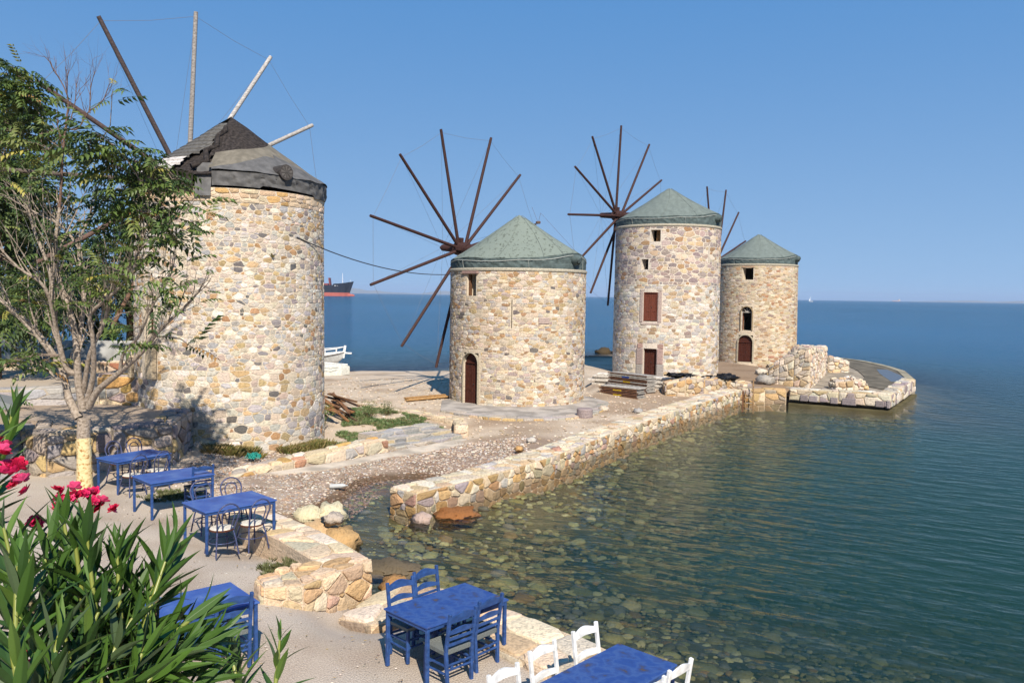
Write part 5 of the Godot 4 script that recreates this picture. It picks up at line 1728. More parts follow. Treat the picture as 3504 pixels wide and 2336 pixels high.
func shore_things() -> void:
	# boats on the far beach
	var bt := thing("fishing_boat", "white wooden fishing boat with railings drawn up on the beach behind the nearest mill", "boat", Vector3(-11.6, -0.1, -49.4), deg_to_rad(-80))
	var b := MB.new()
	b.col = Color(0.78, 0.79, 0.79)
	hull(b, [[-1.55, 0.05, 0.75, 1.12, 0.7], [-1.2, 0.35, 0.42, 1.05, 0.6], [-0.5, 0.8, 0.22, 0.93, 0.5], [0.5, 0.98, 0.2, 0.86, 0.45], [1.8, 0.95, 0.22, 0.86, 0.45], [3.0, 0.7, 0.35, 0.95, 0.5]], 6)
	obj("hull", b, M.paint_white, bt)
	b = MB.new()
	b.oquad(Vector3(-0.8, 0.82, -0.4), Vector3(0.8, 0.82, -0.4), Vector3(0.7, 0.82, 2.9), Vector3(-0.7, 0.82, 2.9), Vector3.UP)
	obj("deck", b, M.paint_white, bt)
	for s in [-1, 1]:
		b = MB.new()
		b.tube(PackedVector3Array([Vector3(s * 0.05, 1.36, -1.5), Vector3(s * 0.45, 1.28, -1.1), Vector3(s * 0.84, 1.2, -0.4), Vector3(s * 1.0, 1.14, 0.6), Vector3(s * 0.97, 1.14, 1.8)]), PackedFloat32Array([0.035, 0.035, 0.035, 0.035, 0.035]), 6)
		for q in [[0.45, 1.05, 1.28, -1.1], [0.84, 0.93, 1.2, -0.4], [0.95, 0.88, 1.16, 0.1], [1.0, 0.86, 1.14, 0.6], [1.0, 0.86, 1.14, 1.2], [0.97, 0.86, 1.14, 1.8]]:
			b.rod(Vector3(s * q[0], q[1], q[3]), Vector3(s * q[0], q[2], q[3]), 0.03, 0.03, 6)
		obj("railing", b, M.paint_white, bt)
		b = MB.new()
		b.tube(PackedVector3Array([Vector3(s * 0.07, 1.08, -1.55), Vector3(s * 0.4, 1.02, -1.2), Vector3(s * 0.85, 0.92, -0.5), Vector3(s * 1.03, 0.84, 0.5), Vector3(s * 1.0, 0.84, 1.8), Vector3(s * 0.75, 0.93, 3.0)]), PackedFloat32Array([0.045, 0.045, 0.045, 0.045, 0.045, 0.045]), 6)
		obj("rubbing_strake", b, M.paint_white, bt)
	b = MB.new()
	b.bar(Vector3(0, 0.7, -1.5), Vector3(0, 1.45, -1.62), 0.1, 0.14, Vector3.BACK)
	b.bar(Vector3(0, 1.02, -1.4), Vector3(0, 0.98, -2.0), 0.09, 0.09)
	obj("stem_post", b, M.paint_white, bt)
	var ub := thing("rowing_boat", "white upturned rowing boat lying on the beach in front of the fishing boat", "boat", Vector3(-10.7, -0.05, -45.8), deg_to_rad(-72))
	b = MB.new()
	b.col = Color(0.78, 0.77, 0.7)
	hull(b, [[-1.7, 0.1, -0.45, 0.0, 0.6], [-1.2, 0.5, -0.62, 0.0, 0.5], [-0.3, 0.72, -0.66, 0.0, 0.42], [0.8, 0.74, -0.66, 0.0, 0.4], [2.0, 0.6, -0.58, 0.0, 0.4]], 6)
	var hm := obj("hull", b, M.paint_white, ub)
	hm.rotation.z = PI
	b = MB.new()
	b.bar(Vector3(0, 0.55, -1.6), Vector3(0, 0.68, -0.3), 0.05, 0.06)
	b.bar(Vector3(0, 0.68, -0.3), Vector3(0, 0.6, 2.0), 0.05, 0.06)
	obj("keel", b, M.paint_white, ub)
	for s in [-1, 1]:
		b = MB.new()
		for q in [0.3, 0.55]:
			b.tube(PackedVector3Array([Vector3(s * 0.12, 0.2 + q * 0.3, -1.6), Vector3(s * 0.62 * (1.25 - q * 0.4), 0.1 + q * 0.72, -0.6), Vector3(s * 0.7 * (1.22 - q * 0.38), 0.1 + q * 0.74, 0.6), Vector3(s * 0.6 * (1.2 - q * 0.38), 0.1 + q * 0.66, 1.95)]), PackedFloat32Array([0.016, 0.016, 0.016, 0.016]), 5)
		obj("plank_seam", b, M.paint_white, ub)
	# stacked timber by the low mill
	var dirp := Vector3(-1.55, 0, 1.45).normalized()
	for k in 7:
		b = MB.new()
		b.col = Color(0.52, 0.31, 0.13) * rng.randf_range(0.75, 1.12)
		var at := Vector3(-2.9, 0.04 + 0.05 * (k / 3), -36.3) + Vector3(0.62, 0, 0.7) * 0.17 * (k % 3) + Vector3(0, 0, 0.05 * k)
		var L := rng.randf_range(2.0, 2.3)
		b.bar(Vector3.ZERO, dirp.rotated(Vector3.UP, rng.randf_range(-0.03, 0.03)) * L, 0.15, 0.045)
		var pl := obj("plank", b, M.wood)
		pl.position = at
		tag(pl, ["orange plank at the bottom of the pile by the low mill, nearest the wall", "orange plank at the bottom of the pile by the low mill, in the middle", "orange plank at the bottom of the pile by the low mill, nearest the viewer", "orange plank in the second layer of the pile by the low mill, nearest the wall", "orange plank in the second layer of the pile by the low mill, in the middle", "orange plank in the second layer of the pile by the low mill, nearest the viewer", "topmost orange plank of the pile by the low mill"][k], "plank", "planks piled by the low mill")
	# driftwood heap by the nearest mill
	for k in 16:
		b = MB.new()
		b.col = Color(0.3, 0.15, 0.065).lerp(Color(0.1, 0.06, 0.045), rng.randf() * 0.9)
		var a := deg_to_rad(rng.randf_range(-62, -22)) if k < 12 else deg_to_rad(rng.randf_range(-100, 40))
		var L := rng.randf_range(0.9, 2.2)
		var at := Vector3(-6.75 + rng.randf_range(-0.4, 0.5), 0.08 + 0.045 * k + rng.randf_range(-0.05, 0.1), -30.0 + rng.randf_range(-0.9, 0.7))
		var d := Vector3(cos(a), rng.randf_range(-0.42, -0.02), -sin(a)).normalized()
		b.bar(-d * L * 0.4, d * L * 0.6, rng.randf_range(0.06, 0.17), rng.randf_range(0.03, 0.06), Vector3(rng.randf_range(-0.4, 0.4), 1, rng.randf_range(-0.4, 0.4)).normalized())
		var w := obj("driftwood", b, M.wood)
		w.position = at
		tag(w, "rust-brown broken timber in the heap beside the nearest mill", "timber", "timbers in the heap beside the nearest mill")
	# scaffold boards and white planks before the tall mill
	for bundle in 2:
		var rows: int = [7, 13][bundle]
		var o: Vector3 = [Vector3(5.0, 0.03, -37.1), Vector3(5.6, 0.05, -38.55)][bundle]
		var dd: Vector3 = [Vector3(1.57, 0, 1.44), Vector3(1.44, 0, 1.78)][bundle]
		dd = dd.normalized()
		var side := Vector3(-dd.z, 0, dd.x)
		for k in rows:
			var L: float = [2.0, 2.4][bundle]
			var st := thing("scaffold_board", "", "scaffold board", o + Vector3(0, 0.07 * k + 0.03, 0) + dd * rng.randf_range(-0.05, 0.05), 0.0, ["boards in the small front bundle", "boards in the big scaffold stack"][bundle])
			st.set_meta("label", ["rusty-edged scaffold board in the small bundle leaning in front of the big stack", "rusty-edged scaffold board in the big stack before the tallest mill"][bundle])
			b = MB.new()
			b.col = Color(0.42, 0.39, 0.35) * rng.randf_range(0.75, 1.15)
			b.bar(-dd * L * 0.5, dd * L * 0.5, 0.62, 0.05)
			obj("board", b, M.wood, st)
			for s in [-1, 1]:
				b = MB.new()
				b.col = Color(0.17, 0.085, 0.05) * rng.randf_range(0.7, 1.3) if rng.randf() < 0.55 else Color(0.5, 0.46, 0.41)
				b.bar(-dd * L * 0.51 + side * 0.32 * s, dd * L * 0.51 + side * 0.32 * s, 0.03, 0.042)
				obj("edge_rail", b, M.wood, st)
				if k % 3 == 1 and s == 1:
					b = MB.new()
					b.col = Color(0.62, 0.42, 0.03) if (k + bundle) % 2 == 0 or bundle == 0 and k != 4 else Color(0.05, 0.1, 0.4)
					b.bar(-dd * 0.25 + side * 0.338 * s, dd * 0.2 + side * 0.338 * s, 0.006, 0.05)
					obj("paint_band", b, M.wood, st)
	for k in 8:
		b = MB.new()
		b.col = Color(0.78, 0.72, 0.64) * rng.randf_range(0.85, 1.1)
		var ddw := Vector3(3.9, 0, 2.3).normalized().rotated(Vector3.UP, rng.randf_range(-0.05, 0.05))
		b.bar(-ddw * 2.2, ddw * 2.2, 0.4, 0.085)
		var wp := obj("white_board", b, M.wood)
		wp.position = Vector3(6.0, 0.06 + 0.095 * k, -39.5) + ddw * rng.randf_range(-0.35, 0.35)
		tag(wp, "long whitish board in the pile behind the scaffold stack", "board", "long whitish boards behind the scaffold stack")
	# black plastic sheeting on the retaining wall
	var spots := [[7.6, 0.9, -38.3, 0.4], [8.2, 0.85, -38.7, 0.5], [8.7, 0.78, -38.9, 0.3], [9.35, 0.72, -39.4, 0.35], [10.0, 0.62, -39.8, 0.42], [10.35, 0.6, -39.95, 0.5]]
	var nm := ["leftmost crumpled piece of black plastic on the low wall before the tallest mill", "wide crumpled piece of black plastic right of the scaffold stack", "small flat scrap of black plastic in the middle of the low wall", "scrap of black plastic just left of the black bag", "black plastic lying against the left of the full black bag", "full black plastic bag at the right end of the sheeting on the low wall"]
	for k in 6:
		var s: Array = spots[k]
		var r := obj("plastic_sheet", rock_mesh(40 + k, 0.42 if k < 5 else 0.6, 0.75, 2), M.black_plastic)
		r.position = Vector3(s[0], s[1] + (0.02 if k < 5 else 0.1), s[2])
		r.scale = Vector3(s[3], s[3] * 0.6, s[3] * 0.6)
		r.rotation.y = k * 1.3
		tag(r, nm[k], "plastic")
	# ladder into the basin
	var ld := thing("ladder", "small wooden bathing ladder at the corner of the jetty and the quay", "ladder", Vector3(11.15, -0.6, -39.25), deg_to_rad(-8))
	for s in [0, 1]:
		b = MB.new()
		b.col = Color(0.3, 0.19, 0.1)
		b.bar(Vector3(0.34 * s, -0.4, 0.12), Vector3(0.34 * s, 0.75 + 0.55 * s, -0.1 + 0.1 * s), 0.055, 0.05, Vector3.BACK)
		obj("stile", b, M.wood, ld)
	for k in 4:
		b = MB.new()
		b.col = Color(0.36, 0.3, 0.24)
		b.bar(Vector3(-0.02, -0.1 + 0.26 * k, 0.09 - 0.04 * k), Vector3(0.36, -0.1 + 0.26 * k, 0.09 - 0.04 * k), 0.05, 0.035)
		obj("rung", b, M.wood, ld)
	b = MB.new()
	b.col = Color(0.16, 0.08, 0.045)
	b.bar(Vector3(-0.12, -0.3, -0.06), Vector3(-0.12, 0.72, -0.1), 0.09, 0.08, Vector3.BACK)
	obj("mooring_post", b, M.wood, ld)
	# single stones
	var st := [["boulder", "cream boulder at the edge of the beach, left one of the pair in the shallows", -4.42, -0.42, -18.0, 0.36, 3, [0.58, 0.53, 0.36]], ["boulder", "cream boulder at the edge of the beach, right one of the pair in the shallows", -3.98, -0.42, -18.25, 0.36, 4, [0.58, 0.53, 0.37]],
		["boulder", "rounded brown boulder standing in the water at the terrace wall", -3.35, -0.45, -16.35, 0.42, 5, [0.46, 0.3, 0.14]], ["boulder", "flat tan boulder left of the rounded brown one by the terrace wall", -3.85, -0.42, -16.7, 0.42, 6, [0.5, 0.35, 0.2]], ["boulder", "greyish stone perched on the rounded brown boulder", -3.55, -0.05, -16.5, 0.2, 7, [0.44, 0.38, 0.32]],
		["rock_slab", "rust-orange slab lying at the foot of the jetty tip", -1.2, -0.55, -18.85, 0.5, 8, [0.27, 0.115, 0.04]], ["boulder", "pinkish stone under the tip of the jetty", -1.95, -0.5, -18.22, 0.25, 9, [0.4, 0.31, 0.27]],
		["rock_slab", "dark slab awash beside the terrace wall", -2.1, -0.55, -14.9, 0.5, 10, [0.14, 0.11, 0.07]], ["boulder", "orange-brown stone in the shallows before the apron", -1.95, -0.5, -13.95, 0.26, 12, [0.36, 0.2, 0.08]],
		["rock", "dark brown rock in the sea seen between the low and the tall mill", 8.2, -0.5, -74.0, 0.75, 13, [0.07, 0.052, 0.03]], ["rock", "dark rock in the sea touching the left side of the tall mill", 9.7, -0.5, -73.0, 0.9, 14, [0.06, 0.048, 0.032]],
		["loose_stone", "squared grey stone lying on the sand below the low mill", 0.65, 0.06, -25.3, 0.16, 15, [0.5, 0.47, 0.43]], ["loose_stone", "bluish grey stone on the earth behind the jetty", 4.95, 0.05, -32.2, 0.2, 16, [0.36, 0.35, 0.34]], ["loose_stone", "pale stone left of the bluish grey stone behind the jetty", 3.65, 0.06, -32.6, 0.2, 17, [0.55, 0.47, 0.38]],
		["loose_stone", "orange stone lying at the inner edge of the jetty", 0.25, 0.08, -23.75, 0.13, 18, [0.5, 0.31, 0.14]], ["loose_stone", "reddish stone block set in the edge of the jetty", 1.35, 0.03, -23.75, 0.2, 19, [0.45, 0.26, 0.2]], ["boulder", "grey boulder at the foot of the ruined wall", 13.0, 0.35, -42.3, 0.42, 20, [0.36, 0.34, 0.31]], ["boulder", "whitish boulder left of the ruined wall, above the grey one", 12.95, 0.72, -42.9, 0.3, 21, [0.55, 0.5, 0.42]]]
	for s in st:
		var r := obj(s[0], rock_mesh(s[6], 0.62 if s[0] != "rock_slab" else 0.3, 0.3, 3), M.cobble)
		var cc: Array = s[7]
		var m2: StandardMaterial3D = M.cobble.duplicate()
		m2.albedo_color = lin(cc[0], cc[1], cc[2])
		r.material_override = m2
		r.position = Vector3(s[2], s[3], s[4])
		r.scale = Vector3.ONE * s[5]
		r.rotation.y = s[6] * 0.9
		tag(r, s[1], "stone" if s[0] == "loose_stone" else "rock")
	var bk := thing("stone_drum", "purplish grey stone drum at the edge of the paved platform", "stone", Vector3(2.75, 0.0, -30.75))
	b = MB.new()
	b.col = Color(0.3, 0.25, 0.25)
	b.lathe(PackedVector2Array([Vector2(0.28, -0.05), Vector2(0.3, 0.02), Vector2(0.3, 0.3), Vector2(0.27, 0.34), Vector2(0.0, 0.345)]), Vector3.ZERO, 14)
	obj("drum", b, M.stone, bk)
	# flotsam: plastic bottle, net
	b = MB.new()
	b.col = Color(0.42, 0.43, 0.42)
	b.lathe(PackedVector2Array([Vector2(0.0, 0.0), Vector2(0.075, 0.01), Vector2(0.08, 0.1), Vector2(0.078, 0.4), Vector2(0.05, 0.5), Vector2(0.02, 0.54), Vector2(0.02, 0.6), Vector2(0.0, 0.6)]), Vector3.ZERO, 12, Basis(Vector3.FORWARD, 1.5))
	var bo := obj("plastic_canister", b, M.gloss)
	bo.position = Vector3(-4.5, -0.33, -20.5)
	bo.scale = Vector3.ONE * 0.75
	tag(bo, "clear plastic canister washed up on the pebble beach", "canister")
	b = MB.new()
	b.col = Color(0.03, 0.3, 0.25)
	for k in 40:
		var p := Vector3(rng.randf_range(-0.2, 0.2), 0.0, rng.randf_range(-0.2, 0.2))
		var q := Vector3(rng.randf_range(-0.25, 0.25), 0.0, rng.randf_range(-0.25, 0.25))
		b.tube(PackedVector3Array([p, (p + q) * 0.5 + Vector3(0, rng.randf_range(0.1, 0.3), 0), q]), PackedFloat32Array([0.012, 0.012, 0.012]), 4, false)
	var net := obj("fishing_net", b, M.plain)
	net.position = Vector3(-7.2, -0.14, -23.0)
	net.scale = Vector3(0.9, 0.55, 0.9)
	tag(net, "tangle of turquoise fishing net on the ground before the nearest mill", "net")
	garden_plants()

func garden_plants() -> void:
	# ground cover of the little garden and weeds at the foot of the mill
	var b := MB.new()
	for k in 26:
		b.col = Color.WHITE
		var a := rng.randf() * TAU
		var d := Vector3(cos(a) * 0.7, 0.9, sin(a) * 0.7).normalized()
		var o := Vector3(cos(a), 0, sin(a)) * 0.1 * rng.randf()
		var s := d.cross(Vector3(sin(a * 3), 0.2, cos(a))).normalized() * 0.012
		b.tri(o, o + d * 0.06 - s, o + d * 0.06 + s)
		b.tri(o + d * 0.06 + s, o + d * 0.06 - s, o + d * rng.randf_range(0.1, 0.16))
	var clump := b.mesh()
	var poly := PackedVector2Array(P([-5.6, -26.0, -4.5, -25.3, -3.5, -27.0, -2.4, -28.6, -2.6, -29.6, -4.0, -30.9, -5.4, -32.3, -6.2, -32.0, -6.0, -29.4]))
	var xf := []
	var cs := PackedColorArray()
	for i in 3400:
		var p := Vector2(rng.randf_range(-6.3, -2.2), rng.randf_range(-32.4, -25.2))
		if not Geometry2D.is_point_in_polygon(p, poly) or (p - Vector2(-4.3, -28.6)).length() * rng.randf() > 1.5 or sin(p.x * 2.7 + p.y * 1.1) + sin(p.y * 3.1 - p.x) < -0.5:
			continue
		xf.append(Transform3D(Basis(Vector3.UP, rng.randf() * TAU).scaled(Vector3.ONE * rng.randf_range(0.5, 1.1)), v3(p, terrain(p.x, p.y) + 0.01)))
		cs.append(pick([[0.11, 0.17, 0.06, 3.0], [0.16, 0.2, 0.08, 2.0], [0.24, 0.21, 0.11, 1.0]]))
	var gr := many("ground_cover", clump, M.leaf, xf, cs)
	xf = []
	cs = PackedColorArray()
	for i in 900:
		var a := deg_to_rad(rng.randf_range(8, 86))
		var r := 2.95 + absf(rng.randfn(0.0, 0.28))
		if sin(a * 7.0) + 0.6 * sin(a * 17.0) < -0.1:
			continue
		xf.append(Transform3D(Basis(Vector3.UP, rng.randf() * TAU).scaled(Vector3.ONE * rng.randf_range(0.9, 2.0)), Vector3(-9.02 + sin(a) * r, terrain(-9.02 + sin(a) * r, -26.7 + cos(a) * r), -26.7 + cos(a) * r)))
		cs.append(pick([[0.16, 0.14, 0.04, 2.0], [0.26, 0.19, 0.08, 2.0], [0.1, 0.12, 0.03, 1.5]]))
	for i in 260:
		var p := Vector2(-2.95, -13.3) + Vector2(rng.randfn(-0.55, 0.25), rng.randfn(0.0, 0.3)) if i < 170 else Vector2(-8.0 + rng.randfn(0.6, 0.3), -17.9 + rng.randfn(0, 0.25))
		if i < 170 and p.x > -3.05 - (p.y + 12.95) * -0.75:
			continue
		xf.append(Transform3D(Basis(Vector3.UP, rng.randf() * TAU).scaled(Vector3.ONE * rng.randf_range(0.5, 0.9)), v3(p, 0.0)))
		cs.append(pick([[0.1, 0.11, 0.04, 2.0], [0.14, 0.13, 0.06, 1.0]]))
	many("weeds", clump, M.leaf, xf, cs)
	for q in [[-6.45, -0.15, -28.3, 0.55, "leafy green bush growing between the nearest mill and the driftwood"], [-5.15, -0.2, -30.0, 0.5, "small grey-green shrub standing in the garden lawn, left one of two"], [-4.6, -0.15, -30.6, 0.4, "thin grey-green shrub in the garden lawn, right one of two"]]:
		var t := thing("shrub", q[4], "shrub", Vector3(q[0], q[1], q[2]))
		b = MB.new()
		b.col = Color(0.16, 0.11, 0.06)
		for k in 7:
			var a := TAU * k / 7.0
			b.rod(Vector3.ZERO, Vector3(cos(a) * 0.35, 0.9 + 0.3 * sin(k * 2.0), sin(a) * 0.35) * q[3], 0.015, 0.006, 5)
		obj("stem", b, M.bark, t)
		b = MB.new()
		for k in 420:
			b.col = pick([[0.1, 0.12, 0.04, 2.0], [0.16, 0.17, 0.075, 2.0]] if q[3] < 0.55 else [[0.09, 0.15, 0.03, 2.0], [0.16, 0.2, 0.05, 1.0]])
			var d := Vector3(rng.randfn(), rng.randfn(), rng.randfn()).normalized() * pow(rng.randf(), 0.5)
			var p: Vector3 = Vector3(d.x * 0.75, 0.95 + d.y * 0.75, d.z * 0.75) * q[3]
			var e := Vector3(rng.randfn(), rng.randfn() + 0.6, rng.randfn()).normalized() * 0.05
			var s := e.cross(Vector3(rng.randfn(), rng.randfn(), rng.randfn())).normalized() * 0.016
			b.tri(p, p + e * 0.5 - s, p + e * 0.5 + s)
			b.tri(p + e * 0.5 + s, p + e * 0.5 - s, p + e)
		kind(obj("foliage", b, M.leaf, t), "stuff")

# ---------------------------------------------------------------- furniture
func arched_rail(b: MB, w: float, y0: float, rise: float, h: float, z: float, th := 0.018, dz := 0.0) -> void:
	var n := 10
	for i in n:
		var p := []
		for e in [i, i + 1]:
			var x := lerpf(-w * 0.5, w * 0.5, float(e) / n)
			var q := sin(PI * float(e) / n)
			var top := y0 + h + rise * pow(q, 1.5)
			var bot := y0 + rise * 0.25 * q
			var zz := z - 0.02 * q
			p.append([Vector3(x, bot, zz), Vector3(x, top, zz + dz), th])
		var a: Array = p[0]
		var c: Array = p[1]
		var o := Vector3(0, 0, th)
		b.oquad(a[0] + o, c[0] + o, c[1] + o, a[1] + o, Vector3.BACK)
		b.oquad(a[0] - o, c[0] - o, c[1] - o, a[1] - o, Vector3.FORWARD)
		b.oquad(a[1] + o, c[1] + o, c[1] - o, a[1] - o, Vector3.UP)
		b.oquad(a[0] + o, c[0] + o, c[0] - o, a[0] - o, Vector3.DOWN)

# taverna chair, facing +z, origin on the ground under the seat
func ladder_chair(label: String, paint: Material, seat_m: Material, group: String, slim := false) -> Node3D:
	var t := thing("ladder_back_chair" if not slim else "white_chair", label, "chair", Vector3.ZERO, 0.0, group)
	var w := 0.205
	for s in [-1, 1]:
		var b := MB.new()
		b.bar(Vector3(s * 0.21, 0, 0.19), Vector3(s * 0.205, 0.47, 0.185), 0.042, 0.042, Vector3.BACK, 0.006)
		obj("leg", b, paint, t)
		b = MB.new()
		b.bar(Vector3(s * 0.19, 0, -0.21), Vector3(s * w, 0.45, -0.19), 0.042, 0.044, Vector3.BACK, 0.006)
		b.bar(Vector3(s * w, 0.44, -0.19), Vector3(s * w, 0.93, -0.265), 0.04, 0.042, Vector3.BACK, 0.006)
		obj("back_post", b, paint, t)
		for y in ([0.17, 0.27] if not slim else [0.2]):
			b = MB.new()
			b.bar(Vector3(s * 0.2, y, -0.2), Vector3(s * 0.21, y, 0.19), 0.022, 0.026, Vector3.UP, 0.004)
			obj("stretcher", b, paint, t)
	for q in [[0.2, 0.187], [0.3, 0.187], [0.22, -0.205], [0.28, -0.203]]:
		var b := MB.new()
		b.bar(Vector3(-0.2, q[0], q[1]), Vector3(0.2, q[0], q[1]), 0.022, 0.024, Vector3.UP, 0.004)
		obj("stretcher", b, paint, t)
	var b := MB.new()
	arched_rail(b, 0.385, 0.815, 0.045, 0.065, -0.248, 0.012, -0.012)
	obj("top_rail", b, paint, t)
	if slim:
		b = MB.new()
		arched_rail(b, 0.385, 0.58, 0.02, 0.055, -0.215, 0.012, -0.008)
		obj("back_slat", b, paint, t)
	else:
		b = MB.new()
		arched_rail(b, 0.385, 0.66, 0.035, 0.045, -0.227, 0.011, -0.008)
		obj("back_slat", b, paint, t)
		for y in [0.6, 0.525]:
			b = MB.new()
			b.bar(Vector3(-0.2, y, -0.205 - (y - 0.5) * 0.15), Vector3(0.2, y, -0.205 - (y - 0.5) * 0.15), 0.02, 0.035, Vector3.UP, 0.004)
			obj("back_slat", b, paint, t)
	# woven seat: four triangles of cord, dipping to the middle
	b = MB.new()
	var e := [Vector3(-0.225, 0.455, -0.2), Vector3(0.225, 0.455, -0.2), Vector3(0.235, 0.465, 0.21), Vector3(-0.235, 0.465, 0.21)]
	for k in 4:
		var p: Vector3 = e[k]
		var q: Vector3 = e[(k + 1) % 4]
		var m := Vector3(0, 0.445, 0)
		for r in 7:
			var s0 := r / 7.0
			var s1 := (r + 0.86) / 7.0
			b.oquad(p.lerp(m, s0), q.lerp(m, s0), q.lerp(m, s1) + Vector3(0, 0.005, 0), p.lerp(m, s1) + Vector3(0, 0.005, 0), Vector3.UP)
			b.oquad(p.lerp(m, s1) + Vector3(0, 0.005, 0), q.lerp(m, s1) + Vector3(0, 0.005, 0), q.lerp(m, (r + 1) / 7.0), p.lerp(m, (r + 1) / 7.0), Vector3.UP)
		var out := (p + q) * 0.5 - m
		b.oquad(p, q, q + Vector3(0, -0.045, 0) - out * 0.03, p + Vector3(0, -0.045, 0) - out * 0.03, out)
	b.oquad(e[0] + Vector3(0, -0.045, 0), e[1] + Vector3(0, -0.045, 0), e[2] + Vector3(0, -0.045, 0), e[3] + Vector3(0, -0.045, 0), Vector3.DOWN)
	obj("seat", b, seat_m, t)
	return t

func arc_pts(w0: float, w1: float, y0: float, y1: float, z0: float, z1: float) -> PackedVector3Array:
	var r := PackedVector3Array()
	for k in 5:
		var s := k / 5.0
		r.append(Vector3(-lerpf(w0, w1, s), lerpf(y0, y1 - w1, s), lerpf(z0, lerpf(z0, z1, 0.75), s)))
	for k in 11:
		var th := PI - PI * k / 10.0
		r.append(Vector3(cos(th) * w1, y1 - w1 + sin(th) * w1, lerpf(lerpf(z0, z1, 0.75), z1, sin(th))))
	for k in 5:
		var s := 1.0 - (k + 1) / 5.0
		r.append(Vector3(lerpf(w0, w1, s), lerpf(y0, y1 - w1, s), lerpf(z0, lerpf(z0, z1, 0.75), s)))
	return r

func fill(n: int, v: float) -> PackedFloat32Array:
	var r := PackedFloat32Array()
	r.resize(n)
	r.fill(v)
	return r

# bent metal cafe chair with two hoops and a round padded seat
func bent_chair(label: String, group: String) -> Node3D:
	var t := thing("bent_metal_chair", label, "chair", Vector3.ZERO, 0.0, group)
	var b := MB.new()
	var p := arc_pts(0.15, 0.2, 0.44, 0.92, -0.15, -0.29)
	b.tube(p, fill(p.size(), 0.0145), 7)
	obj("outer_hoop", b, M.metal, t)
	b = MB.new()
	p = arc_pts(0.07, 0.115, 0.45, 0.82, -0.19, -0.275)
	b.tube(p, fill(p.size(), 0.0115), 7)
	obj("inner_hoop", b, M.metal, t)
	b = MB.new()
	b.lathe(PackedVector2Array([Vector2(0.0, 0.475), Vector2(0.12, 0.474), Vector2(0.185, 0.466), Vector2(0.2, 0.452)]), Vector3.ZERO, 24)
	obj("seat_pad", b, M.cushion, t)
	b = MB.new()
	b.lathe(PackedVector2Array([Vector2(0.2, 0.453), Vector2(0.206, 0.445), Vector2(0.205, 0.425), Vector2(0.19, 0.418), Vector2(0.0, 0.418)]), Vector3.ZERO, 24)
	obj("seat_rim", b, M.rust, t)
	for q in [[-1, -1], [1, -1], [-1, 1], [1, 1]]:
		b = MB.new()
		b.tube(PackedVector3Array([Vector3(q[0] * 0.14, 0.43, q[1] * 0.13), Vector3(q[0] * 0.165, 0.3, q[1] * 0.165), Vector3(q[0] * 0.205, 0.0, q[1] * 0.215)]), fill(3, 0.014), 7)
		obj("leg", b, M.metal, t)
	b = MB.new()
	p = PackedVector3Array()
	for k in 25:
		p.append(Vector3(cos(TAU * k / 24.0) * 0.225, 0.23, sin(TAU * k / 24.0) * 0.225))
	b.tube(p, fill(25, 0.009), 6, false)
	obj("leg_ring", b, M.metal, t)
	return t

func table(label: String, at: Vector3, deg: float, w: float, d: float, h: float, top: Material) -> Node3D:
	var t := thing("blue_table", label, "table", at, deg_to_rad(deg), "blue taverna tables")
	var b := MB.new()
	b.box(Transform3D(Basis(), Vector3(0, h - 0.012, 0)), Vector3(w, 0.024, d), 0.005)
	obj("tabletop", b, top, t)
	for s in [-1, 1]:
		for r in [-1, 1]:
			b = MB.new()
			b.box(Transform3D(Basis(), Vector3(s * (w * 0.5 - 0.04), (h - 0.024) * 0.5, r * (d * 0.5 - 0.04))), Vector3(0.045, h - 0.025, 0.045), 0.005)
			obj("leg", b, M.paint_blue, t)
		b = MB.new()
		b.box(Transform3D(Basis(), Vector3(0, h - 0.05, s * (d * 0.5 - 0.03))), Vector3(w - 0.13, 0.05, 0.025), 0.004)
		obj("apron_rail", b, M.paint_blue, t)
		b = MB.new()
		b.box(Transform3D(Basis(), Vector3(s * (w * 0.5 - 0.03), h - 0.05, 0)), Vector3(0.025, 0.05, d - 0.13), 0.004)
		obj("apron_rail", b, M.paint_blue, t)
	return t

func face_to(x: float, z: float) -> float:
	return atan2(x, z)

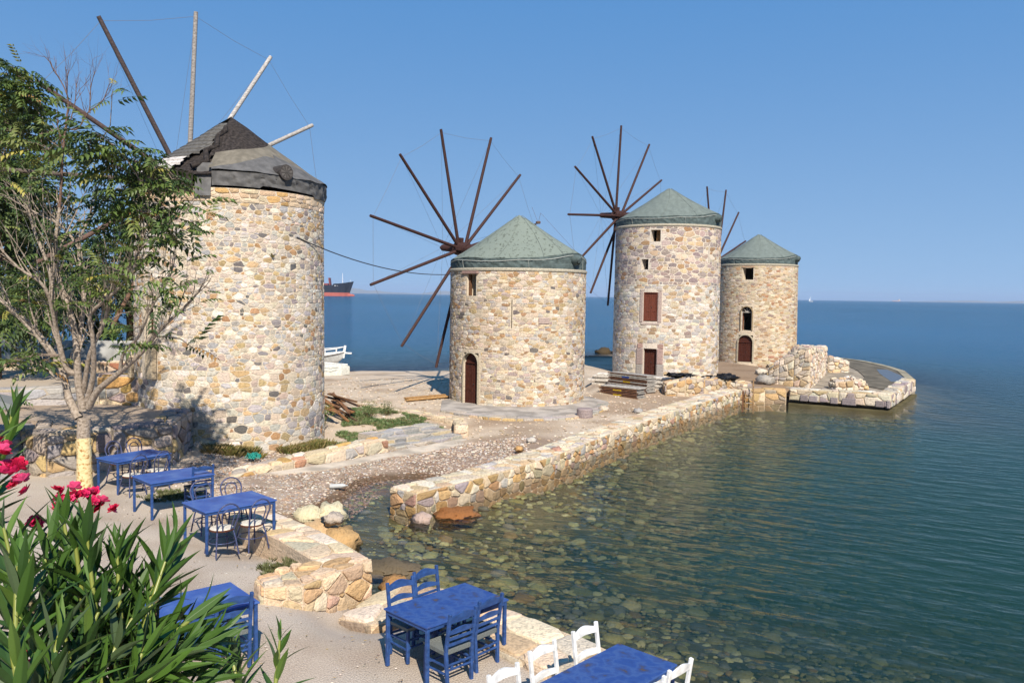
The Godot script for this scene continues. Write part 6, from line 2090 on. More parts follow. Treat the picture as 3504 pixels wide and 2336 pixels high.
func furniture() -> void:
	table("blue table with worn brown patches, surrounded by four blue seats, by the apron", Vector3(-0.78, -0.2, -10.45), 45.3, 1.38, 0.86, 0.74, M.table_worn)
	table("blue table by the terrace wall, cream-seated metal chairs on its near side", Vector3(-5.03, 0, -14.72), 45.0, 1.34, 0.95, 0.74, M.table_blue)
	table("plain clean blue table in the middle of the row of three", Vector3(-6.88, 0, -16.78), 45.6, 1.32, 0.95, 0.74, M.table_blue)
	table("blue table in tree shade against the raised stone bed", Vector3(-8.57, 0, -18.72), 57.0, 1.34, 0.84, 0.74, M.table_blue)
	table("blue table half hidden by the oleander leaves", Vector3(-3.81, 0, -9.8), 41.0, 1.32, 0.9, 0.74, M.table_blue)
	table("rust-spotted blue table with white seats at the bottom edge", Vector3(0.92, -0.2, -8.36), 47.0, 1.88, 0.78, 0.74, M.table_worn)
	var grp := "blue ladder-back chairs"
	var near := face_to(-0.7, -0.71)
	var far := face_to(0.7, 0.71)
	var ch := ladder_chair("blue chair on the near side of the worn table, left one", M.paint_blue, M.seat, grp)
	ch.position = Vector3(-0.72, -0.2, -9.94)
	ch.rotation.y = near
	dup(ch, Vector3(-0.41, -0.2, -10.37), near + 0.06, "blue chair on the near side of the worn table, right one")
	dup(ch, Vector3(-1.25, -0.2, -10.6), far, "blue chair on the far side of the worn table, left one")
	dup(ch, Vector3(-0.95, -0.2, -11.06), far + 0.07, "blue chair on the far side of the worn table, right one nearest the sea")
	dup(ch, Vector3(-3.38, 0, -9.78), face_to(-0.62, -0.78), "blue chair pushed under the table behind the oleander")
	dup(ch, Vector3(-6.46, 0, -17.02), near - 0.05, "blue chair at the right end of the plain clean table")
	var wg := "white chairs"
	var wc := ladder_chair("white chair at the bottom of the picture, leftmost one", M.paint_white, M.cushion, wg, true)
	wc.position = Vector3(0.15, -0.2, -8.02)
	wc.rotation.y = face_to(0.72, 0.69)
	dup(wc, Vector3(0.57, -0.2, -8.6), face_to(0.74, 0.67), "white chair in the middle of the left side of the rust-spotted table")
	dup(wc, Vector3(1.07, -0.2, -9.13), face_to(0.72, 0.7), "white chair farthest along the left side of the rust-spotted table, next to the apron")
	dup(wc, Vector3(1.6, -0.2, -8.55), face_to(-0.72, -0.69), "white chair on the right side of the rust-spotted table, nearest the sea")
	dup(wc, Vector3(1.24, -0.2, -8.13), face_to(-0.72, -0.69), "white chair at the bottom edge on the right side of the rust-spotted table")
	var mg := "bent metal cafe chairs"
	var mc := bent_chair("bent metal chair with cream seat at the table by the terrace wall, near side left", mg)
	mc.position = Vector3(-4.93, 0, -14.02)
	mc.rotation.y = near
	dup(mc, Vector3(-4.52, 0, -14.35), near + 0.12, "bent metal chair with cream seat at the table by the terrace wall, near side right")
	dup(mc, Vector3(-5.66, 0, -15.3), far, "bent metal chair behind the table by the terrace wall, far side left")
	dup(mc, Vector3(-5.22, 0, -15.58), far - 0.15, "bent metal chair behind the table by the terrace wall, far side right")
	dup(mc, Vector3(-8.28, 0, -17.98), face_to(-0.84, -0.54), "bent metal chair on the near side of the shaded table, left one")
	dup(mc, Vector3(-7.98, 0, -18.5), face_to(-0.84, -0.54), "bent metal chair on the near side of the shaded table, right one")
	dup(mc, Vector3(-9.18, 0, -19.3), face_to(0.84, 0.54), "bent metal chair between the shaded table and the stone bed, left one")
	dup(mc, Vector3(-8.9, 0, -19.76), face_to(0.84, 0.54), "bent metal chair between the shaded table and the stone bed, right one")
	# grey parasol, closed edge showing at the left
	var u := thing("parasol", "grey canvas parasol whose edge shows at the left above the red flowers", "parasol", Vector3(-13.05, 0, -19.1))
	var b := MB.new()
	b.col = Color(0.3, 0.28, 0.25)
	b.rod(Vector3.ZERO, Vector3(0, 2.3, 0), 0.025, 0.022, 8)
	obj("pole", b, M.wood, u)
	b = MB.new()
	b.col = Color(0.2, 0.21, 0.2)
	for k in 6:
		var a0 := TAU * k / 6.0 + 0.05
		var a1 := TAU * (k + 1) / 6.0 + 0.05
		b.tri(Vector3(0, 2.3, 0), Vector3(cos(a0) * 1.72, 1.74, sin(a0) * 1.72), Vector3(cos(a1) * 1.72, 1.74, sin(a1) * 1.72))
	obj("canopy", b, M.plain, u)
	var fb := MB.new()
	fb.col = Color(0.1, 0.1, 0.1)
	fb.lathe(PackedVector2Array([Vector2(0.0, 0.09), Vector2(0.2, 0.08), Vector2(0.25, 0.0)]), Vector3.ZERO, 16)
	obj("base", fb, M.plain, u)
	# fallen leaves on the terrace
	var xf := []
	var cs := PackedColorArray()
	var lf := MB.new()
	lf.oquad(Vector3(-0.03, 0, 0), Vector3(0, 0.006, 0.012), Vector3(0.035, 0.002, 0), Vector3(0, 0.004, -0.012), Vector3.UP)
	for i in 420:
		var x := rng.randf_range(-8.5, 1.6)
		var z := rng.randf_range(-18.5, -8.5)
		var h := terrain(x, z)
		if h < -0.3 or Geometry2D.is_point_in_polygon(Vector2(x, z), ring) == false:
			continue
		xf.append(Transform3D(Basis.from_euler(Vector3(0, rng.randf() * TAU, 0)).scaled(Vector3.ONE * rng.randf_range(0.5, 1.1)), Vector3(x, h + 0.028, z)))
		cs.append(pick([[0.36, 0.24, 0.09, 2.0], [0.42, 0.32, 0.14, 1.0], [0.2, 0.12, 0.06, 1.0]]))
	many("fallen_leaves", lf.mesh(), M.leaf, xf, cs)

# ---------------------------------------------------------------- trees
const LIMBS := [
	["trunk", [Vector3(-9.49, -0.07, -18.3), Vector3(-9.49, 0.52, -18.3), Vector3(-9.5, 1.18, -18.3), Vector3(-9.48, 1.64, -18.3)], [0.165, 0.15, 0.14, 0.135]],
	["a", [Vector3(-9.6, 1.64, -18.3), Vector3(-9.88, 2.09, -18.4), Vector3(-9.99, 2.41, -18.5), Vector3(-10.19, 2.83, -18.6), Vector3(-10.68, 3.46, -18.7), Vector3(-11.23, 3.95, -18.8), Vector3(-11.79, 4.35, -18.9)], [0.1, 0.085, 0.075, 0.065, 0.05, 0.035, 0.02]],
	["b", [Vector3(-9.5, 1.81, -18.3), Vector3(-9.54, 2.42, -18.2), Vector3(-9.52, 3.08, -18.1), Vector3(-9.55, 3.54, -18.1), Vector3(-9.62, 4.06, -18.0), Vector3(-9.85, 4.77, -18.0), Vector3(-9.83, 5.5, -17.9), Vector3(-9.74, 6.23, -17.9)], [0.1, 0.085, 0.075, 0.068, 0.06, 0.05, 0.04, 0.03]],
	["b2", [Vector3(-9.57, 2.65, -18.2), Vector3(-9.76, 2.78, -18.1), Vector3(-9.85, 3.58, -17.9), Vector3(-9.83, 4.0, -17.8), Vector3(-9.86, 4.88, -17.7), Vector3(-10.11, 5.69, -17.6), Vector3(-10.17, 6.15, -17.5)], [0.07, 0.06, 0.055, 0.05, 0.04, 0.03, 0.018]],
	["c", [Vector3(-9.38, 1.88, -18.3), Vector3(-9.05, 2.3, -18.1), Vector3(-8.44, 2.72, -17.8), Vector3(-7.82, 3.2, -17.5), Vector3(-7.28, 3.71, -17.2), Vector3(-6.57, 4.27, -16.9), Vector3(-6.23, 4.67, -16.8)], [0.085, 0.07, 0.06, 0.05, 0.038, 0.025, 0.012]],
	["d", [Vector3(-9.43, 1.94, -18.3), Vector3(-9.11, 2.67, -18.0), Vector3(-8.91, 3.44, -17.6), Vector3(-8.86, 3.96, -17.4), Vector3(-8.48, 4.24, -17.2), Vector3(-7.9, 4.65, -16.9), Vector3(-7.42, 5.22, -16.7)], [0.075, 0.06, 0.05, 0.042, 0.034, 0.025, 0.014]],
	["e", [Vector3(-9.48, 2.21, -18.3), Vector3(-9.13, 3.1, -17.9), Vector3(-8.68, 3.76, -17.6), Vector3(-8.31, 4.52, -17.3), Vector3(-7.64, 5.07, -16.8), Vector3(-7.37, 5.77, -16.6)], [0.06, 0.05, 0.04, 0.03, 0.022, 0.012]],
	["f", [Vector3(-9.52, 3.08, -18.1), Vector3(-9.45, 4.25, -18.3), Vector3(-9.6, 5.37, -18.4), Vector3(-9.4, 6.07, -18.5), Vector3(-9.04, 6.58, -18.6)], [0.055, 0.045, 0.035, 0.025, 0.014]],
	["g", [Vector3(-9.58, 5.37, -18.4), Vector3(-9.94, 5.85, -18.4), Vector3(-10.55, 6.15, -18.5), Vector3(-11.23, 6.48, -18.6)], [0.035, 0.028, 0.02, 0.012]],
	["h", [Vector3(-9.74, 6.23, -17.9), Vector3(-9.7, 6.68, -17.9), Vector3(-9.59, 7.45, -17.8), Vector3(-9.52, 8.01, -17.8), Vector3(-9.48, 8.57, -17.8), Vector3(-9.73, 9.13, -17.7), Vector3(-9.82, 9.29, -17.7)], [0.03, 0.028, 0.024, 0.02, 0.015, 0.01, 0.006]],
	["i", [Vector3(-9.52, 7.89, -17.8), Vector3(-9.27, 7.89, -17.8), Vector3(-9.04, 8.24, -17.8), Vector3(-8.8, 8.48, -17.9), Vector3(-8.64, 8.86, -17.9)], [0.018, 0.016, 0.014, 0.011, 0.006]],
	["j", [Vector3(-9.42, 8.08, -17.8), Vector3(-9.32, 8.45, -17.8), Vector3(-9.29, 8.83, -17.8)], [0.012, 0.01, 0.006]],
	["k", [Vector3(-9.01, 8.21, -17.8), Vector3(-8.99, 8.71, -17.8), Vector3(-8.89, 9.11, -17.8)], [0.012, 0.009, 0.005]],
	["l", [Vector3(-9.49, 8.57, -17.8), Vector3(-9.45, 8.93, -17.75), Vector3(-9.46, 9.14, -17.7)], [0.01, 0.008, 0.005]],
	["m", [Vector3(-10.23, 2.83, -18.6), Vector3(-10.51, 3.45, -18.3), Vector3(-11.04, 4.1, -18.1), Vector3(-11.3, 4.36, -18.0)], [0.05, 0.035, 0.022, 0.012]],
	["n", [Vector3(-9.82, 2.62, -18.4), Vector3(-10.34, 2.44, -18.8), Vector3(-10.78, 2.68, -19.1), Vector3(-11.38, 2.87, -19.3)], [0.035, 0.025, 0.018, 0.01]],
	["o", [Vector3(-8.44, 2.72, -17.8), Vector3(-8.25, 3.17, -17.6), Vector3(-7.79, 3.54, -17.3), Vector3(-7.41, 4.11, -17.0), Vector3(-6.91, 4.72, -16.7), Vector3(-6.68, 5.22, -16.5)], [0.045, 0.035, 0.028, 0.02, 0.014, 0.008]],
	["q", [Vector3(-9.85, 3.58, -17.9), Vector3(-9.79, 4.5, -17.4), Vector3(-10.17, 4.92, -17.1), Vector3(-10.52, 5.42, -16.9)], [0.045, 0.035, 0.025, 0.014]],
]
# leaf masses of the front tree: centre, half width, half height, number of compound leaves
const MASSES := [
	[-12.28, 9.48, -20.3, 0.43, 0.36, 60], [-11.76, 9.51, -20.1, 0.39, 0.32, 50], [-12.41, 8.96, -20.5, 0.58, 0.58, 110], [-11.48, 8.9, -19.9, 0.42, 0.35, 70],
	[-11.79, 8.18, -19.8, 0.77, 0.49, 150], [-10.91, 8.03, -19.3, 0.48, 0.41, 90], [-11.64, 7.51, -19.3, 0.54, 0.34, 70], [-10.32, 7.58, -18.6, 0.46, 0.33, 60],
	[-8.21, 7.31, -16.2, 0.40, 0.34, 85], [-7.81, 7.31, -16.2, 0.37, 0.29, 70], [-9.41, 7.28, -18.3, 0.52, 0.32, 80], [-8.06, 6.97, -16.6, 0.47, 0.32, 90],
	[-7.58, 7.05, -16.7, 0.47, 0.26, 85], [-7.12, 6.9, -16.6, 0.47, 0.29, 80], [-7.37, 6.55, -16.9, 0.54, 0.36, 110], [-8.05, 6.52, -17.2, 0.48, 0.42, 110],
	[-8.71, 6.48, -17.4, 0.43, 0.43, 80], [-6.71, 6.67, -16.4, 0.23, 0.14, 24], [-7.63, 6.1, -17.2, 0.48, 0.36, 90], [-8.5, 6.07, -17.6, 0.50, 0.37, 90],
	[-10.59, 6.88, -18.3, 0.39, 0.26, 18], [-8.58, 8.67, -17.9, 0.13, 0.22, 9], [-6.24, 6.29, -16.3, 0.26, 0.11, 12], [-5.98, 5.86, -16.3, 0.20, 0.17, 10],
	[-7.2, 5.98, -16.9, 0.39, 0.36, 75], [-6.7, 5.61, -16.2, 0.26, 0.20, 35], [-7.38, 5.38, -16.9, 0.24, 0.24, 30], [-8.63, 5.46, -17.6, 0.37, 0.37, 55],
	[-6.12, 5.85, -16.2, 0.26, 0.23, 18], [-7.04, 4.65, -16.1, 0.26, 0.23, 25], [-6.24, 4.66, -15.9, 0.22, 0.17, 12], [-6.85, 4.19, -16.2, 0.34, 0.23, 24],
	[-9.29, 4.93, -18.0, 0.32, 0.25, 14], [-7.62, 4.87, -16.0, 0.25, 0.17, 14], [-9.56, 4.32, -17.9, 0.35, 0.28, 22], [-7.91, 3.88, -16.2, 0.26, 0.17, 12],
	[-7.25, 3.61, -15.9, 0.25, 0.20, 16], [-10.5, 3.0, -17.7, 0.44, 0.19, 34], [-10.11, 2.9, -17.8, 0.38, 0.19, 40], [-10.69, 2.91, -17.6, 0.25, 0.22, 20],
	[-8.83, 4.52, -17.6, 0.37, 0.31, 40], [-8.02, 4.28, -17.2, 0.30, 0.24, 24], [-6.17, 3.4, -16.0, 0.14, 0.11, 3], [-6.92, 3.47, -16.0, 0.17, 0.11, 6],
	[-11.85, 4.35, -19.9, 0.56, 0.42, 40], [-11.32, 4.78, -19.8, 0.42, 0.42, 30]]

# a compound leaf: a drooping rachis with pairs of pointed leaflets, about 0.45 m long along +z
func frond(sd: int) -> ArrayMesh:
	var r := RandomNumberGenerator.new()
	r.seed = sd
	var b := MB.new()
	var L := 0.42
	var pairs := 6
	var prev := Vector3.ZERO
	for k in range(1, pairs + 1):
		var s := float(k) / pairs
		var p := Vector3(0.02 * sin(s * 3.0 + sd), -0.16 * s * s * L * 2.0, s * L)
		b.col = Color(1.1, 0.95, 0.8)
		b.tri(prev + Vector3(-0.003, 0, 0), prev + Vector3(0.003, 0, 0), p)
		for side in [-1, 1]:
			var g := r.randf_range(0.75, 1.2)
			b.col = Color(g, g, g * 0.95)
			var d := Vector3(side * 0.8, -0.35 - 0.4 * s + r.randf_range(-0.2, 0.2), 0.55 + r.randf_range(-0.15, 0.15)).normalized()
			var ll := 0.125 * r.randf_range(0.8, 1.15) * (1.0 - 0.25 * absf(s - 0.55))
			var w := d.cross(Vector3(0.15 * side, 1, 0.1)).normalized() * ll * 0.23
			var fold := Vector3(0, 0.012, 0)
			var m := p + d * ll * 0.42
			var tip := p + d * ll + Vector3(0, -0.02, 0)
			b.tri(p, m - w + fold, m)
			b.tri(p, m, m + w + fold)
			b.tri(m, m - w + fold, tip)
			b.tri(m + w + fold, m, tip)
		prev = p
	return b.mesh()

func grow(b: MB, p: Vector3, d: Vector3, len: float, r: float, level: int, ends: Array) -> void:
	var pts := PackedVector3Array([p])
	var rad := PackedFloat32Array([r])
	var n := 4
	var q := p
	var dd := d
	for k in n:
		dd = (dd + Vector3(rng.randfn(), rng.randfn() + 0.35, rng.randfn()) * 0.14).normalized()
		q += dd * len / n
		pts.append(q)
		rad.append(lerpf(r, r * 0.45, float(k + 1) / n))
	b.tube(pts, rad, 5 if level > 0 else 4, false)
	ends.append([q, dd])
	if level > 0:
		for k in rng.randi_range(2, 3):
			var i := rng.randi_range(1, n)
			var sd := dd.rotated(Vector3(rng.randfn(), rng.randfn(), rng.randfn()).normalized(), rng.randf_range(0.45, 0.9))
			grow(b, pts[i], sd, len * rng.randf_range(0.5, 0.75), rad[i] * 0.65, level - 1, ends)

func leaf_cols() -> Array:
	return [[0.075, 0.115, 0.026, 3.0], [0.105, 0.15, 0.036, 2.5], [0.16, 0.19, 0.055, 1.2], [0.04, 0.07, 0.018, 2.6], [0.3, 0.27, 0.06, 0.35], [0.24, 0.14, 0.05, 0.15]]

func trees() -> void:
	var fr := [frond(1), frond(2), frond(3)]
	var t := thing("young_tree", "slender pale-barked tree with yellow-painted trunk and thin feathery foliage on the terrace", "tree", Vector3(-9.49, 0, -18.3))
	var o := t.position
	var ends := []
	for e in LIMBS:
		var pts := PackedVector3Array()
		var rad := PackedFloat32Array()
		# smooth the drawn line of the limb
		var cv := Curve3D.new()
		var src: Array = e[1]
		for k in src.size():
			var tan: Vector3 = (src[mini(k + 1, src.size() - 1)] - src[maxi(k - 1, 0)]) * 0.17
			cv.add_point(src[k] - o, -tan, tan)
		var rr: Array = e[2]
		for k in src.size() - 1:
			for j in 4:
				pts.append(cv.sample(k, j / 4.0))
				rad.append(lerpf(rr[k], rr[k + 1], j / 4.0) * rng.randf_range(0.96, 1.04))
		pts.append(src[src.size() - 1] - o)
		rad.append(rr[rr.size() - 1])
		var b := MB.new()
		b.col = Color(0.4, 0.355, 0.31) if e[0] != "h" and e[0] != "i" and e[0] != "j" and e[0] != "k" and e[0] != "l" else Color(0.2, 0.14, 0.12)
		if e[0] == "trunk":
			pts[0].y = -0.15
			rad[0] = 0.2
			b.tube(pts, rad, 14)
			obj("trunk", b, M.bark, t)
			continue
		b.tube(pts, rad, 8 if rad[0] > 0.03 else 6, false)
		# side shoots
		var bare: bool = e[0] in ["h", "i", "j", "k", "l"]
		for k in range(pts.size() / 3, pts.size()):
			if rng.randf() < (0.85 if bare else 0.95):
				var d := (pts[mini(k + 1, pts.size() - 1)] - pts[k - 1]).normalized()
				d = d.rotated(Vector3(rng.randfn(), rng.randfn() * 0.4, rng.randfn()).normalized(), rng.randf_range(0.3, 0.8))
				d = (d + Vector3(0, 0.35, 0)).normalized()
				grow(b, pts[k], d, rng.randf_range(0.35, 0.85) * (0.8 if bare else 1.0), minf(rad[k] * 0.6, 0.014), 1, [] if bare else ends)
		if not bare and e[0] != "trunk":
			for k in 3:
				var i := rng.randi_range(pts.size() / 5, pts.size() - 3)
				var d := ((pts[i + 1] - pts[i - 1]).normalized() + Vector3(rng.randfn() * 0.35, 0.7, rng.randfn() * 0.35)).normalized()
				grow(b, pts[i], d, rng.randf_range(0.9, 1.7), minf(rad[i] * 0.5, 0.024), 1, ends)
		obj("branch", b, M.bark, t)
	var yp := MB.new()
	yp.col = Color(0.7, 0.57, 0.31)
	yp.tube(PackedVector3Array([Vector3(0.0, -0.1, 0), Vector3(0.0, 0.35, 0), Vector3(0.0, 0.8, 0), Vector3(-0.005, 1.13, 0), Vector3(-0.008, 1.2, 0)]), PackedFloat32Array([0.19, 0.165, 0.157, 0.15, 0.147]), 14, false)
	obj("painted_band", yp, mat(Color.WHITE, 0.9, ntex(0.012, 5, 83, ramp([[0.0, Color(1, 1, 1)], [0.6, Color(0.95, 0.95, 0.95)], [0.74, Color(0.75, 0.6, 0.45)], [1.0, Color(0.6, 0.45, 0.3)]])), 1.5, ntex(0.02, 4, 84), 0.8), t)
	var xf := [[], [], []]
	var cs := [PackedColorArray(), PackedColorArray(), PackedColorArray()]
	var add := func(p: Vector3, out: Vector3, s: float, dark: float) -> void:
		var v := rng.randi_range(0, 2)
		var f := (out + Vector3(rng.randfn(), rng.randfn() * 0.5, rng.randfn()) * 0.7)
		f.y = clampf(f.y, -0.4, 0.6)
		f = f.normalized()
		var bs := Basis.looking_at(-f, Vector3.UP) if absf(f.y) < 0.95 else Basis()
		bs = bs.rotated(f, rng.randf_range(-0.5, 0.5))
		xf[v].append(Transform3D(bs.scaled(Vector3.ONE * s), p))
		cs[v].append(pick(leaf_cols()) * Color(dark, dark, dark))
	var tw := MB.new()
	tw.col = Color(0.3, 0.25, 0.215)
	for m in MASSES:
		var c := Vector3(m[0], m[1], m[2]) - o
		# the twig that carries this mass, joined to the nearest shoot
		var best := Vector3.ZERO
		var bd := 1e9
		for e in ends:
			var dd: float = (e[0] - c).length_squared()
			if dd < bd and e[0].y < c.y + 0.2:
				bd = dd
				best = e[0]
		if bd < 9.0:
			tw.tube(PackedVector3Array([best, best.lerp(c, 0.5) + Vector3(rng.randfn() * 0.08, 0.05, rng.randfn() * 0.08), c]), PackedFloat32Array([0.014, 0.011, 0.008]), 5, false)
		var groups := maxi(2, int(m[5] / 8))
		var left: int = int(m[5] * (0.7 if m[2] < -19.4 else 0.3))
		for g in groups:
			var d := Vector3(rng.randfn() * 0.6, rng.randfn() * 0.6, rng.randfn() * 0.6).limit_length(1.0)
			var p: Vector3 = c + Vector3(d.x * m[3], d.y * m[4], d.z * m[3] * 1.2)
			tw.tube(PackedVector3Array([c, c.lerp(p, 0.6) + Vector3(0, 0.03, 0), p]), PackedFloat32Array([0.008, 0.006, 0.004]), 4, false)
			for k in maxi(2, left / groups):
				add.call(p + Vector3(rng.randfn(), rng.randfn(), rng.randfn()) * 0.06, Vector3(rng.randfn(), 0.15, rng.randfn()), rng.randf_range(1.0, 1.6), 1.0)
	for e in ends:
		if rng.randf() < 0.16:
			for k in rng.randi_range(1, 3):
				add.call(e[0], e[1], rng.randf_range(0.7, 1.2), 1.0)
	obj("twigs", tw, M.bark, t)
	for v in 3:
		many("crown", fr[v], M.leaf, xf[v], cs[v], t)
	# trees beyond the landing
	var specs := [["dark bushy tree behind the cistern at the left edge", Vector3(-22.5, 1.4, -37.5), 8.2, 3.4, 1500], ["dense dark green tree behind the pale parapet, left of the nearest mill", Vector3(-18.0, 1.4, -39.0), 6.8, 2.9, 1500], ["dark tree close behind the left side of the nearest mill", Vector3(-14.9, 1.5, -37.0), 5.6, 2.1, 900], ["tall dark tree rising at the top left behind the feathery tree", Vector3(-17.3, 1.4, -27.6), 9.6, 2.3, 1100]]
	for q in specs:
		leafy_tree(q[0], q[1], q[2], q[3], q[4], fr)
	# saplings on the bank
	for q in [["tiny feathery seedling growing on the gravel before the bank edging", Vector3(-14.3, 1.02, -23.6), 0.5]]:
		var s := thing("seedling", q[0], "plant", q[1])
		var b := MB.new()
		b.col = Color(0.3, 0.22, 0.12)
		b.rod(Vector3.ZERO, Vector3(0.03, q[2] * 0.8, 0), 0.008, 0.005, 5)
		obj("stem", b, M.bark, s)
		var xs := []
		var cc := PackedColorArray()
		for k in 9:
			var a := TAU * k / 9.0
			xs.append(Transform3D(Basis(Vector3.UP, a).scaled(Vector3.ONE * 1.1), Vector3(0.02, q[2] * rng.randf_range(0.5, 0.85), 0)))
			cc.append(pick(leaf_cols()))
		many("leaves", fr[0], M.leaf, xs, cc, s)

func leafy_tree(label: String, at: Vector3, h: float, rad: float, count: int, fr: Array) -> void:
	var t := thing("broadleaf_tree", label, "tree", at, 0.0, "trees beyond the landing")
	var b := MB.new()
	b.col = Color(0.22, 0.17, 0.13)
	var ends := []
	b.tube(PackedVector3Array([Vector3(0, -0.3, 0), Vector3(0.05, h * 0.2, 0), Vector3(-0.05, h * 0.45, 0.1), Vector3(0, h * 0.8, 0)]), PackedFloat32Array([0.24, 0.18, 0.13, 0.04]), 9)
	obj("trunk", b, M.bark, t)
	b = MB.new()
	b.col = Color(0.22, 0.17, 0.13)
	for k in 16:
		var a := TAU * k / 16.0 * 2.4
		grow(b, Vector3(0, h * (0.2 + 0.035 * k), 0), Vector3(cos(a), 0.5, sin(a)).normalized(), rad * rng.randf_range(0.6, 0.95), 0.05, 1, ends)
	obj("limbs", b, M.bark, t)
	var xf := []
	var cs := PackedColorArray()
	var lumps := []
	for k in 34:
		var y := rng.randf_range(0.16, 1.0)
		var a := rng.randf() * TAU
		var rr := rad * sqrt(clampf(1.0 - pow((y - 0.5) / 0.56, 2.0), 0.02, 1.0)) * rng.randf_range(0.45, 1.0)
		lumps.append([Vector3(cos(a) * rr, y * h, sin(a) * rr), rng.randf_range(0.4, 0.85) * rad * 0.42])
	for i in count:
		var l: Array = lumps[i % lumps.size()]
		var d := Vector3(rng.randfn(), rng.randfn(), rng.randfn()).normalized() * pow(rng.randf(), 0.4)
		var p: Vector3 = l[0] + d * l[1]
		var f := (d + Vector3(rng.randfn(), 0, rng.randfn()) * 0.5)
		f.y = clampf(f.y, -0.5, 0.5)
		f = f.normalized()
		xf.append(Transform3D(Basis.looking_at(-f, Vector3.UP).scaled(Vector3.ONE * rng.randf_range(1.3, 2.2)), p))
		cs.append(pick([[0.05, 0.085, 0.024, 3.0], [0.075, 0.115, 0.03, 2.0], [0.1, 0.14, 0.04, 1.0], [0.035, 0.055, 0.02, 1.5]]))
	for v in 2:
		many("crown", fr[v], M.leaf, xf.slice(v * count / 2, (v + 1) * count / 2), cs.slice(v * count / 2, (v + 1) * count / 2), t)

# ---------------------------------------------------------------- oleanders
# stems: tip x y z, lower point x y z
const STEMS := [[-1.2, 3.82, -2.32, -1.13, 3.4, -2.26], [-1.04, 3.68, -2.47, -1.07, 3.45, -2.31], [-1.25, 3.79, -2.35, -1.23, 3.6, -2.35], [-1.33, 3.87, -2.15, -1.22, 3.56, -2.09], [-1.38, 3.77, -2.45, -1.32, 3.53, -2.27], [-1.08, 3.71, -2.63, -1.09, 3.6, -2.53], [-1.49, 3.75, -2.73, -1.45, 3.58, -2.7], [-1.19, 3.69, -2.52, -1.19, 3.46, -2.43], [-1.24, 3.8, -2.06, -1.21, 3.57, -1.98], [-0.93, 3.52, -2.51, -1.05, 3.46, -2.32], [-0.87, 3.45, -2.44, -1.03, 3.44, -2.26], [-1.1, 3.64, -2.19, -1.14, 3.48, -2.1], [-1.09, 3.66, -1.97, -1.09, 3.55, -1.92], [-0.98, 3.54, -2.21, -1.02, 3.44, -2.15], [-0.95, 3.46, -2.31, -1.03, 3.39, -2.23], [-1.12, 3.68, -1.83, -1.09, 3.6, -1.81], [-1.52, 3.7, -2.58, -1.49, 3.53, -2.54]]
const SPRIG := [[-0.8, 3.28, -2.85, -0.8, 3.14, -2.79], [-0.9, 3.27, -2.7, -0.88, 3.19, -2.67], [-0.89, 3.33, -2.62, -0.86, 3.24, -2.58]]
const BLOOMS := [[-1.56, 3.8, -2.82], [-1.55, 3.77, -2.82], [-1.52, 3.76, -2.83], [-1.52, 3.79, -2.9], [-1.49, 3.75, -2.96], [-1.48, 3.71, -2.96], [-1.46, 3.7, -2.97], [-1.51, 3.74, -2.95], [-1.59, 3.71, -2.78], [-1.61, 3.69, -2.76], [-1.5, 4.04, -2.44], [-1.5, 4.01, -2.43], [-1.49, 3.98, -2.44], [-1.48, 3.94, -2.43], [-1.47, 3.92, -2.43], [-1.5, 3.95, -2.42], [-1.38, 3.54, -2.61], [-1.26, 3.44, -2.51], [-1.38, 3.44, -2.32]]

# long pointed leaf with a pale midrib, folded a little and bending down, along +z, 1 long
func oleander_leaf(bend: float, wide: float, sd: int) -> ArrayMesh:
	var b := MB.new()
	var n := 7
	var prev := []
	var f := [0.16, 0.62, 0.92, 1.0, 0.9, 0.62, 0.3, 0.0]
	for k in n + 1:
		var s := float(k) / n
		var y := -bend * s * s
		var w: float = wide * f[k] * 0.5
		var x := 0.03 * sin(s * 2.5 + sd)
		var c := Vector3(x, y, s)
		var row := [c + Vector3(-w, w * 0.35, 0), c + Vector3(-minf(w * 0.12, 0.006), 0, 0), c + Vector3(minf(w * 0.12, 0.006), 0, 0), c + Vector3(w, w * 0.35, 0)]
		if k > 0:
			for j in 3:
				b.col = Color(2.0, 1.6, 1.8) if j == 1 else Color(1, 1, 1)
				var nl := Vector3(-0.33 if j == 2 else (0.33 if j == 0 else 0.0), 1, bend * s * 1.6).normalized()
				b.stri(prev[j], prev[j + 1], row[j + 1], nl, nl, nl)
				b.stri(prev[j], row[j + 1], row[j], nl, nl, nl)
		prev = row
	return b.mesh()

func blossom(sd: int) -> ArrayMesh:
	var r := RandomNumberGenerator.new()
	r.seed = sd
	var b := MB.new()
	for ringk in 3:
		for k in 5:
			var a := TAU * (k + 0.5 * ringk) / 5.0 + r.randf_range(-0.2, 0.2)
			var up := 0.25 + 0.5 * ringk
			var d := Vector3(cos(a), up, sin(a)).normalized()
			var s := Vector3(-sin(a), 0, cos(a))
			var L := 1.0 - 0.2 * ringk
			var g := r.randf_range(0.7, 1.25)
			b.col = Color(g, g, g)
			var p0 := Vector3.ZERO
			var m := d * L * 0.6
			var tip := d * L + Vector3(0, 0.12, 0)
			var w := L * 0.42
			b.tri(p0, m - s * w + Vector3(0, 0.12, 0), m)
			b.tri(p0, m, m + s * w + Vector3(0, 0.16, 0))
			b.tri(m, m - s * w + Vector3(0, 0.12, 0), tip - s * w * 0.5)
			b.tri(m + s * w + Vector3(0, 0.16, 0), m, tip + s * w * 0.55)
			b.tri(m, tip - s * w * 0.5, tip + s * w * 0.55)
	return b.mesh()

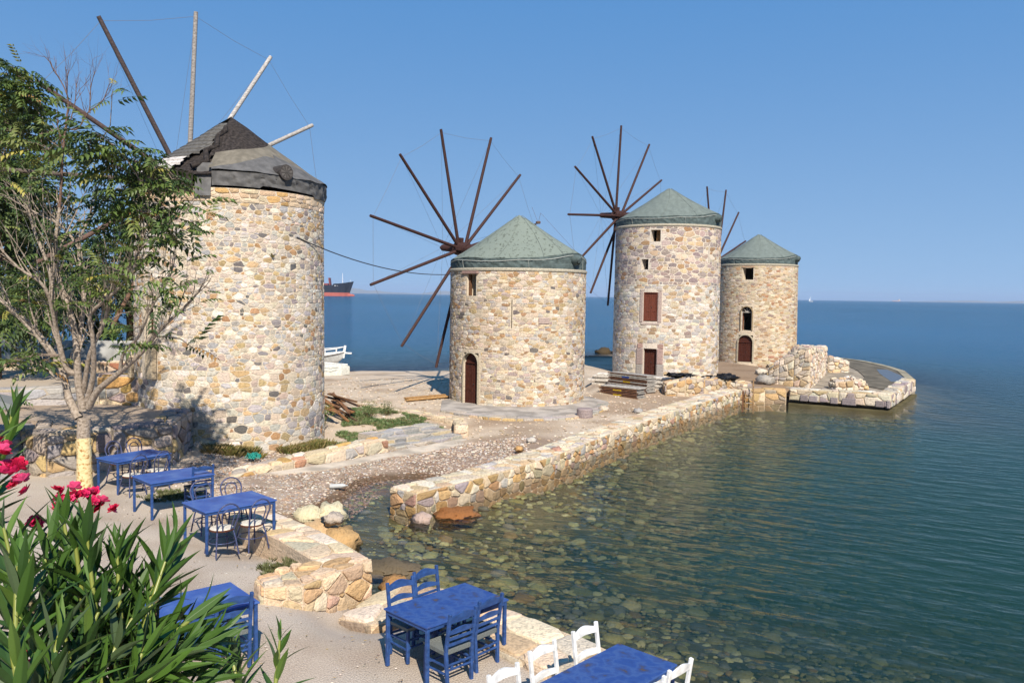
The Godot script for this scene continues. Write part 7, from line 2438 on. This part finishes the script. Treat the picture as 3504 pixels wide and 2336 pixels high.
func stem_with_leaves(t: Node3D, tip: Vector3, low: Vector3, root: Vector3, leaves: Array, meshes: Array, size: float) -> void:
	var o := t.position
	var b := MB.new()
	var mid := root.lerp(low, 0.6) + Vector3(rng.randfn() * 0.04, 0, rng.randfn() * 0.04)
	b.col = Color(0.2, 0.23, 0.05)
	var bulge := (tip - low).length() * 0.02
	b.tube(PackedVector3Array([low - o, low.lerp(tip, 0.35) - o + Vector3(bulge, 0, bulge), low.lerp(tip, 0.7) - o, tip - o]), PackedFloat32Array([0.0075, 0.007, 0.006, 0.004]), 7)
	obj("stem", b, M.gloss, t)
	b = MB.new()
	b.col = Color(0.2, 0.17, 0.11)
	b.tube(PackedVector3Array([root - o, mid - o, low - o]), PackedFloat32Array([0.018, 0.013, 0.0076]), 6)
	obj("cane", b, M.bark, t)
	var d := (tip - low).normalized()
	var L := (tip - low).length()
	var x := d.cross(Vector3(0.3, 0.2, 1)).normalized()
	var y := d.cross(x)
	var whorls := int((L + 0.22) / 0.042)
	for w in whorls:
		var s := float(w) / whorls
		var p: Vector3 = tip - d * (L + 0.22) * s
		if s * (L + 0.22) > L:
			p = low + (mid - low).normalized() * (s * (L + 0.22) - L)
		var turn := w * 1.05 + rng.randf_range(-0.25, 0.25)
		for k in 3:
			if rng.randf() < 0.06 + 0.1 * s:
				continue
			var a := turn + TAU * k / 3.0 + rng.randf_range(-0.25, 0.25)
			var out := x * cos(a) + y * sin(a)
			var open := clampf(0.32 + 0.95 * s + rng.randf_range(-0.15, 0.2), 0.2, 1.35)
			var f := (d * cos(open) + out * sin(open)).normalized()
			var len := size * rng.randf_range(0.75, 1.15) * (0.62 if w == 0 else (0.85 if w == 1 else 1.0))
			var up := (d - f * d.dot(f)).normalized()
			up = up.rotated(f, rng.randf_range(-0.4, 0.4))
			var xx := up.cross(f).normalized()
			leaves.append([Transform3D(Basis(xx * len, up * len, f * len), p - o), meshes[rng.randi_range(0, meshes.size() - 1)], s])

func place_leaves(t: Node3D, leaves: Array, limit: int) -> void:
	var mats := []
	for c in [[0.042, 0.092, 0.014], [0.06, 0.125, 0.018], [0.028, 0.065, 0.014], [0.085, 0.145, 0.026], [0.055, 0.085, 0.035]]:
		var m: StandardMaterial3D = M.leaf.duplicate()
		m.albedo_color = lin(c[0], c[1], c[2])
		m.roughness = 0.5
		m.metallic_specular = 0.4
		m.backlight = Color(0.2, 0.32, 0.04)
		mats.append(m)
	leaves.sort_custom(func(a, b): return (a[0].origin + t.position - EYE).length_squared() < (b[0].origin + t.position - EYE).length_squared())
	var rest := MB.new()
	for i in leaves.size():
		var e: Array = leaves[i]
		var mt: Material = mats[rng.randi_range(0, 4)]
		if i < limit:
			var l := obj("leaf", e[1], mt, t)
			l.transform = e[0]
		else:
			var arr: Array = e[1].surface_get_arrays(0)
			var vv: PackedVector3Array = arr[Mesh.ARRAY_VERTEX]
			var nn: PackedVector3Array = arr[Mesh.ARRAY_NORMAL]
			var cc: PackedColorArray = arr[Mesh.ARRAY_COLOR]
			var tr: Transform3D = e[0]
			for k in vv.size():
				rest.v.append(tr * vv[k])
				rest.n.append((tr.basis * nn[k]).normalized())
				rest.c.append(cc[k])
	if rest.v.size() > 0:
		kind(obj("small_leaves", rest, mats[0], t), "stuff")

func oleanders() -> void:
	var meshes := [oleander_leaf(0.06, 0.165, 1), oleander_leaf(0.18, 0.18, 2), oleander_leaf(0.34, 0.15, 4), oleander_leaf(-0.05, 0.175, 5)]
	var t := thing("oleander", "large oleander shrub with long green leaves and red blossoms in the left foreground", "shrub", Vector3(-1.15, 0, -2.25))
	var leaves := []
	for s in STEMS:
		stem_with_leaves(t, Vector3(s[0], s[1], s[2]), Vector3(s[3], s[4], s[5]), Vector3(-1.15 + rng.randf_range(-0.12, 0.12), 0, -2.25 + rng.randf_range(-0.12, 0.12)), leaves, meshes, 0.172)
	for k in 20:
		var s: Array = STEMS[k % STEMS.size()]
		var j := Vector3(rng.randf_range(-0.16, 0.08), rng.randf_range(-0.14, -0.02), rng.randf_range(-0.22, 0.1))
		stem_with_leaves(t, Vector3(s[0], s[1], s[2]) + j, Vector3(s[3], s[4], s[5]) + j * 0.7, Vector3(-1.15 + rng.randf_range(-0.15, 0.15), 0, -2.25 + rng.randf_range(-0.15, 0.15)), leaves, meshes, 0.15)
	place_leaves(t, leaves, 300)
	var u := thing("oleander", "taller oleander at the left edge with red blossoms against the stone steps", "shrub", Vector3(-1.72, 0, -2.5))
	var lv := []
	for s in [[-1.6, 4.08, -2.5, -1.66, 3.7, -2.52], [-1.58, 3.86, -2.42, -1.68, 3.55, -2.45], [-1.66, 4.1, -2.75, -1.7, 3.75, -2.66]]:
		stem_with_leaves(u, Vector3(s[0], s[1], s[2]), Vector3(s[3], s[4], s[5]), u.position, lv, meshes, 0.15)
	place_leaves(u, lv, 200)
	var w := thing("oleander", "small oleander sprig at the bottom of the picture, right of the large shrub", "shrub", Vector3(-0.85, 0, -2.68))
	var lw := []
	for s in SPRIG:
		stem_with_leaves(w, Vector3(s[0], s[1], s[2]), Vector3(s[3], s[4], s[5]), w.position, lw, meshes, 0.15)
	place_leaves(w, lw, 200)
	var bm := [blossom(3), blossom(8)]
	var reds := []
	for c in [[0.6, 0.02, 0.11], [0.74, 0.07, 0.2], [0.45, 0.01, 0.05]]:
		var m: StandardMaterial3D = M.petal.duplicate()
		m.albedo_color = lin(c[0], c[1], c[2])
		reds.append(m)
	for i in BLOOMS.size():
		var q: Array = BLOOMS[i]
		var par := u if q[2] > -2.46 and q[1] > 3.85 else t
		for k in 3:
			var f := obj("blossom", bm[(i + k) % 2], reds[(i + k) % 3], par)
			f.position = Vector3(q[0], q[1], q[2]) - par.position + Vector3(rng.randfn(), rng.randfn(), rng.randfn()) * 0.014
			f.basis = Basis.from_euler(Vector3(rng.randf_range(0.2, 1.2), rng.randf() * TAU, 0)).scaled(Vector3.ONE * rng.randf_range(0.02, 0.027))
